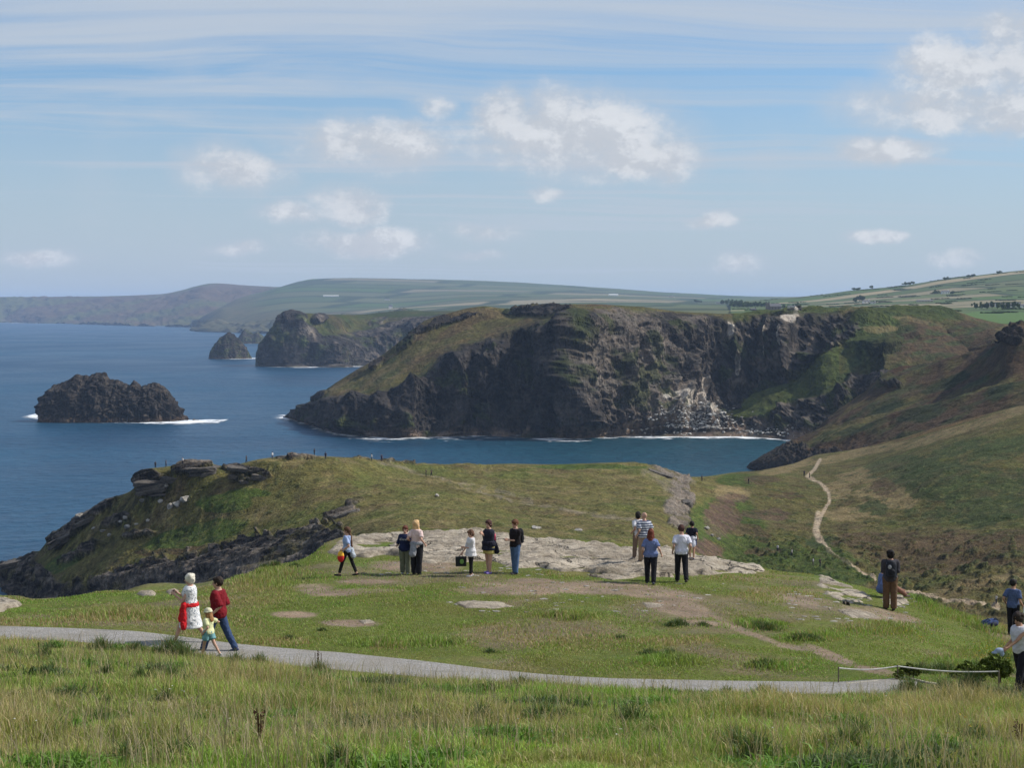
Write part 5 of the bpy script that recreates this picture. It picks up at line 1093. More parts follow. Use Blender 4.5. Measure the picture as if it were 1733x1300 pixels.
# ragwort: yellow flowers by the right edge, and small white flower heads in the bank
def flowers(name, pts, col, size, lift, seed):
    r = np.random.default_rng(seed); V, Q_ = [], []
    for i, (p_, s_) in enumerate(pts):
        c0 = np.array(p_[:]) + [0, 0, lift * r.uniform(.6, 1.2)]
        for k in range(5):
            a = r.uniform(0, 6.28); q = c0 + np.array([math.cos(a), math.sin(a), r.uniform(-.3, .3)]) * size * .8 * r.random()
            t1 = r.normal(size=3); t1 /= np.linalg.norm(t1); t2 = np.cross(t1, [0, .3, 1]); t2 /= np.linalg.norm(t2)
            b = len(V); V += [q + t1 * size * .5, q + t2 * size * .5, q - t1 * size * .5, q - t2 * size * .5]; Q_.append([b, b + 1, b + 2, b + 3])
    o = make_obj(name, np.array(V), quads=np.array(Q_), mat=cloth(name + '_petal', col), smooth=False); tagset(o, kind='stuff'); return o
flowers('yellow_flowers', [(hit(rng.normal(1685, 22), rng.normal(1112, 9)), 1) for _ in range(90)] + [(hit(rng.normal(1530, 30), rng.normal(1075, 8)), 1) for _ in range(30)] + [(hit(rng.uniform(1600, 1733), rng.uniform(1240, 1295)), 1) for _ in range(5)], (.50, .36, .03), .028, .25, 3)
flowers('white_flowers', [(hit(rng.uniform(0, 1733), rng.uniform(1190, 1298)), 1) for _ in range(26)] + [(hit(rng.normal(305, 18), rng.normal(1208, 4)), 1) for _ in range(8)], (.7, .68, .62), .014, .3, 4)
def dock(px_, py_, h, label):
    p0 = hit(px_, py_); r = np.random.default_rng(int(px_)); o0 = empty('dock_plant', p0)
    V, Q_ = [], []
    for s_ in range(2):
        bx_, by_ = r.normal(0, .02, 2); tx, ty = bx_ + r.normal(0, .05), by_ + r.normal(0, .05)
        for k in range(60):
            t = r.uniform(.35, 1); c0 = np.array([bx_ + (tx - bx_) * t, by_ + (ty - by_) * t, h * t]) + r.normal(0, .012, 3)
            t1 = r.normal(size=3) * .008; t2 = r.normal(size=3) * .008; b = len(V); V += [c0 + t1, c0 + t2, c0 - t1, c0 - t2]; Q_.append([b, b + 1, b + 2, b + 3])
    make_obj('seed_head', np.array(V), quads=np.array(Q_), mat=cloth('dock_seed', (.07, .03, .018)), parent=o0, smooth=False)
    V, Q_ = [], []
    for s_ in range(3):
        b = len(V); w_ = .006; q = r.normal(0, .03, 2)
        for z in (-.03, h * .9):
            V += [(q[0] - w_, q[1], z), (q[0] + w_, q[1], z), (q[0], q[1] + w_ * 1.6, z)]
        Q_ += [[b, b+1, b+4, b+3], [b+1, b+2, b+5, b+4], [b+2, b, b+3, b+5]]
    make_obj('stem', np.array(V, float), quads=np.array(Q_), mat=cloth('dock_stem', (.09, .05, .025)), parent=o0)
    tagset(o0, label, 'plant', 'dead dock plants in the long grass')
dock(441, 1272, .42, 'tall dark brown dock spike in the long grass left of centre')
dock(1725, 1270, .34, 'dark dock spike at the right edge of the long grass')
dock(540, 1135, .40, 'thin dark dead stalk standing against the gravel path')

# ------------------------------------------------------------------ people
def ring_tube(rings, seg=14, flat=False):
    """rings: (centre, rx, ry, right, fwd) -> closed tube"""
    V, Fc = [], []
    for (c0, rx, ry, ex, ey) in rings:
        for k in range(seg):
            a = 2 * math.pi * k / seg; V.append(c0 + ex * (rx * math.cos(a)) + ey * (ry * math.sin(a)))
    n = len(rings)
    for i in range(n - 1):
        for k in range(seg):
            Fc.append((i * seg + k, i * seg + (k + 1) % seg, (i + 1) * seg + (k + 1) % seg, (i + 1) * seg + k))
    Fc.append(tuple(reversed(range(seg)))); Fc.append(tuple((n - 1) * seg + k for k in range(seg)))
    return V, Fc
def capsule(a, b, ra, rb, seg=12, flat_a=False, flat_b=False, squash=1.0, side=None):
    a, b = Vector(a), Vector(b); ax = (b - a); L = ax.length or 1e-4; ax = ax / L
    ref = Vector(side) if side else (Vector((1, 0, 0)) if abs(ax.x) < .8 else Vector((0, 1, 0)))
    ex = (ref - ax * ref.dot(ax)).normalized(); ey = ax.cross(ex)
    R = []
    if not flat_a:
        for t in (80, 55, 28): R.append((a - ax * ra * math.sin(math.radians(t)), ra * math.cos(math.radians(t))))
    R.append((a, ra)); R.append(((a + b) / 2, (ra + rb) / 2)); R.append((b, rb))
    if not flat_b:
        for t in (28, 55, 80): R.append((b + ax * rb * math.sin(math.radians(t)), rb * math.cos(math.radians(t))))
    return ring_tube([(c_, r_, r_ * squash, ex, ey) for c_, r_ in R], seg)
def ellip(c0, rx, ry, rz, rot=None, seg=14, nr=9):
    V, Fc = [], []; c0 = Vector(c0)
    for i in range(1, nr):
        p_ = math.pi * i / nr
        for k in range(seg):
            a = 2 * math.pi * k / seg; q = Vector((rx * math.sin(p_) * math.cos(a), ry * math.sin(p_) * math.sin(a), -rz * math.cos(p_)))
            if rot: q = rot @ q
            V.append(c0 + q)
    for i in range(nr - 2):
        for k in range(seg): Fc.append((i * seg + k, i * seg + (k + 1) % seg, (i + 1) * seg + (k + 1) % seg, (i + 1) * seg + k))
    Fc.append(tuple(reversed(range(seg)))); Fc.append(tuple((nr - 2) * seg + k for k in range(seg)))
    return V, Fc
def fuse(name, prims, voxel, mat, parent=None, smooth=4):
    """join closed primitives, remesh them into one continuous skin and smooth it"""
    V, Fc = [], []
    for v, f in prims:
        o_ = len(V); V += [tuple(q) for q in v]; Fc += [tuple(i + o_ for i in g) for g in f]
    me = bpy.data.meshes.new('tmp'); me.from_pydata(V, [], Fc); me.update()
    ob = bpy.data.objects.new('tmp', me); COL.objects.link(ob)
    md = ob.modifiers.new('r', 'REMESH'); md.mode = 'VOXEL'; md.voxel_size = voxel; md.use_smooth_shade = True
    if smooth:
        ms = ob.modifiers.new('s', 'SMOOTH'); ms.factor = .5; ms.iterations = smooth
    dg = bpy.context.evaluated_depsgraph_get()
    out = bpy.data.meshes.new_from_object(ob.evaluated_get(dg)); out.name = name
    bpy.data.objects.remove(ob); bpy.data.meshes.remove(me)
    out.materials.clear(); out.materials.append(mat)
    o = bpy.data.objects.new(name, out); COL.objects.link(o)
    if parent: o.parent = parent
    return o
def crease(o, amt=.009, seed=1, sc=.09):
    me = o.data; n_ = len(me.vertices); co = np.empty(n_ * 3, np.float32); me.vertices.foreach_get('co', co); co = co.reshape(-1, 3)
    nm = np.empty(n_ * 3, np.float32); me.vertices.foreach_get('normal', nm); nm = nm.reshape(-1, 3)
    f = fbm(co[:, 0] + co[:, 2] * .5, co[:, 1] + .3 * co[:, 2], co[:, 2] * .55, sc, 3, seed, .55, True)
    co = co + nm * ((f + .75) * amt)[:, None]; me.vertices.foreach_set('co', co.astype(np.float32).ravel()); me.update(); return o
def ik(s0, t0, l1, l2, hint):
    s0, t0 = Vector(s0), Vector(t0); v = t0 - s0; L = min(v.length, (l1 + l2) * .995); v.normalize()
    a = (l1 * l1 - l2 * l2 + L * L) / (2 * L); h_ = math.sqrt(max(l1 * l1 - a * a, 0))
    hp_ = Vector(hint); hp_ = (hp_ - v * hp_.dot(v)).normalized()
    return s0 + v * a + hp_ * h_, s0 + v * L
SKIN = dict(fair=(.50, .30, .22), tan=(.38, .215, .14), pale=(.55, .35, .27))
def person(pos, H, yaw, label, legs=((0, 0), (0, 0)), arms=(None, None), lean=0, turn=0, nod=0, build=1.0, female=False, skin='fair',
           hair=((.05, .03, .02), 'short'), shirt=None, bottom=None, shoes=(.03, .03, .03), voxel=.009, group=None, cat='person', face=True, sit=False, sleeves='short', tied=None, hatc=None, barefoot=False):
    k = H / 1.75; V3 = Vector; fem = female
    sk = cloth('skin_' + skin, SKIN[skin], .55)
    # --- skeleton in local space: x right, y forward, z up
    th, sh = .43 * k, .42 * k; hips = {}
    hipw = .095 * k * (1.05 if fem else 1)
    J = {}
    for s_, (thigh, knee) in zip((-1, 1), legs):
        a = math.radians(thigh); b = math.radians(thigh - knee)
        h_ = V3((s_ * hipw, 0, 0)); kn_ = h_ + V3((s_ * .012 * k, math.sin(a), -math.cos(a))) * th
        an = kn_ + V3((0, math.sin(b), -math.cos(b))) * sh
        J[s_] = [h_, kn_, an, b]
    low = min(J[-1][2].z, J[1][2].z)
    hz = -low + .075 * k
    for s_ in (-1, 1):
        for i in range(3): J[s_][i] = J[s_][i] + V3((0, 0, hz))
    LR = Matrix.Rotation(-math.radians(lean), 3, 'X')
    def up(x, y, z): return V3((0, 0, hz)) + LR @ V3((x * k, y * k, z * k))      # point of the trunk, above the hips
    ex, ey = V3((1, 0, 0)), LR @ V3((0, 1, 0))
    bw = build
    def trunk(inf, z0, z1, flare=0):
        prof = [(-.13, .085, .085, 0), (-.06, .150, .115, -.005), (.02, .168 * (1.05 if fem else .98), .125, -.01), (.13, .145 * (.88 if fem else 1), .105, 0), (.22, .150 * (.9 if fem else 1), .108, .005),
                (.33, .165 * (.93 if fem else 1.03), .120 if not fem else .125, .012 if fem else .005), (.43, .168 * (.9 if fem else 1.04), .100, 0), (.475, .125, .085, -.01), (.515, .066, .066, -.012), (.58, .052, .056, 0)]
        zs = [q[0] for q in prof]
        zz_ = sorted(set([z for z in zs if z0 < z < z1] + [z0, z1])); R = []
        for z in zz_:
            rx, ry, cy = [float(np.interp(z, zs, [q[i] for q in prof])) for i in (1, 2, 3)]
            f = bw if z < .45 else 1
            R.append((up(0, cy, z), (rx * f + inf + flare * max(0, z0 + .2 - z)) * k, (ry * f + inf + flare * .8 * max(0, z0 + .2 - z)) * k, ex, ey))
        return ring_tube(R, 18)
    shw = .168 * (.9 if fem else 1.03) * (1 + .3 * (bw - 1))
    body = [trunk(0, -.13, .58)]
    Hn = Matrix.Rotation(math.radians(turn), 3, 'Z') @ Matrix.Rotation(-math.radians(nod), 3, 'X')
    hc = up(0, .014, .650) ; hk = k * 1.08 * (1.0 if k > .85 else 1.0 + (0.85 - k) * .6)
    def hp3(x, y, z): return hc + Hn @ (V3((x, y, z)) * hk)
    body.append(ellip(hp3(0, -.008, .018), .074 * hk, .094 * hk, .098 * hk, Hn)); body.append(ellip(hp3(0, .028, -.055), .052 * hk, .058 * hk, .062 * hk, Hn))
    body.append(capsule(hp3(0, .088, .005), hp3(0, .103, -.028), .010 * hk, .013 * hk, 8))
    for s_ in (-1, 1): body.append(ellip(hp3(s_ * .078, -.005, -.008), .010 * hk, .022 * hk, .030 * hk, Hn, 8, 6))
    body.append(capsule(up(0, -.005, .50), hp3(0, -.015, -.07), .053 * k, .050 * k))
    A = {}
    def hand(wr, d, nrm, curl=35, hk_=1.0):
        """palm, four bent fingers and a thumb from the side of the palm; d along the hand, nrm out of the palm"""
        d = d.normalized(); nrm = (nrm - d * nrm.dot(d)).normalized(); sd = d.cross(nrm); P = []
        q = k * hk_
        P.append(capsule(wr, wr + d * .075 * q, .030 * q, .040 * q, 10, squash=.45, side=sd))
        for i, (o_, l_) in enumerate([(-.030, .066), (-.010, .076), (.011, .071), (.031, .056)]):
            b0 = wr + d * .080 * q + sd * o_ * q; a1 = math.radians(curl * .6); a2 = math.radians(curl * 1.6)
            m1 = b0 + (d * math.cos(a1) + nrm * math.sin(a1)) * l_ * .5 * q; m2 = m1 + (d * math.cos(a2) + nrm * math.sin(a2)) * l_ * .5 * q
            P.append(capsule(b0, m1, .0095 * q, .009 * q, 7)); P.append(capsule(m1, m2, .009 * q, .0075 * q, 7))
        tb = wr + d * .025 * q - sd * .034 * q; tm = tb + (d * .7 - sd * .6 + nrm * .3).normalized() * .036 * q; tt = tm + (d * .9 - sd * .1 + nrm * .4).normalized() * .03 * q
        P.append(capsule(tb, tm, .012 * q, .010 * q, 7)); P.append(capsule(tm, tt, .010 * q, .008 * q, 7)); return P
    for s_, tg in zip((-1, 1), arms):
        s0 = up(s_ * shw, -.005, .415)
        if tg is None: tg = (s_ * .235 * (1 + .5 * (bw - 1)), .05, -.02)
        t0 = up(*tg[:3]) if len(tg) < 4 else V3(tg[:3])
        el, wr = ik(s0, t0, .285 * k, .255 * k, (s_ * .22, -1, -.25))
        A[s_] = (s0, el, wr)
        body += [capsule(s0, el, .049 * k * (.85 if fem else 1) * (.5 + .5 * bw), .037 * k, 12), capsule(el, wr, .037 * k, .025 * k, 12)]
        if voxel < .015: body += hand(wr, (wr - el), V3((-s_, .3, 0)))
        else: body.append(capsule(wr, wr + (wr - el).normalized() * .13 * k, .03 * k, .02 * k, 8))
    lw = (.5 + .5 * bw) * (1.03 if fem else 1)
    for s_ in (-1, 1):
        h_, kn_, an, b = J[s_][:4]
        body += [capsule(h_ + V3((0, 0, -.02 * k)), kn_, .082 * k * lw, .055 * k * lw, 14), capsule(kn_, an, .054 * k * lw, .036 * k, 14)]
        
        if not (bottom and bottom[0] in ('trousers', 'loose', 'leggings')):
            ld = (an - kn_).normalized(); bk = Vector((0, -1, 0)); bk = (bk - ld * bk.dot(ld)).normalized()
            body.append(capsule(kn_ * .8 + an * .2 + bk * .014 * k, kn_ * .5 + an * .5 + bk * .012 * k, .044 * k, .036 * k, 12))
        foot = Matrix.Rotation(min(0, b) * .6, 3, 'X'); J[s_].append(foot)
        body.append(capsule(an + foot @ V3((0, -.02, -.03)) * k, an + foot @ V3((0, .13, -.05)) * k, .034 * k, .026 * k, 10))
    root = fuse('person', body, voxel, sk, None, 3)
    root.location = pos; root.rotation_euler = (0, 0, math.radians(yaw))
    tagset(root, label, cat, group)
    vx = voxel * 1.15
    # --- trousers, shorts, leggings
    if bottom:
        kind, bcol, matk = bottom; mt = cloth('cloth_%s_%s' % (kind, label[:26]), bcol, **matk)
        pr = []
        if kind in ('trousers', 'leggings', 'shorts', 'loose'):
            inf = dict(trousers=.016, leggings=.006, shorts=.022, loose=.03)[kind]
            pr.append(trunk(inf * .8, -.13, .03 if kind != 'leggings' else .05))
            for s_ in (-1, 1):
                h_, kn_, an, b = J[s_][:4]
                r0 = .084 * k * lw + inf * k; r1 = .056 * k * lw + inf * k
                if kind == 'shorts':
                    e = h_ * .35 + kn_ * .65; pr.append(capsule(h_, e, r0, r0 * .93, 16, flat_b=True))
                else:
                    an2 = an + (an - kn_).normalized() * (.01 * k if kind != 'leggings' else -.04 * k)
                    pr.append(capsule(h_, kn_, r0, r1, 16)); pr.append(capsule(kn_, an2, r1, .040 * k + inf * 1.2 * k, 16, flat_b=True))
        elif kind == 'skirt':
            z = hz
            pr.append(ring_tube([(up(0, 0, .12), .155 * k, .12 * k, ex, ey), (up(0, 0, 0), .185 * k, .15 * k, ex, ey), (V3((0, .02, hz - .25 * k)), .22 * k, .19 * k, V3((1, 0, 0)), V3((0, 1, 0))), (V3((0, .03, hz - .42 * k)), .24 * k, .22 * k, V3((1, 0, 0)), V3((0, 1, 0)))], 20))
        crease(fuse({'loose': 'trousers'}.get(kind, kind), pr, vx, mt, root, 2), .010 if kind != 'leggings' else .003, 3)
    # --- shirt
    if shirt:
        kind, scol, matk = shirt; mt = cloth('cloth_%s_%s' % (kind, label[:26]), scol, **matk)
        inf = .012 if kind != 'jumper' else .026
        zlo = -.06 if kind in ('shirt', 'top') else -.05
        if kind == 'jumper': zlo = -.10
        pr = [trunk(inf + .013, zlo, .485, .10 if kind in ('smock',) else 0)]
        if kind == 'smock':
            pr.append(ring_tube([(up(0, 0, .2), .15 * k, .12 * k, ex, ey), (up(0, 0, -.02), .20 * k, .17 * k, ex, ey), (up(0, 0, -.16), .235 * k, .20 * k, ex, ey)], 18))
        if kind == 'dress':
            pr.append(ring_tube([(up(0, 0, .16), .16 * k * bw, .13 * k * bw, ex, ey), (up(0, 0, 0), .20 * k * bw, .17 * k * bw, ex, ey), (V3((0, .0, hz - .22 * k)), .235 * k, .22 * k, V3((1, 0, 0)), V3((0, 1, 0))), (V3((0, -.01, hz - .46 * k)), .27 * k, .27 * k, V3((1, 0, 0)), V3((0, 1, 0)))], 22))
        for s_ in (-1, 1):
            s0, el, wr = A[s_]; r0 = (.052 * (.88 if fem else 1) * (.5 + .5 * bw) + inf) * k
            if sleeves == 'short': pr.append(capsule(s0, s0 * .30 + el * .70, r0, r0 * 1.02, 14, flat_b=True))
            elif sleeves == 'long': pr += [capsule(s0, el, r0, .042 * k + inf * k, 14), capsule(el, el * .05 + wr * .95, .040 * k + inf * k, .032 * k + inf * .6 * k, 14, flat_b=True)]
            elif sleeves == 'elbow': pr.append(capsule(s0, el * 1.0, r0, r0 * .95, 14, flat_b=True))
        crease(fuse({'jumper': 'jumper', 'smock': 'top'}.get(kind, kind), pr, vx, mt, root, 2), .012, 5)
    if tied:   # a garment knotted round the waist, hanging behind or at the side
        tcol, off, ln_ = tied; mt = cloth('tied_' + label[:26], tcol)
        pr = [ring_tube([(up(0, 0, .10), (.165 * bw + .02) * k, (.13 * bw + .02) * k, ex, ey), (up(0, 0, .03), (.178 * bw + .025) * k, (.14 * bw + .03) * k, ex, ey)], 18)]
        o1 = V3(off) * k
        a0 = up(off[0], off[1], .06); pr.append(capsule(a0, a0 + V3((off[0] * .25, off[1] * .4 - .02, -ln_)) * k, .07 * k, .10 * k, 12, squash=.6))
        pr.append(capsule(a0 + V3((.05, .05, 0)) * k, a0 + V3((off[0] * .3 + .03, off[1] * .3 + .08, -ln_ * .75)) * k, .05 * k, .04 * k, 10, squash=.7))
        crease(fuse('tied_jacket', pr, vx, mt, root, 2), .018, 7, .07)
    # --- hair / hat
    hcol, hst = hair; hm = cloth('hair_%s' % '_'.join('%.2f' % q for q in hcol), hcol, .7)
    if hst != 'bald':
        pr = [ellip(hp3(0, -.024, .034), .084 * hk, .094 * hk, .098 * hk, Hn), ellip(hp3(0, .03, .078), .062 * hk, .055 * hk, .034 * hk, Hn)]
        if hst == 'curly': pr = [ellip(hp3(0, -.022, .022), .090 * hk, .100 * hk, .098 * hk, Hn)]
        if hst in ('bob', 'curly', 'short_f'): pr += [ellip(hp3(0, -.045, -.03), .082 * hk, .065 * hk, .075 * hk, Hn)]
        if hst == 'curly': pr += [ellip(hp3(math.sin(a) * .06, -.035 + math.cos(a) * .055, .03 + .035 * math.sin(3 * a)), .042 * hk, .042 * hk, .04 * hk) for a in [i * .9 for i in range(7)]]
        if hst in ('long', 'ponytail'): pr += [capsule(hp3(0, -.07, -.0), hp3(0, -.10, -.17), .062 * hk if hst == 'long' else .03 * hk, .075 * hk if hst == 'long' else .035 * hk, 12, squash=.6)]
        if hst == 'long': pr += [capsule(hp3(s_ * .06, -.03, 0), hp3(s_ * .07, -.04, -.16), .032 * hk, .035 * hk) for s_ in (-1, 1)]
        if hst == 'ponytail': pr += [capsule(hp3(0, -.10, -.16), up(0, -.15, .12), .038 * hk, .03 * hk, 10), ellip(hp3(0, -.09, .0), .035 * hk, .035 * hk, .035 * hk)]
        crease(fuse('hair', pr, max(vx, .009), hm, root, 1), .010, 9, .04)
    if hatc:
        mt = cloth('hat_' + label[:20], hatc)
        pr = [ellip(hp3(0, -.014, .058), .110 * hk, .124 * hk, .098 * hk, Hn), ring_tube([(hp3(0, -.01, .030), .15 * hk, .16 * hk, Hn @ V3((1, 0, 0)), Hn @ V3((0, 1, 0))), (hp3(0, -.01, .055), .10 * hk, .11 * hk, Hn @ V3((1, 0, 0)), Hn @ V3((0, 1, 0)))], 20)]
        fuse('sun_hat', pr, .01, mt, root, 1)
    # --- shoes
    sm_ = cloth('shoe_%s' % '_'.join('%.2f' % q for q in shoes), shoes, .6)
    for s_ in (-1, 1):
        h_, kn_, an, b, foot = J[s_][:5]
        pr = [capsule(an + foot @ V3((0, -.035, -.040)) * k, an + foot @ V3((0, .145, -.046)) * k, .040 * k, .032 * k, 12), ring_tube([(an + foot @ V3((0, .05, -.072)) * k, .044 * k, .135 * k, foot @ V3((1, 0, 0)), foot @ V3((0, 1, 0))), (an + foot @ V3((0, .05, -.050)) * k, .042 * k, .13 * k, foot @ V3((1, 0, 0)), foot @ V3((0, 1, 0)))], 16)]
        fuse('shoe', pr, vx * (1 if voxel < .015 else .8), sm_, root, 1)
    if face:
        em = cloth('eye_dark', (.02, .015, .012), .3); mm = cloth('lips', (.33, .12, .10), .6)
        for s_ in (-1, 1):
            v, f = ellip(hp3(s_ * .030, .081, .006), .013 * hk, .008 * hk, .008 * hk, Hn, 10, 6); make_obj('eye', v, f, em, root)
        v, f = ellip(hp3(0, .084, -.058), .024 * hk, .008 * hk, .006 * hk, Hn, 10, 6); make_obj('mouth', v, f, mm, root)
    root['_k'] = k
    M_w = Matrix.Translation(root.location) @ Matrix.Rotation(math.radians(yaw), 4, 'Z')
    info = dict(root=root, J=J, A=A, up=up, hp3=hp3, k=k, M=M_w, hz=hz, ex=ex, ey=ey)
    del root['_k']
    return info
def backpack(info, col, label, size=(.15, .10, .24), off=(0, -.19, .27), col2=None, emblem=None, strapcol=None):
    k = info['k']; up = info['up']; M_ = info['M']
    o0 = empty('backpack', M_ @ up(off[0], off[1], off[2] - size[2])); o0.rotation_euler = info['root'].rotation_euler
    inv = (Matrix.Translation(o0.location) @ Matrix.Rotation(o0.rotation_euler.z, 4, 'Z')).inverted() @ M_
    def L(x, y, z): return inv @ up(x, y, z)
    cx_, cy_, cz_ = off; sx_, sy_, sz_ = size
    m1 = cloth('pack_' + label[:22], col, .7); m2 = cloth('pack2_' + label[:22], col2 or tuple(q * .7 for q in col), .7)
    ex, ey = info['ex'], info['ey']
    pr = [ring_tube([(L(cx_, cy_, cz_ - sz_), sx_ * .8 * k, sy_ * .8 * k, ex, ey), (L(cx_, cy_, cz_ - sz_ * .85), sx_ * k, sy_ * k, ex, ey), (L(cx_, cy_, cz_ + sz_ * .5), sx_ * k, sy_ * .9 * k, ex, ey), (L(cx_, cy_, cz_ + sz_ * .85), sx_ * .75 * k, sy_ * .7 * k, ex, ey), (L(cx_, cy_, cz_ + sz_), sx_ * .3 * k, sy_ * .3 * k, ex, ey)], 16)]
    fuse('bag_body', pr, .012, m1, o0, 2)
    fuse('pocket', [ellip(L(cx_, cy_ - sy_ * .75, cz_ - sz_ * .35), sx_ * .75 * k, sy_ * .5 * k, sz_ * .42 * k)], .012, m2, o0, 2)
    for s_ in (-1, 1):
        p0, p1, p2, p3 = L(s_ * .09, -.10, .42), L(s_ * .105, .0, .50), L(s_ * .115, .135, .36), L(s_ * .15, .02, .10)
        pr = [capsule(a, b, .022 * k, .022 * k, 8, squash=.55) for a, b in ((p0, p1), (p1, p2), (p2, p3), (p3, L(s_ * .12, -.12, .08)))]
        fuse('strap', pr, .011, cloth('strap_' + label[:18], strapcol or tuple(q * .8 for q in col)), o0, 1)
    if emblem:
        v, f = ellip(L(cx_ - .05, cy_ - sy_ * 1.12, cz_ + .06), .05 * k, .012 * k, .06 * k); make_obj('emblem', v, f, cloth('emblem_' + label[:10], emblem), o0)
    tagset(o0, label, 'backpack'); return o0
def at(px_, py_): 
    p = hit(px_, py_); return Vector((p.x, p.y, top(p.x, p.y)))
def hgt(p, pxh): return pxh / F * p.y
DENIM = (.05, .085, .16); BLK = (.012, .012, .014)
def P(px_, pyf, pyt, **kw):
    p = at(px_, pyf); return p, (pyf - pyt) / F * p.y * 1.005
N0 = {}
nn = {}
# three walkers on the gravel path
p, H = P(322, 1090, 962)
i1 = person(p, H, 84, 'white-haired woman in a white floral dress with a red jacket tied at her waist', legs=((26, 6), (-16, 22)), arms=((-.13, .32, .30), (.10, .33, .31)), nod=8, female=True, build=1.12, skin='fair',
       hair=((.62, .58, .48), 'curly'), shirt=('dress', (.66, .66, .66), nn | dict(kind='spots', col2=(.20, .25, .30), scale=22)), shoes=(.16, .11, .08), sleeves='none', tied=((.50, .015, .02), (-.20, .07, 0), .44))
p, H = P(370, 1104, 972); H *= 1.03
i3 = person(p, H, 76, 'man in a dark red shirt and blue jeans walking behind the woman on the path', legs=((24, 4), (-20, 8)), arms=((-.24, .04, .0), (.22, .10, -.02)), turn=10, hair=((.03, .02, .015), 'short'),
       shirt=('jumper', (.17, .008, .014), nn), bottom=('trousers', (.035, .06, .13), nn), shoes=(.05, .06, .12), sleeves='elbow')
p, H = P(353, 1114, 1028)
i2 = person(p, H, 62, 'small child in a cream sun hat, pale yellow top and teal shorts on the path', legs=((14, 4), (-22, 14)), arms=((-.24, .02, .0), (.34, .06, .34)), nod=6, female=True, build=1.05,
       hair=((.30, .15, .06), 'long'), shirt=('shirt', (.66, .66, .38), nn), bottom=('shorts', (.16, .33, .36), nn), shoes=(.35, .35, .36), hatc=(.62, .58, .40))
# strap across the older woman's back and the phone she holds
k = i1['k']; cam_ = lambda i, v: i['M'] @ v
ph = empty('phone', cam_(i1, i1['up'](-.02, .40, .33))); ph.rotation_euler = (0.5, 0, math.radians(84))
v, f = capsule((-.035, 0, -.05), (-.035, 0, .05), .008, .008, 8); pr = [(v, f)]
make_obj('case', *ring_tube([(Vector((0, 0, z)), .04, .008, Vector((1, 0, 0)), Vector((0, 1, 0))) for z in (-.075, .075)], 12), cloth('phone_case', (.02, .02, .022), .4), ph)
tagset(ph, 'dark phone held up in both hands by the white-haired woman', 'phone')
pr = [capsule(i1['up'](*a), i1['up'](*b), .012, .012, 8, squash=.6) for a, b in (((.10, -.05, .49), (.10, -.12, .40)), ((.10, -.12, .40), (-.02, -.15, .26)), ((-.02, -.15, .26), (-.14, -.13, .10)))]
fuse('bag_strap', pr, .009, cloth('strap_dark', (.04, .04, .05)), i1['root'], 1)
# the girl walking left
p, H = P(588, 975, 888)
i4 = person(p, H, 80, 'girl with a long brown ponytail in a light blue top and black leggings walking left', legs=((20, 4), (-18, 4)), arms=((-.20, .10, .02), (.20, .14, .05)), nod=4, female=True, build=.9, skin='fair',
       hair=((.10, .05, .03), 'ponytail'), shirt=('shirt', (.30, .38, .58), nn), bottom=('leggings', BLK, nn), shoes=BLK, tied=((.36, .40, .45), (.04, -.12, 0), .24))
b0 = empty('beach_bag', cam_(i4, i4['up'](-.26, .16, -.02)))
fuse('bag_body', [ellip((0, 0, -.15), .10, .07, .17)], .012, cloth('bag_redyellow', (.55, .03, .03), kind='vgrad', col2=(.75, .42, .05), scale=-.10), b0, 2)
fuse('handle', [capsule((-.05, 0, -.02), (0, 0, .05), .01, .01), capsule((.05, 0, -.02), (0, 0, .05), .01, .01)], .008, cloth('bag_handle', (.5, .3, .05)), b0, 1)
tagset(b0, 'red and yellow bag carried by the girl with the ponytail', 'bag')
# the pair standing left
p, H = P(686, 972, 888)
i5 = person(p, H, 172, 'woman in a navy hooded top with white lettering and olive trousers', legs=((3, 0), (-2, 2)), arms=((-.30, .0, .14), (.30, -.08, .12)), female=True, build=1.12, nod=8,
       hair=((.12, .04, .025), 'bob'), shirt=('jumper', (.012, .018, .055), nn), bottom=('loose', (.13, .14, .095), nn), shoes=(.30, .30, .29), sleeves='long')
cu = bpy.data.curves.new('lettering', 'FONT'); cu.body = 'Cocwell'; cu.size = .085; cu.shear = .3; cu.extrude = .004; cu.align_x = 'CENTER'
co = bpy.data.objects.new('tmp', cu); COL.objects.link(co)
mm = bpy.data.meshes.new_from_object(co.evaluated_get(bpy.context.evaluated_depsgraph_get())); bpy.data.objects.remove(co)
mm.materials.clear(); mm.materials.append(cloth('lettering_white', (.6, .6, .6)))
lo = bpy.data.objects.new('lettering', mm); COL.objects.link(lo); lo.parent = i5['root']; lo.location = i5['up'](0, .198, .30); lo.rotation_euler = (math.pi / 2, 0, math.pi)
p, H = P(705, 973, 878)
i6 = person(p, H, -22, 'blonde woman in a pale pink top with a grey jumper tied round her hips', legs=((2, 0), (-3, 2)), arms=((-.20, .04, .10), (.28, .02, .04)), female=True, nod=-16, turn=-20,
       hair=((.62, .40, .20), 'long'), shirt=('top', (.62, .47, .44), nn), bottom=('loose', (.014, .014, .018), nn), shoes=BLK, sleeves='short', tied=((.24, .25, .27), (-.03, -.13, 0), .30))
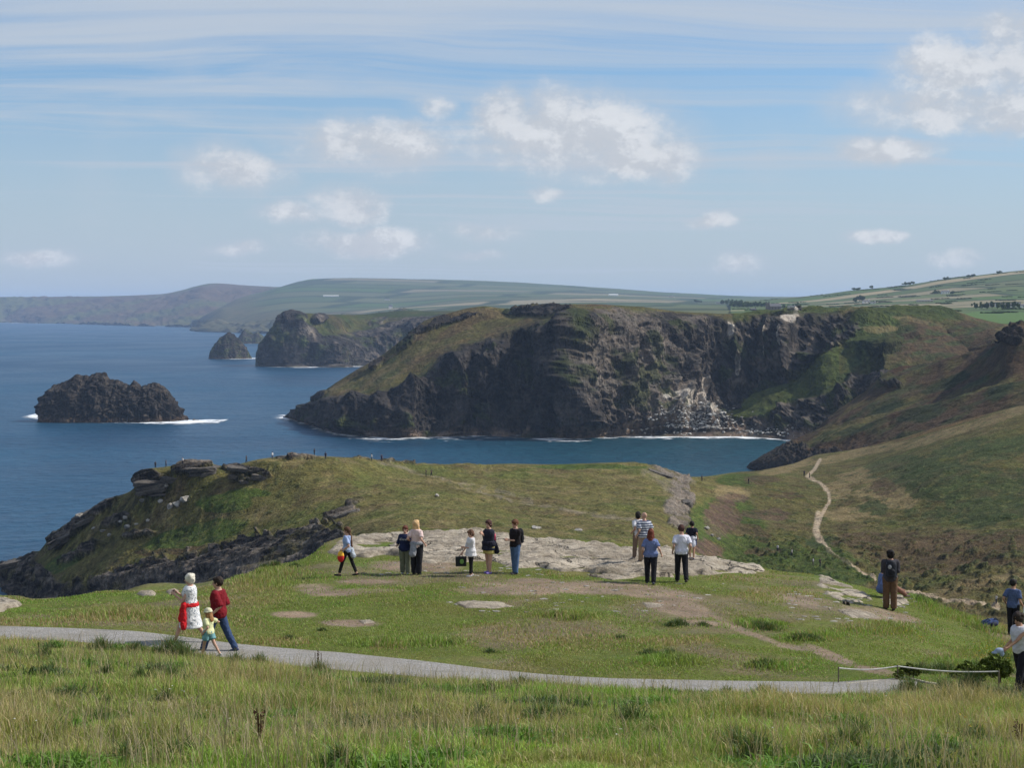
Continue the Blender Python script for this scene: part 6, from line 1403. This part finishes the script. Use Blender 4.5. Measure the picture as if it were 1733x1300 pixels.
# child with the dark shopping bag
p, H = P(797, 976, 895)
i7 = person(p, H, 112, 'child in a loose white hooded top and black leggings holding a dark bag', legs=((4, 0), (-4, 2)), arms=((-.05, .26, .16), (.16, .28, -.06)), female=True, build=1.0, nod=20,
       hair=((.12, .06, .035), 'short_f'), shirt=('smock', (.58, .57, .58), nn), bottom=('leggings', BLK, nn), shoes=(.45, .43, .42), sleeves='elbow')
p0 = cam_(i7, i7['up'](.16, .33, -.12)); b0 = empty('shopping_bag', p0); b0.rotation_euler = (0, 0, math.radians(8))
ex_, ey_ = Vector((1, 0, 0)), Vector((0, 1, 0))
mb = cloth('bag_black', (.012, .014, .014), .5)
def box(name, c0, s_, mat, parent=None, bev=.0):
    x, y, z = c0; a, b, c_ = [q / 2 for q in s_]
    V = [(x + i * a, y + j * b, z + l * c_) for i in (-1, 1) for j in (-1, 1) for l in (-1, 1)]
    Fq = [(0, 1, 3, 2), (4, 6, 7, 5), (0, 4, 5, 1), (2, 3, 7, 6), (0, 2, 6, 4), (1, 5, 7, 3)]
    return make_obj(name, V, Fq, mat, parent, smooth=False)
bagV = [(-.15, -.05, -.34), (.15, -.05, -.34), (.15, .05, -.34), (-.15, .05, -.34), (-.16, -.035, -.06), (.16, -.035, -.06), (.16, .035, -.06), (-.16, .035, -.06)]
make_obj('bag_body', bagV, [(0, 1, 5, 4), (1, 2, 6, 5), (2, 3, 7, 6), (3, 0, 4, 7), (3, 2, 1, 0), (4, 5, 6, 7)], mb, b0, smooth=False)
v, f = ellip((.02, -.052, -.2), .06, .008, .075); make_obj('emblem', v, f, cloth('bag_green', (.16, .30, .08)), b0)
fuse('handle', [capsule((-.07, 0, -.07), (0, 0, .03), .009, .009), capsule((.07, 0, -.07), (0, 0, .03), .009, .009)], .007, mb, b0, 1)
tagset(b0, 'black shopping bag with a green emblem held by the child in white', 'bag')
# woman in black top and yellow shorts
p, H = P(827, 971, 878)
i8 = person(p, H, 135, 'woman in black sleeveless top, yellow shorts and purple trainers', legs=((3, 0), (-4, 2)), arms=((.02, .24, .34), (.04, .22, .36)), female=True, build=1.18, skin='fair', nod=6, turn=15,
       hair=((.06, .025, .02), 'bob'), shirt=('smock', (.014, .016, .028), nn), bottom=('shorts', (.50, .42, .14), nn), shoes=(.20, .14, .42), sleeves='none', tied=((.018, .018, .03), (-.10, -.14, 0), .26))
backpack(i8, (.62, .09, .16), 'small bright pink drawstring backpack on the woman in yellow shorts', (.12, .08, .17), (-.02, -.17, .20), strapcol=(.3, .3, .32))
p, H = P(872, 972, 877)
i9 = person(p, H, 128, 'man in a black t-shirt and blue jeans looking down at his hands', legs=((4, 0), (-3, 1)), arms=((-.05, .30, .17), (.06, .28, .18)), build=1.08, nod=14,
       hair=((.13, .06, .03), 'short'), shirt=('shirt', (.014, .011, .013), nn), bottom=('trousers', (.075, .13, .24), nn), shoes=(.04, .04, .05), skin='fair')
backpack(i9, (.012, .012, .015), 'black backpack on the man in jeans', (.15, .10, .23))
# the group walking away
p, H = P(1080, 951, 869)
i10 = person(p, H, 28, 'dark-haired person in a white t-shirt half hidden behind the bald man', legs=((8, 2), (-8, 6)), arms=((-.24, .03, .05), None), turn=-40, skin='tan',
       hair=((.015, .012, .012), 'short_f'), shirt=('shirt', (.6, .6, .63), nn), bottom=('trousers', (.17, .12, .09), nn), shoes=(.42, .36, .30))
backpack(i10, (.02, .025, .07), 'navy backpack on the dark-haired person in white', (.14, .09, .22))
p, H = P(1090, 961, 873)
i11 = person(p, H, 22, 'bald man in a navy and white striped t-shirt and tan trousers', legs=((5, 0), (-5, 2)), arms=((-.26, .04, .0), None), build=1.12, turn=25,
       hair=((.1, .1, .1), 'bald'), shirt=('shirt', (.50, .52, .56), dict(kind='stripe', col2=(.05, .065, .13), scale=.075)), bottom=('trousers', (.27, .19, .13), nn), shoes=(.14, .13, .13))
p, H = P(1101, 989, 893)
i12 = person(p, H, -8, 'red-haired woman in a blue t-shirt and black trousers seen from behind', legs=((8, 2), (-10, 14)), arms=((-.25, .06, .0), (.33, .0, .02)), female=True, build=1.15,
       hair=((.13, .035, .02), 'long'), shirt=('shirt', (.13, .17, .32), nn), bottom=('trousers', (.012, .012, .016), nn), shoes=(.045, .05, .07))
p, H = P(1153, 986, 886)
i13 = person(p, H, 4, 'man in a white t-shirt and black trousers walking away', legs=((8, 2), (-12, 16)), arms=((-.26, .02, .0), (.26, .04, .0)), build=1.05, nod=22, turn=-16, skin='fair',
       hair=((.055, .03, .02), 'short'), shirt=('shirt', (.62, .62, .70), nn), bottom=('trousers', (.012, .012, .015), nn), shoes=(.06, .05, .045))
p, H = P(1171, 953, 887)
i14 = person(p, H, -14, 'boy in a black t-shirt, white jumper round his waist, beside the man in white', legs=((10, 4), (-8, 8)), arms=((-.24, .02, .04), (.27, -.06, .06)), build=.95, skin='tan',
       hair=((.012, .01, .01), 'short'), shirt=('shirt', (.014, .016, .03), nn), bottom=('shorts', (.04, .06, .14), nn), shoes=(.10, .10, .13), tied=((.55, .56, .62), (.05, -.12, 0), .30))
# man on the right slab, the person sitting by him, man in blue, person at the edge
p, H = P(1506, 1033, 927)
i15 = person(p, H, -6, 'dark curly-haired man in a dark shirt and brown trousers standing on the pale rock', legs=((2, 0), (-2, 1)), arms=((-.12, .24, .20), (.14, .24, .20)), build=.95, skin='tan',
       hair=((.015, .011, .01), 'curly'), shirt=('jumper', (.045, .042, .05), nn), bottom=('loose', (.115, .068, .038), nn), shoes=(.03, .025, .02), sleeves='elbow')
backpack(i15, (.018, .02, .028), 'dark backpack with a pale emblem on the man in brown trousers', (.15, .10, .24), emblem=(.3, .31, .33))
p = at(1493, 1012)
i16 = person(p, 1.62, -75, 'person in a blue jacket sitting on the rock behind the man in brown trousers', legs=((92, 22), (96, 40)), arms=((-.2, .28, .1), (.26, -.05, -.06)), lean=6, female=True, turn=0,
       hair=((.35, .33, .32), 'bob'), shirt=('jumper', (.10, .14, .28), nn), bottom=('trousers', (.20, .10, .07), nn), shoes=(.1, .07, .06), sleeves='long')
p, H = P(1714, 1076, 978)
i17 = person(p, H, -38, 'man in a blue t-shirt and black trousers standing at the right of the turf', legs=((3, 0), (-4, 2)), arms=((-.24, .03, .03), (.27, .10, -.02)), turn=-25, build=.95, skin='tan',
       hair=((.012, .010, .01), 'short'), shirt=('shirt', (.07, .10, .20), nn), bottom=('trousers', (.012, .012, .018), nn), shoes=(.02, .02, .02))
bt = empty('bottle', cam_(i17, i17['A'][1][2]) + Vector((.03, 0, -.10)))
make_obj('bottle_body', *capsule((0, 0, -.08), (0, 0, .06), .033, .030, 12), cloth('white_bottle', (.7, .7, .7), .4), bt); make_obj('cap', *capsule((0, 0, .09), (0, 0, .115), .016, .016, 10), cloth('bottle_cap', (.5, .5, .52)), bt)
tagset(bt, 'white bottle in the hand of the man in the blue t-shirt', 'bottle')
p = at(1727, 1172)
i18 = person(p, 1.66, 118, 'dark curly-haired person in a white vest beside the bush at the right edge', legs=((14, 4), (-10, 6)), arms=((-.06, .62, .03), (.28, .18, .02)), lean=8, nod=18, turn=20, skin='tan',
       hair=((.03, .018, .014), 'curly'), shirt=('top', (.55, .53, .56), nn), bottom=('trousers', (.014, .013, .018), nn), shoes=(.03, .03, .03), sleeves='none')
o0 = empty('rag', cam_(i18, i18['A'][-1][2]) + Vector((-.16, 0, -.05)))
fuse('cloth_fold', [ellip((0, 0, 0), .10, .06, .06), ellip((-.09, 0, -.04), .07, .05, .03), ellip((.05, 0, -.06), .05, .05, .06)], .014, cloth('rag_blue', (.30, .36, .48)), o0, 2)
tagset(o0, 'pale blue cloth held out over the bush at the right edge', 'cloth')
# rucksack on the grass
p = at(1675, 1063); o0 = empty('rucksack', p); o0.rotation_euler = (0, 0, .3)
fuse('bag_body', [ellip((0, 0, .13), .28, .17, .14), ellip((.08, -.02, .18), .18, .14, .10), ellip((-.17, 0, .12), .12, .13, .12)], .014, cloth('ruck_blue', (.035, .06, .16), .7), o0, 2)
fuse('pocket', [ellip((.04, -.15, .12), .14, .05, .08)], .012, cloth('ruck_dark', (.02, .025, .05), .7), o0, 2)
for a in (-.14, .12):
    fuse('strap', [capsule((a - .1, -.06, .20), (a, -.12, .30), .018, .018), capsule((a, -.12, .30), (a + .1, -.10, .22), .018, .018)], .010, cloth('ruck_strap', (.06, .07, .1)), o0, 1)
tagset(o0, 'blue rucksack lying on the grass left of the man in the blue t-shirt', 'rucksack')

# ------------------------------------------------------------------ rope barrier and path edging
pts = [(1419, 1158, 1131), (1519, 1152, 1128), (1690, 1166, 1137)]
wood = cloth('post_wood', (.16, .13, .09)); rp = cloth('rope_white', (.62, .60, .55))
o0 = empty('rope_barrier', at(1519, 1152)); tops = []
for (a, b, c_) in pts:
    q = at(a, b); h_ = (b - c_) / F * q.y
    o = make_obj('post', *capsule(Vector((0, 0, -.1)), Vector((0, 0, h_ + .02)), .016, .014, 10), wood, o0); o.location = q - o0.location; tops.append(q + Vector((0, 0, h_)))
V3s = []
for a, b in zip(tops[:-1], tops[1:]):
    n_ = 14; L_ = [a.lerp(b, t / n_) + Vector((0, 0, -.05 * math.sin(math.pi * t / n_))) - o0.location for t in range(n_ + 1)]
    V, Fc = [], []
    for i in range(n_ + 1):
        for k_ in range(8): an = k_ * math.pi / 4; V.append(L_[i] + Vector((0, math.cos(an) * .013, math.sin(an) * .013)))
    for i in range(n_):
        for k_ in range(8): Fc.append((i * 8 + k_, i * 8 + (k_ + 1) % 8, (i + 1) * 8 + (k_ + 1) % 8, (i + 1) * 8 + k_))
    make_obj('rope', V, Fc, rp, o0)
tagset(o0, 'low white rope strung between thin posts along the bend of the path', 'rope barrier')
edge_m = cloth('edging_timber', (.42, .38, .30))
for seg_, lb in (([(1432, 1160), (1480, 1156), (1532, 1150)], 'pale timber edging along the far side of the path bend'), ([(1540, 1151), (1570, 1158), (1622, 1165)], 'pale timber edging running downhill right of the path bend')):
    Pt = [at(*q) for q in seg_]; V, Fc = [], []
    for q in Pt:
        for dy_, dz_ in ((-.03, -.1), (.03, -.1), (.03, .035), (-.03, .035)): V.append(q + Vector((0, dy_, dz_)))
    for i in range(len(Pt) - 1):
        for k_ in range(4): Fc.append((i * 4 + k_, i * 4 + (k_ + 1) % 4, (i + 1) * 4 + (k_ + 1) % 4, (i + 1) * 4 + k_))
    Fc += [(3, 2, 1, 0), tuple(range(len(V) - 4, len(V)))]
    tagset(make_obj('path_edging', V, Fc, edge_m, smooth=False), lb, 'edging board')

# ------------------------------------------------------------------ tiny people on the peninsula
FARP = [(263, 788, (.03, .03, .04), (.02, .02, .03), 'person in dark clothes nearest the left end of the peninsula crest'), (281, 788, (.05, .06, .1), (.03, .03, .04), 'person second from the left end of the peninsula crest'), (309, 786, (.5, .5, .5), (.03, .03, .04), 'person in a white top on the crest rock ledge'),
        (417, 783, (.04, .03, .03), (.02, .02, .03), 'person in dark clothes alone in the dip of the crest'), (461, 777, (.6, .6, .6), (.1, .1, .12), 'person in white on the peninsula crest above the grass bulge'), (493, 777, (.04, .05, .05), (.02, .02, .03), 'dark figure low behind the crest, right of the person in white'),
        (532, 771, (.02, .02, .03), (.02, .02, .02), 'thin dark figure standing highest on the crest'), (551, 777, (.02, .03, .06), (.02, .02, .03), 'dark figure just below the highest one on the crest'), (629, 780, (.5, .5, .52), (.03, .04, .06), 'figure in a pale top, left of the pair right of the crest'),
        (646, 781, (.02, .03, .08), (.02, .02, .03), 'figure in navy, right of the pair right of the crest'), (721, 806, (.03, .03, .03), (.03, .03, .03), 'left walker of the pair on the peninsula path'), (730, 806, (.06, .04, .04), (.02, .02, .03), 'right walker of the pair on the peninsula path'),
        (1188, 815, (.03, .03, .05), (.02, .02, .03), 'lone figure against the turf just right of the rocky outcrop'), (1267, 819, (.03, .03, .04), (.02, .02, .03), 'lone figure on the saddle beside the heather patch'), (1361, 806, (.03, .03, .05), (.03, .03, .03), 'left figure at the top of the winding track'),
        (1370, 809, (.04, .03, .03), (.02, .02, .03), 'right figure at the top of the winding track'), (1316, 934, (.45, .45, .48), (.03, .03, .04), 'upper left figure climbing the valley turf'), (1340, 942, (.4, .4, .4), (.03, .03, .04), 'second figure climbing the valley turf'),
        (1376, 958, (.3, .3, .32), (.1, .08, .07), 'third figure low on the valley turf'), (1388, 959, (.03, .03, .04), (.02, .02, .03), 'dark figure lowest on the valley turf'), (1686, 1022, (.45, .45, .45), (.04, .04, .05), 'tiny figure in a pale top below the valley track at the right')]
ANG = [0, 90, 180, -90, 60, -60, 120]
bank = {}
for i, (a, b, sc_, bcx, lb) in enumerate(FARP):
    loc = None; yy = b
    while loc is None and yy < b + 14: loc = ray(a, yy, [PENT]); yy += .5
    if loc is None: continue
    fi = person(loc, (1.66 + .03 * (i % 5)), ANG[i % 7], lb, legs=((10, 3), (-10, 8)) if i % 2 else ((2, 0), (-2, 0)), arms=(None, None), build=1.05, hair=((.04, .025, .02), 'short'),
                shirt=('shirt', sc_, nn), bottom=('trousers', bcx, nn), voxel=.026, face=False, group='distant walkers on the peninsula')

# ------------------------------------------------------------------ farm buildings, church and trees far off
def bvh_of(XYZ, s_=2):
    X, D, Z = XYZ; g = np.stack([X, D, Z], -1)[::s_, ::s_]; nr, nc = g.shape[:2]
    return BVHTree.FromPolygons([tuple(v) for v in g.reshape(-1, 3)], [(i * nc + j, i * nc + j + 1, (i + 1) * nc + j + 1, (i + 1) * nc + j) for i in range(nr - 1) for j in range(nc - 1)])
MT, RT = bvh_of(MG), bvh_of(RG)
def far(px_, py_):
    for dy_ in np.arange(0, 10, .5):
        q = ray(px_, py_ + dy_, [MT, RT])
        if q is not None: return q
    return W(px_, py_, 3000)
white = cloth('limewash', (.78, .77, .74)); slate = cloth('slate', (.12, .12, .13)); dark = cloth('window_dark', (.03, .035, .04)); stone = cloth('church_stone', (.13, .125, .12)); cream = cloth('cream_wall', (.5, .46, .38))
def house(px_, py_, wpx, hpx_, label, wall=white, roof=slate, rz=0.1, group=None, name='farmhouse', cat='house'):
    q = far(px_, py_); m_ = q.y / F; w_, h_ = wpx * m_, hpx_ * m_; d_ = min(w_ * .6, 9); o0 = empty(name, q, rz); hw = h_ * .62
    V = [(-w_/2, -d_/2, -3), (w_/2, -d_/2, -3), (w_/2, d_/2, -3), (-w_/2, d_/2, -3), (-w_/2, -d_/2, hw), (w_/2, -d_/2, hw), (w_/2, d_/2, hw), (-w_/2, d_/2, hw), (-w_/2, 0, h_ * .97), (w_/2, 0, h_ * .97)]
    make_obj('wall', V, [(0, 1, 5, 4), (2, 3, 7, 6), (1, 2, 6, 9, 5), (3, 0, 4, 8, 7), (3, 2, 1, 0)], wall, o0, smooth=False)
    e = .3; t_ = .25; sl = (h_ * .97 - hw) / (d_ / 2)
    def rf(s_):
        return [(-w_/2 - e, s_ * (d_/2 + e), hw - sl * e + .04), (w_/2 + e, s_ * (d_/2 + e), hw - sl * e + .04), (w_/2 + e, 0, h_ * .97 + .04), (-w_/2 - e, 0, h_ * .97 + .04)]
    V = rf(-1) + [(x, y, z + t_) for x, y, z in rf(-1)] + rf(1) + [(x, y, z + t_) for x, y, z in rf(1)]
    Fc = []
    for b in (0, 8): Fc += [(b, b+1, b+2, b+3), (b+7, b+6, b+5, b+4), (b, b+4, b+5, b+1), (b+1, b+5, b+6, b+2), (b+2, b+6, b+7, b+3), (b+3, b+7, b+4, b)]
    ro = make_obj('roof', V, Fc, roof, o0, smooth=False)
    if w_ > 6: box('chimney', (w_ * .38, 0, h_ * .97 + .8), (.9, .9, 2), wall, ro)
    nw = max(1, int(w_ / 4))
    for i in range(nw): box('window', (-w_/2 + (i + .5) * w_ / nw, -d_/2 - .04, hw * .55), (1.1, .12, min(1.3, hw * .4)), dark, o0)
    tagset(o0, label, cat, group); return o0
house(661, 523, 6, 7, 'small white lookout hut on the turf above the second headland', name='lookout_hut', cat='hut')
house(1038, 501, 16, 3.2, 'long white farm building on the far hillside fields', roof=white, name='barn', cat='barn')
house(560, 502, 26, 2.2, 'long pale greenhouse-like farm roof on the far left fields', roof=white, name='barn', cat='barn')
house(655, 508, 8, 2.5, 'small white cottage above the lookout hut')
house(1136, 503, 8, 2.5, 'small pale farmhouse on the far slope, centre right', cream)
house(1216, 514, 8, 2.5, 'cream cottage left of the wood by the church', cream)
house(1275, 526, 9, 4, 'grey stone cottage just left of the church', stone, name='cottage')
house(1340, 521, 13, 3.5, 'low pale cottage right of the church behind the cliff edge', cream)
house(1466, 513, 12, 5, 'white farmhouse beside a clump of dark trees on the right hill')
house(1478, 514, 8, 3, 'low white outbuilding attached right of the tree-side farmhouse')
house(1600, 497, 13, 5, 'white farmhouse alone high on the right hill fields', slate and white)
house(1565, 511, 26, 3, 'long low grey barn on the right hill', cream, slate, name='barn', cat='barn')
for i, a in enumerate([1664, 1677, 1689, 1700, 1711, 1722, 1731]):
    house(a, 521 - (i % 3), 9, 6 + (i % 2), ['leftmost village house among trees', 'second village house from the left', 'third village house from the left', 'middle village house with a taller roof', 'village house right of the middle one', 'second village house from the right edge', 'village house touching the right edge'][i] + ' on the right hill', (white, cream, white, stone, white, cream, white)[i], group='village houses on the right hill')
q = far(1299, 525); o0 = empty('church', q, .15); m_ = q.y / F
tw, thh = 5.5 * m_, 12.5 * m_
box('tower', (0, 0, thh / 2 - 1.5), (tw, tw, thh + 3), stone, o0)
for i in (-1, 1):
    for j in (-1, 1): box('pinnacle', (i * tw * .42, j * tw * .42, thh + 1.0), (tw * .14, tw * .14, 2), stone, o0)
box('nave', (tw * .5 + 7, 0, 2.2), (14, 7, 5), stone, o0)
V = [(tw * .5, -3.9, 4.72), (tw * .5 + 14.4, -3.9, 4.72), (tw * .5 + 14.4, 3.9, 4.72), (tw * .5, 3.9, 4.72), (tw * .5, 0, 8), (tw * .5 + 14.4, 0, 8)]
make_obj('roof', V, [(0, 1, 5, 4), (2, 3, 4, 5), (1, 2, 5), (3, 0, 4), (3, 2, 1, 0)], slate, o0, smooth=False)
for i in range(3): box('window', (tw * .5 + 3 + i * 4, -3.55, 2.4), (1, .2, 2), dark, o0)
tagset(o0, 'dark stone church with a square tower on the skyline behind the cliff', 'church')
# trees: trunk and leafy crown
leaf = land_mat('foliage', .8, 4, .3, .6, .5)
def tree_mesh(seed, nl=1500):
    r = np.random.default_rng(seed); cs = r.normal(0, 1, (9, 3)) * (.42, .42, .22) + (0, 0, .66); rs = r.uniform(.22, .38, 9)
    k_ = r.integers(0, 9, nl); d = r.normal(size=(nl, 3)); d /= np.linalg.norm(d, axis=1)[:, None]
    c0 = cs[k_] + d * (rs[k_] * r.uniform(.6, 1.05, nl))[:, None]
    t1 = r.normal(size=(nl, 3)) * .055; t2 = r.normal(size=(nl, 3)) * .055
    V = np.stack([c0 + t1, c0 + t2, c0 - t1, c0 - t2], 1).reshape(-1, 3); return V
TM = []
for s_ in range(4):
    V = tree_mesh(s_); me_o = make_obj('crown', V, quads=np.arange(len(V)).reshape(-1, 4), mat=leaf, smooth=False, cols=np.broadcast_to(SHRUB * (1.4 + .2 * s_), (len(V), 3)))
    tk = make_obj('trunk', *capsule((0, 0, -.15), (.02, 0, .6), .07, .035, 8), cloth('bark', (.08, .06, .045)))
    TM.append((me_o.data, tk.data)); bpy.data.objects.remove(me_o); bpy.data.objects.remove(tk)
TREES = [(1455, 510, 14, 9), (1448, 512, 9, 6), (1461, 509, 8, 6)] + [(a, 521 - (a % 3), 9 + a % 5, 7) for a in range(1240, 1296, 6)] + [(a, 516, 10, 7) for a in range(1222, 1262, 8)] + [(a, 523, 10, 8 + (a % 4)) for a in range(1652, 1733, 9)] + [(1583, 497, 8, 5), (1612, 498, 9, 5), (1180, 513, 12, 5), (1326, 522, 8, 5), (1350, 520, 9, 6)] + [(a, int(np.interp(a, [1440, 1600, 1733], [492.5, 474, 459])) + .5, 9, 4) for a in (1446, 1452, 1475, 1532, 1538, 1546, 1600, 1604, 1640, 1646, 1690)]
TL = ['tree in the clump beside the white farmhouse on the right hill', 'tree in the wood by the church', 'hedgerow tree along the skyline of the right hill', 'tree among the village houses at the right edge']
for i, (a, b, wp, hp_) in enumerate(TREES):
    q = far(a, b); m_ = q.y / F; o0 = empty('tree', q, i * .7)
    kind = 0 if a < 1465 and a > 1440 and b > 500 else 1 if a < 1360 else 3 if a > 1650 and b > 500 else 2
    lb = TL[kind]; 
    for nm, me_ in zip(('crown', 'trunk'), TM[i % 4]):
        o = bpy.data.objects.new(nm, me_); COL.objects.link(o); o.parent = o0; o.scale = (wp * m_ / 1.7, wp * m_ / 1.7, hp_ * m_)
    tagset(o0, lb, 'tree', ['trees beside the white farmhouse', 'trees in the wood by the church', 'skyline trees of the right hill', 'trees among the village houses'][kind])
bush_mesh = TM[1][0].copy(); _a = bush_mesh.color_attributes['col']; _n = len(bush_mesh.vertices); _c = np.ones((_n, 4), np.float32); _c[:, :3] = GREEN * 1.15 * np.repeat(rng.uniform(.6, 1.4, _n // 4), 4)[:, None]; _a.data.foreach_set('color', _c.ravel())
for (a, b, w_, h_, lb) in [(1692, 1158, .8, .5, 'leafy green bush at the end of the rope by the right edge'), (1645, 1152, .6, .3, 'smaller leafy bush behind the middle of the right-hand rope'), (1545, 1150, .5, .24, 'low dark bush behind the rope where the path bends')]:
    q = at(a, b); o0 = empty('bush', q)
    for nm, me_, sc_ in zip(('foliage', 'stem'), (bush_mesh, TM[1][1]), (1, .9)):
        o = bpy.data.objects.new(nm, me_); COL.objects.link(o); o.parent = o0; o.scale = (w_ / 1.7, w_ / 1.7, h_ * sc_)
    tagset(o0, lb, 'bush')
# hedgerows and bushes along the field edges
r = np.random.default_rng(5); HV, HF, o_ = [], [], 0
v0, f0 = rock_verts(3, 1, .35, .7)
for (XYZ, cnt, sz) in ((RG, 800, 1.7),):
    X, D, Z = XYZ; nr, nc = X.shape
    for _ in range(cnt // 9):
        i, j = r.integers(int(nr * .15), nr - 12), r.integers(4, nc - 30)
        for t in range(int(r.integers(8, 26))):
            v = v0 * (sz * r.uniform(1, 2.4), sz * .8, sz * r.uniform(.5, 1.1)) + (X[i, j + t] + r.normal(0, 2), D[i, j + t], Z[i, j + t] + sz * .3); HV.append(v); HF.append(f0 + o_); o_ += len(v)
hv = np.concatenate(HV)
hg = make_obj('hedgerow', hv, quads=np.concatenate(HF), mat=leaf, cols=np.broadcast_to(SHRUB * .9, (len(hv), 3))); tagset(hg, kind='stuff')
# cross-shaped marker on the headland top
q = None
HT = bvh_of(HP, 2)
q = ray(893, 521, [HT]) or W(893, 519, 1120)
tagset(make_obj('marker_post', *capsule((0, 0, -.5), (0, 0, 2.6), .25, .2, 8), stone), 'thin dark post standing on the headland crest', 'post').location = q

# ------------------------------------------------------------------ sea air
haze = box('haze', (0, 0, 0), (52000, 52000, 260), None)
haze.location = (0, 0, 260 / 2 - 9.5)
hm = bpy.data.materials.new('sea_air'); hm.use_nodes = True; T = NT(hm.node_tree); T.n.clear()
pv = T.node('ShaderNodeVolumePrincipled'); pv.inputs['Color'].default_value = (.52, .70, 1, 1); pv.inputs['Density'].default_value = 5.6e-5; pv.inputs['Anisotropy'].default_value = .0
ho = T.node('ShaderNodeOutputMaterial'); T.l.new(pv.outputs[0], ho.inputs['Volume']); haze.data.materials.append(hm); tagset(haze, kind='stuff')
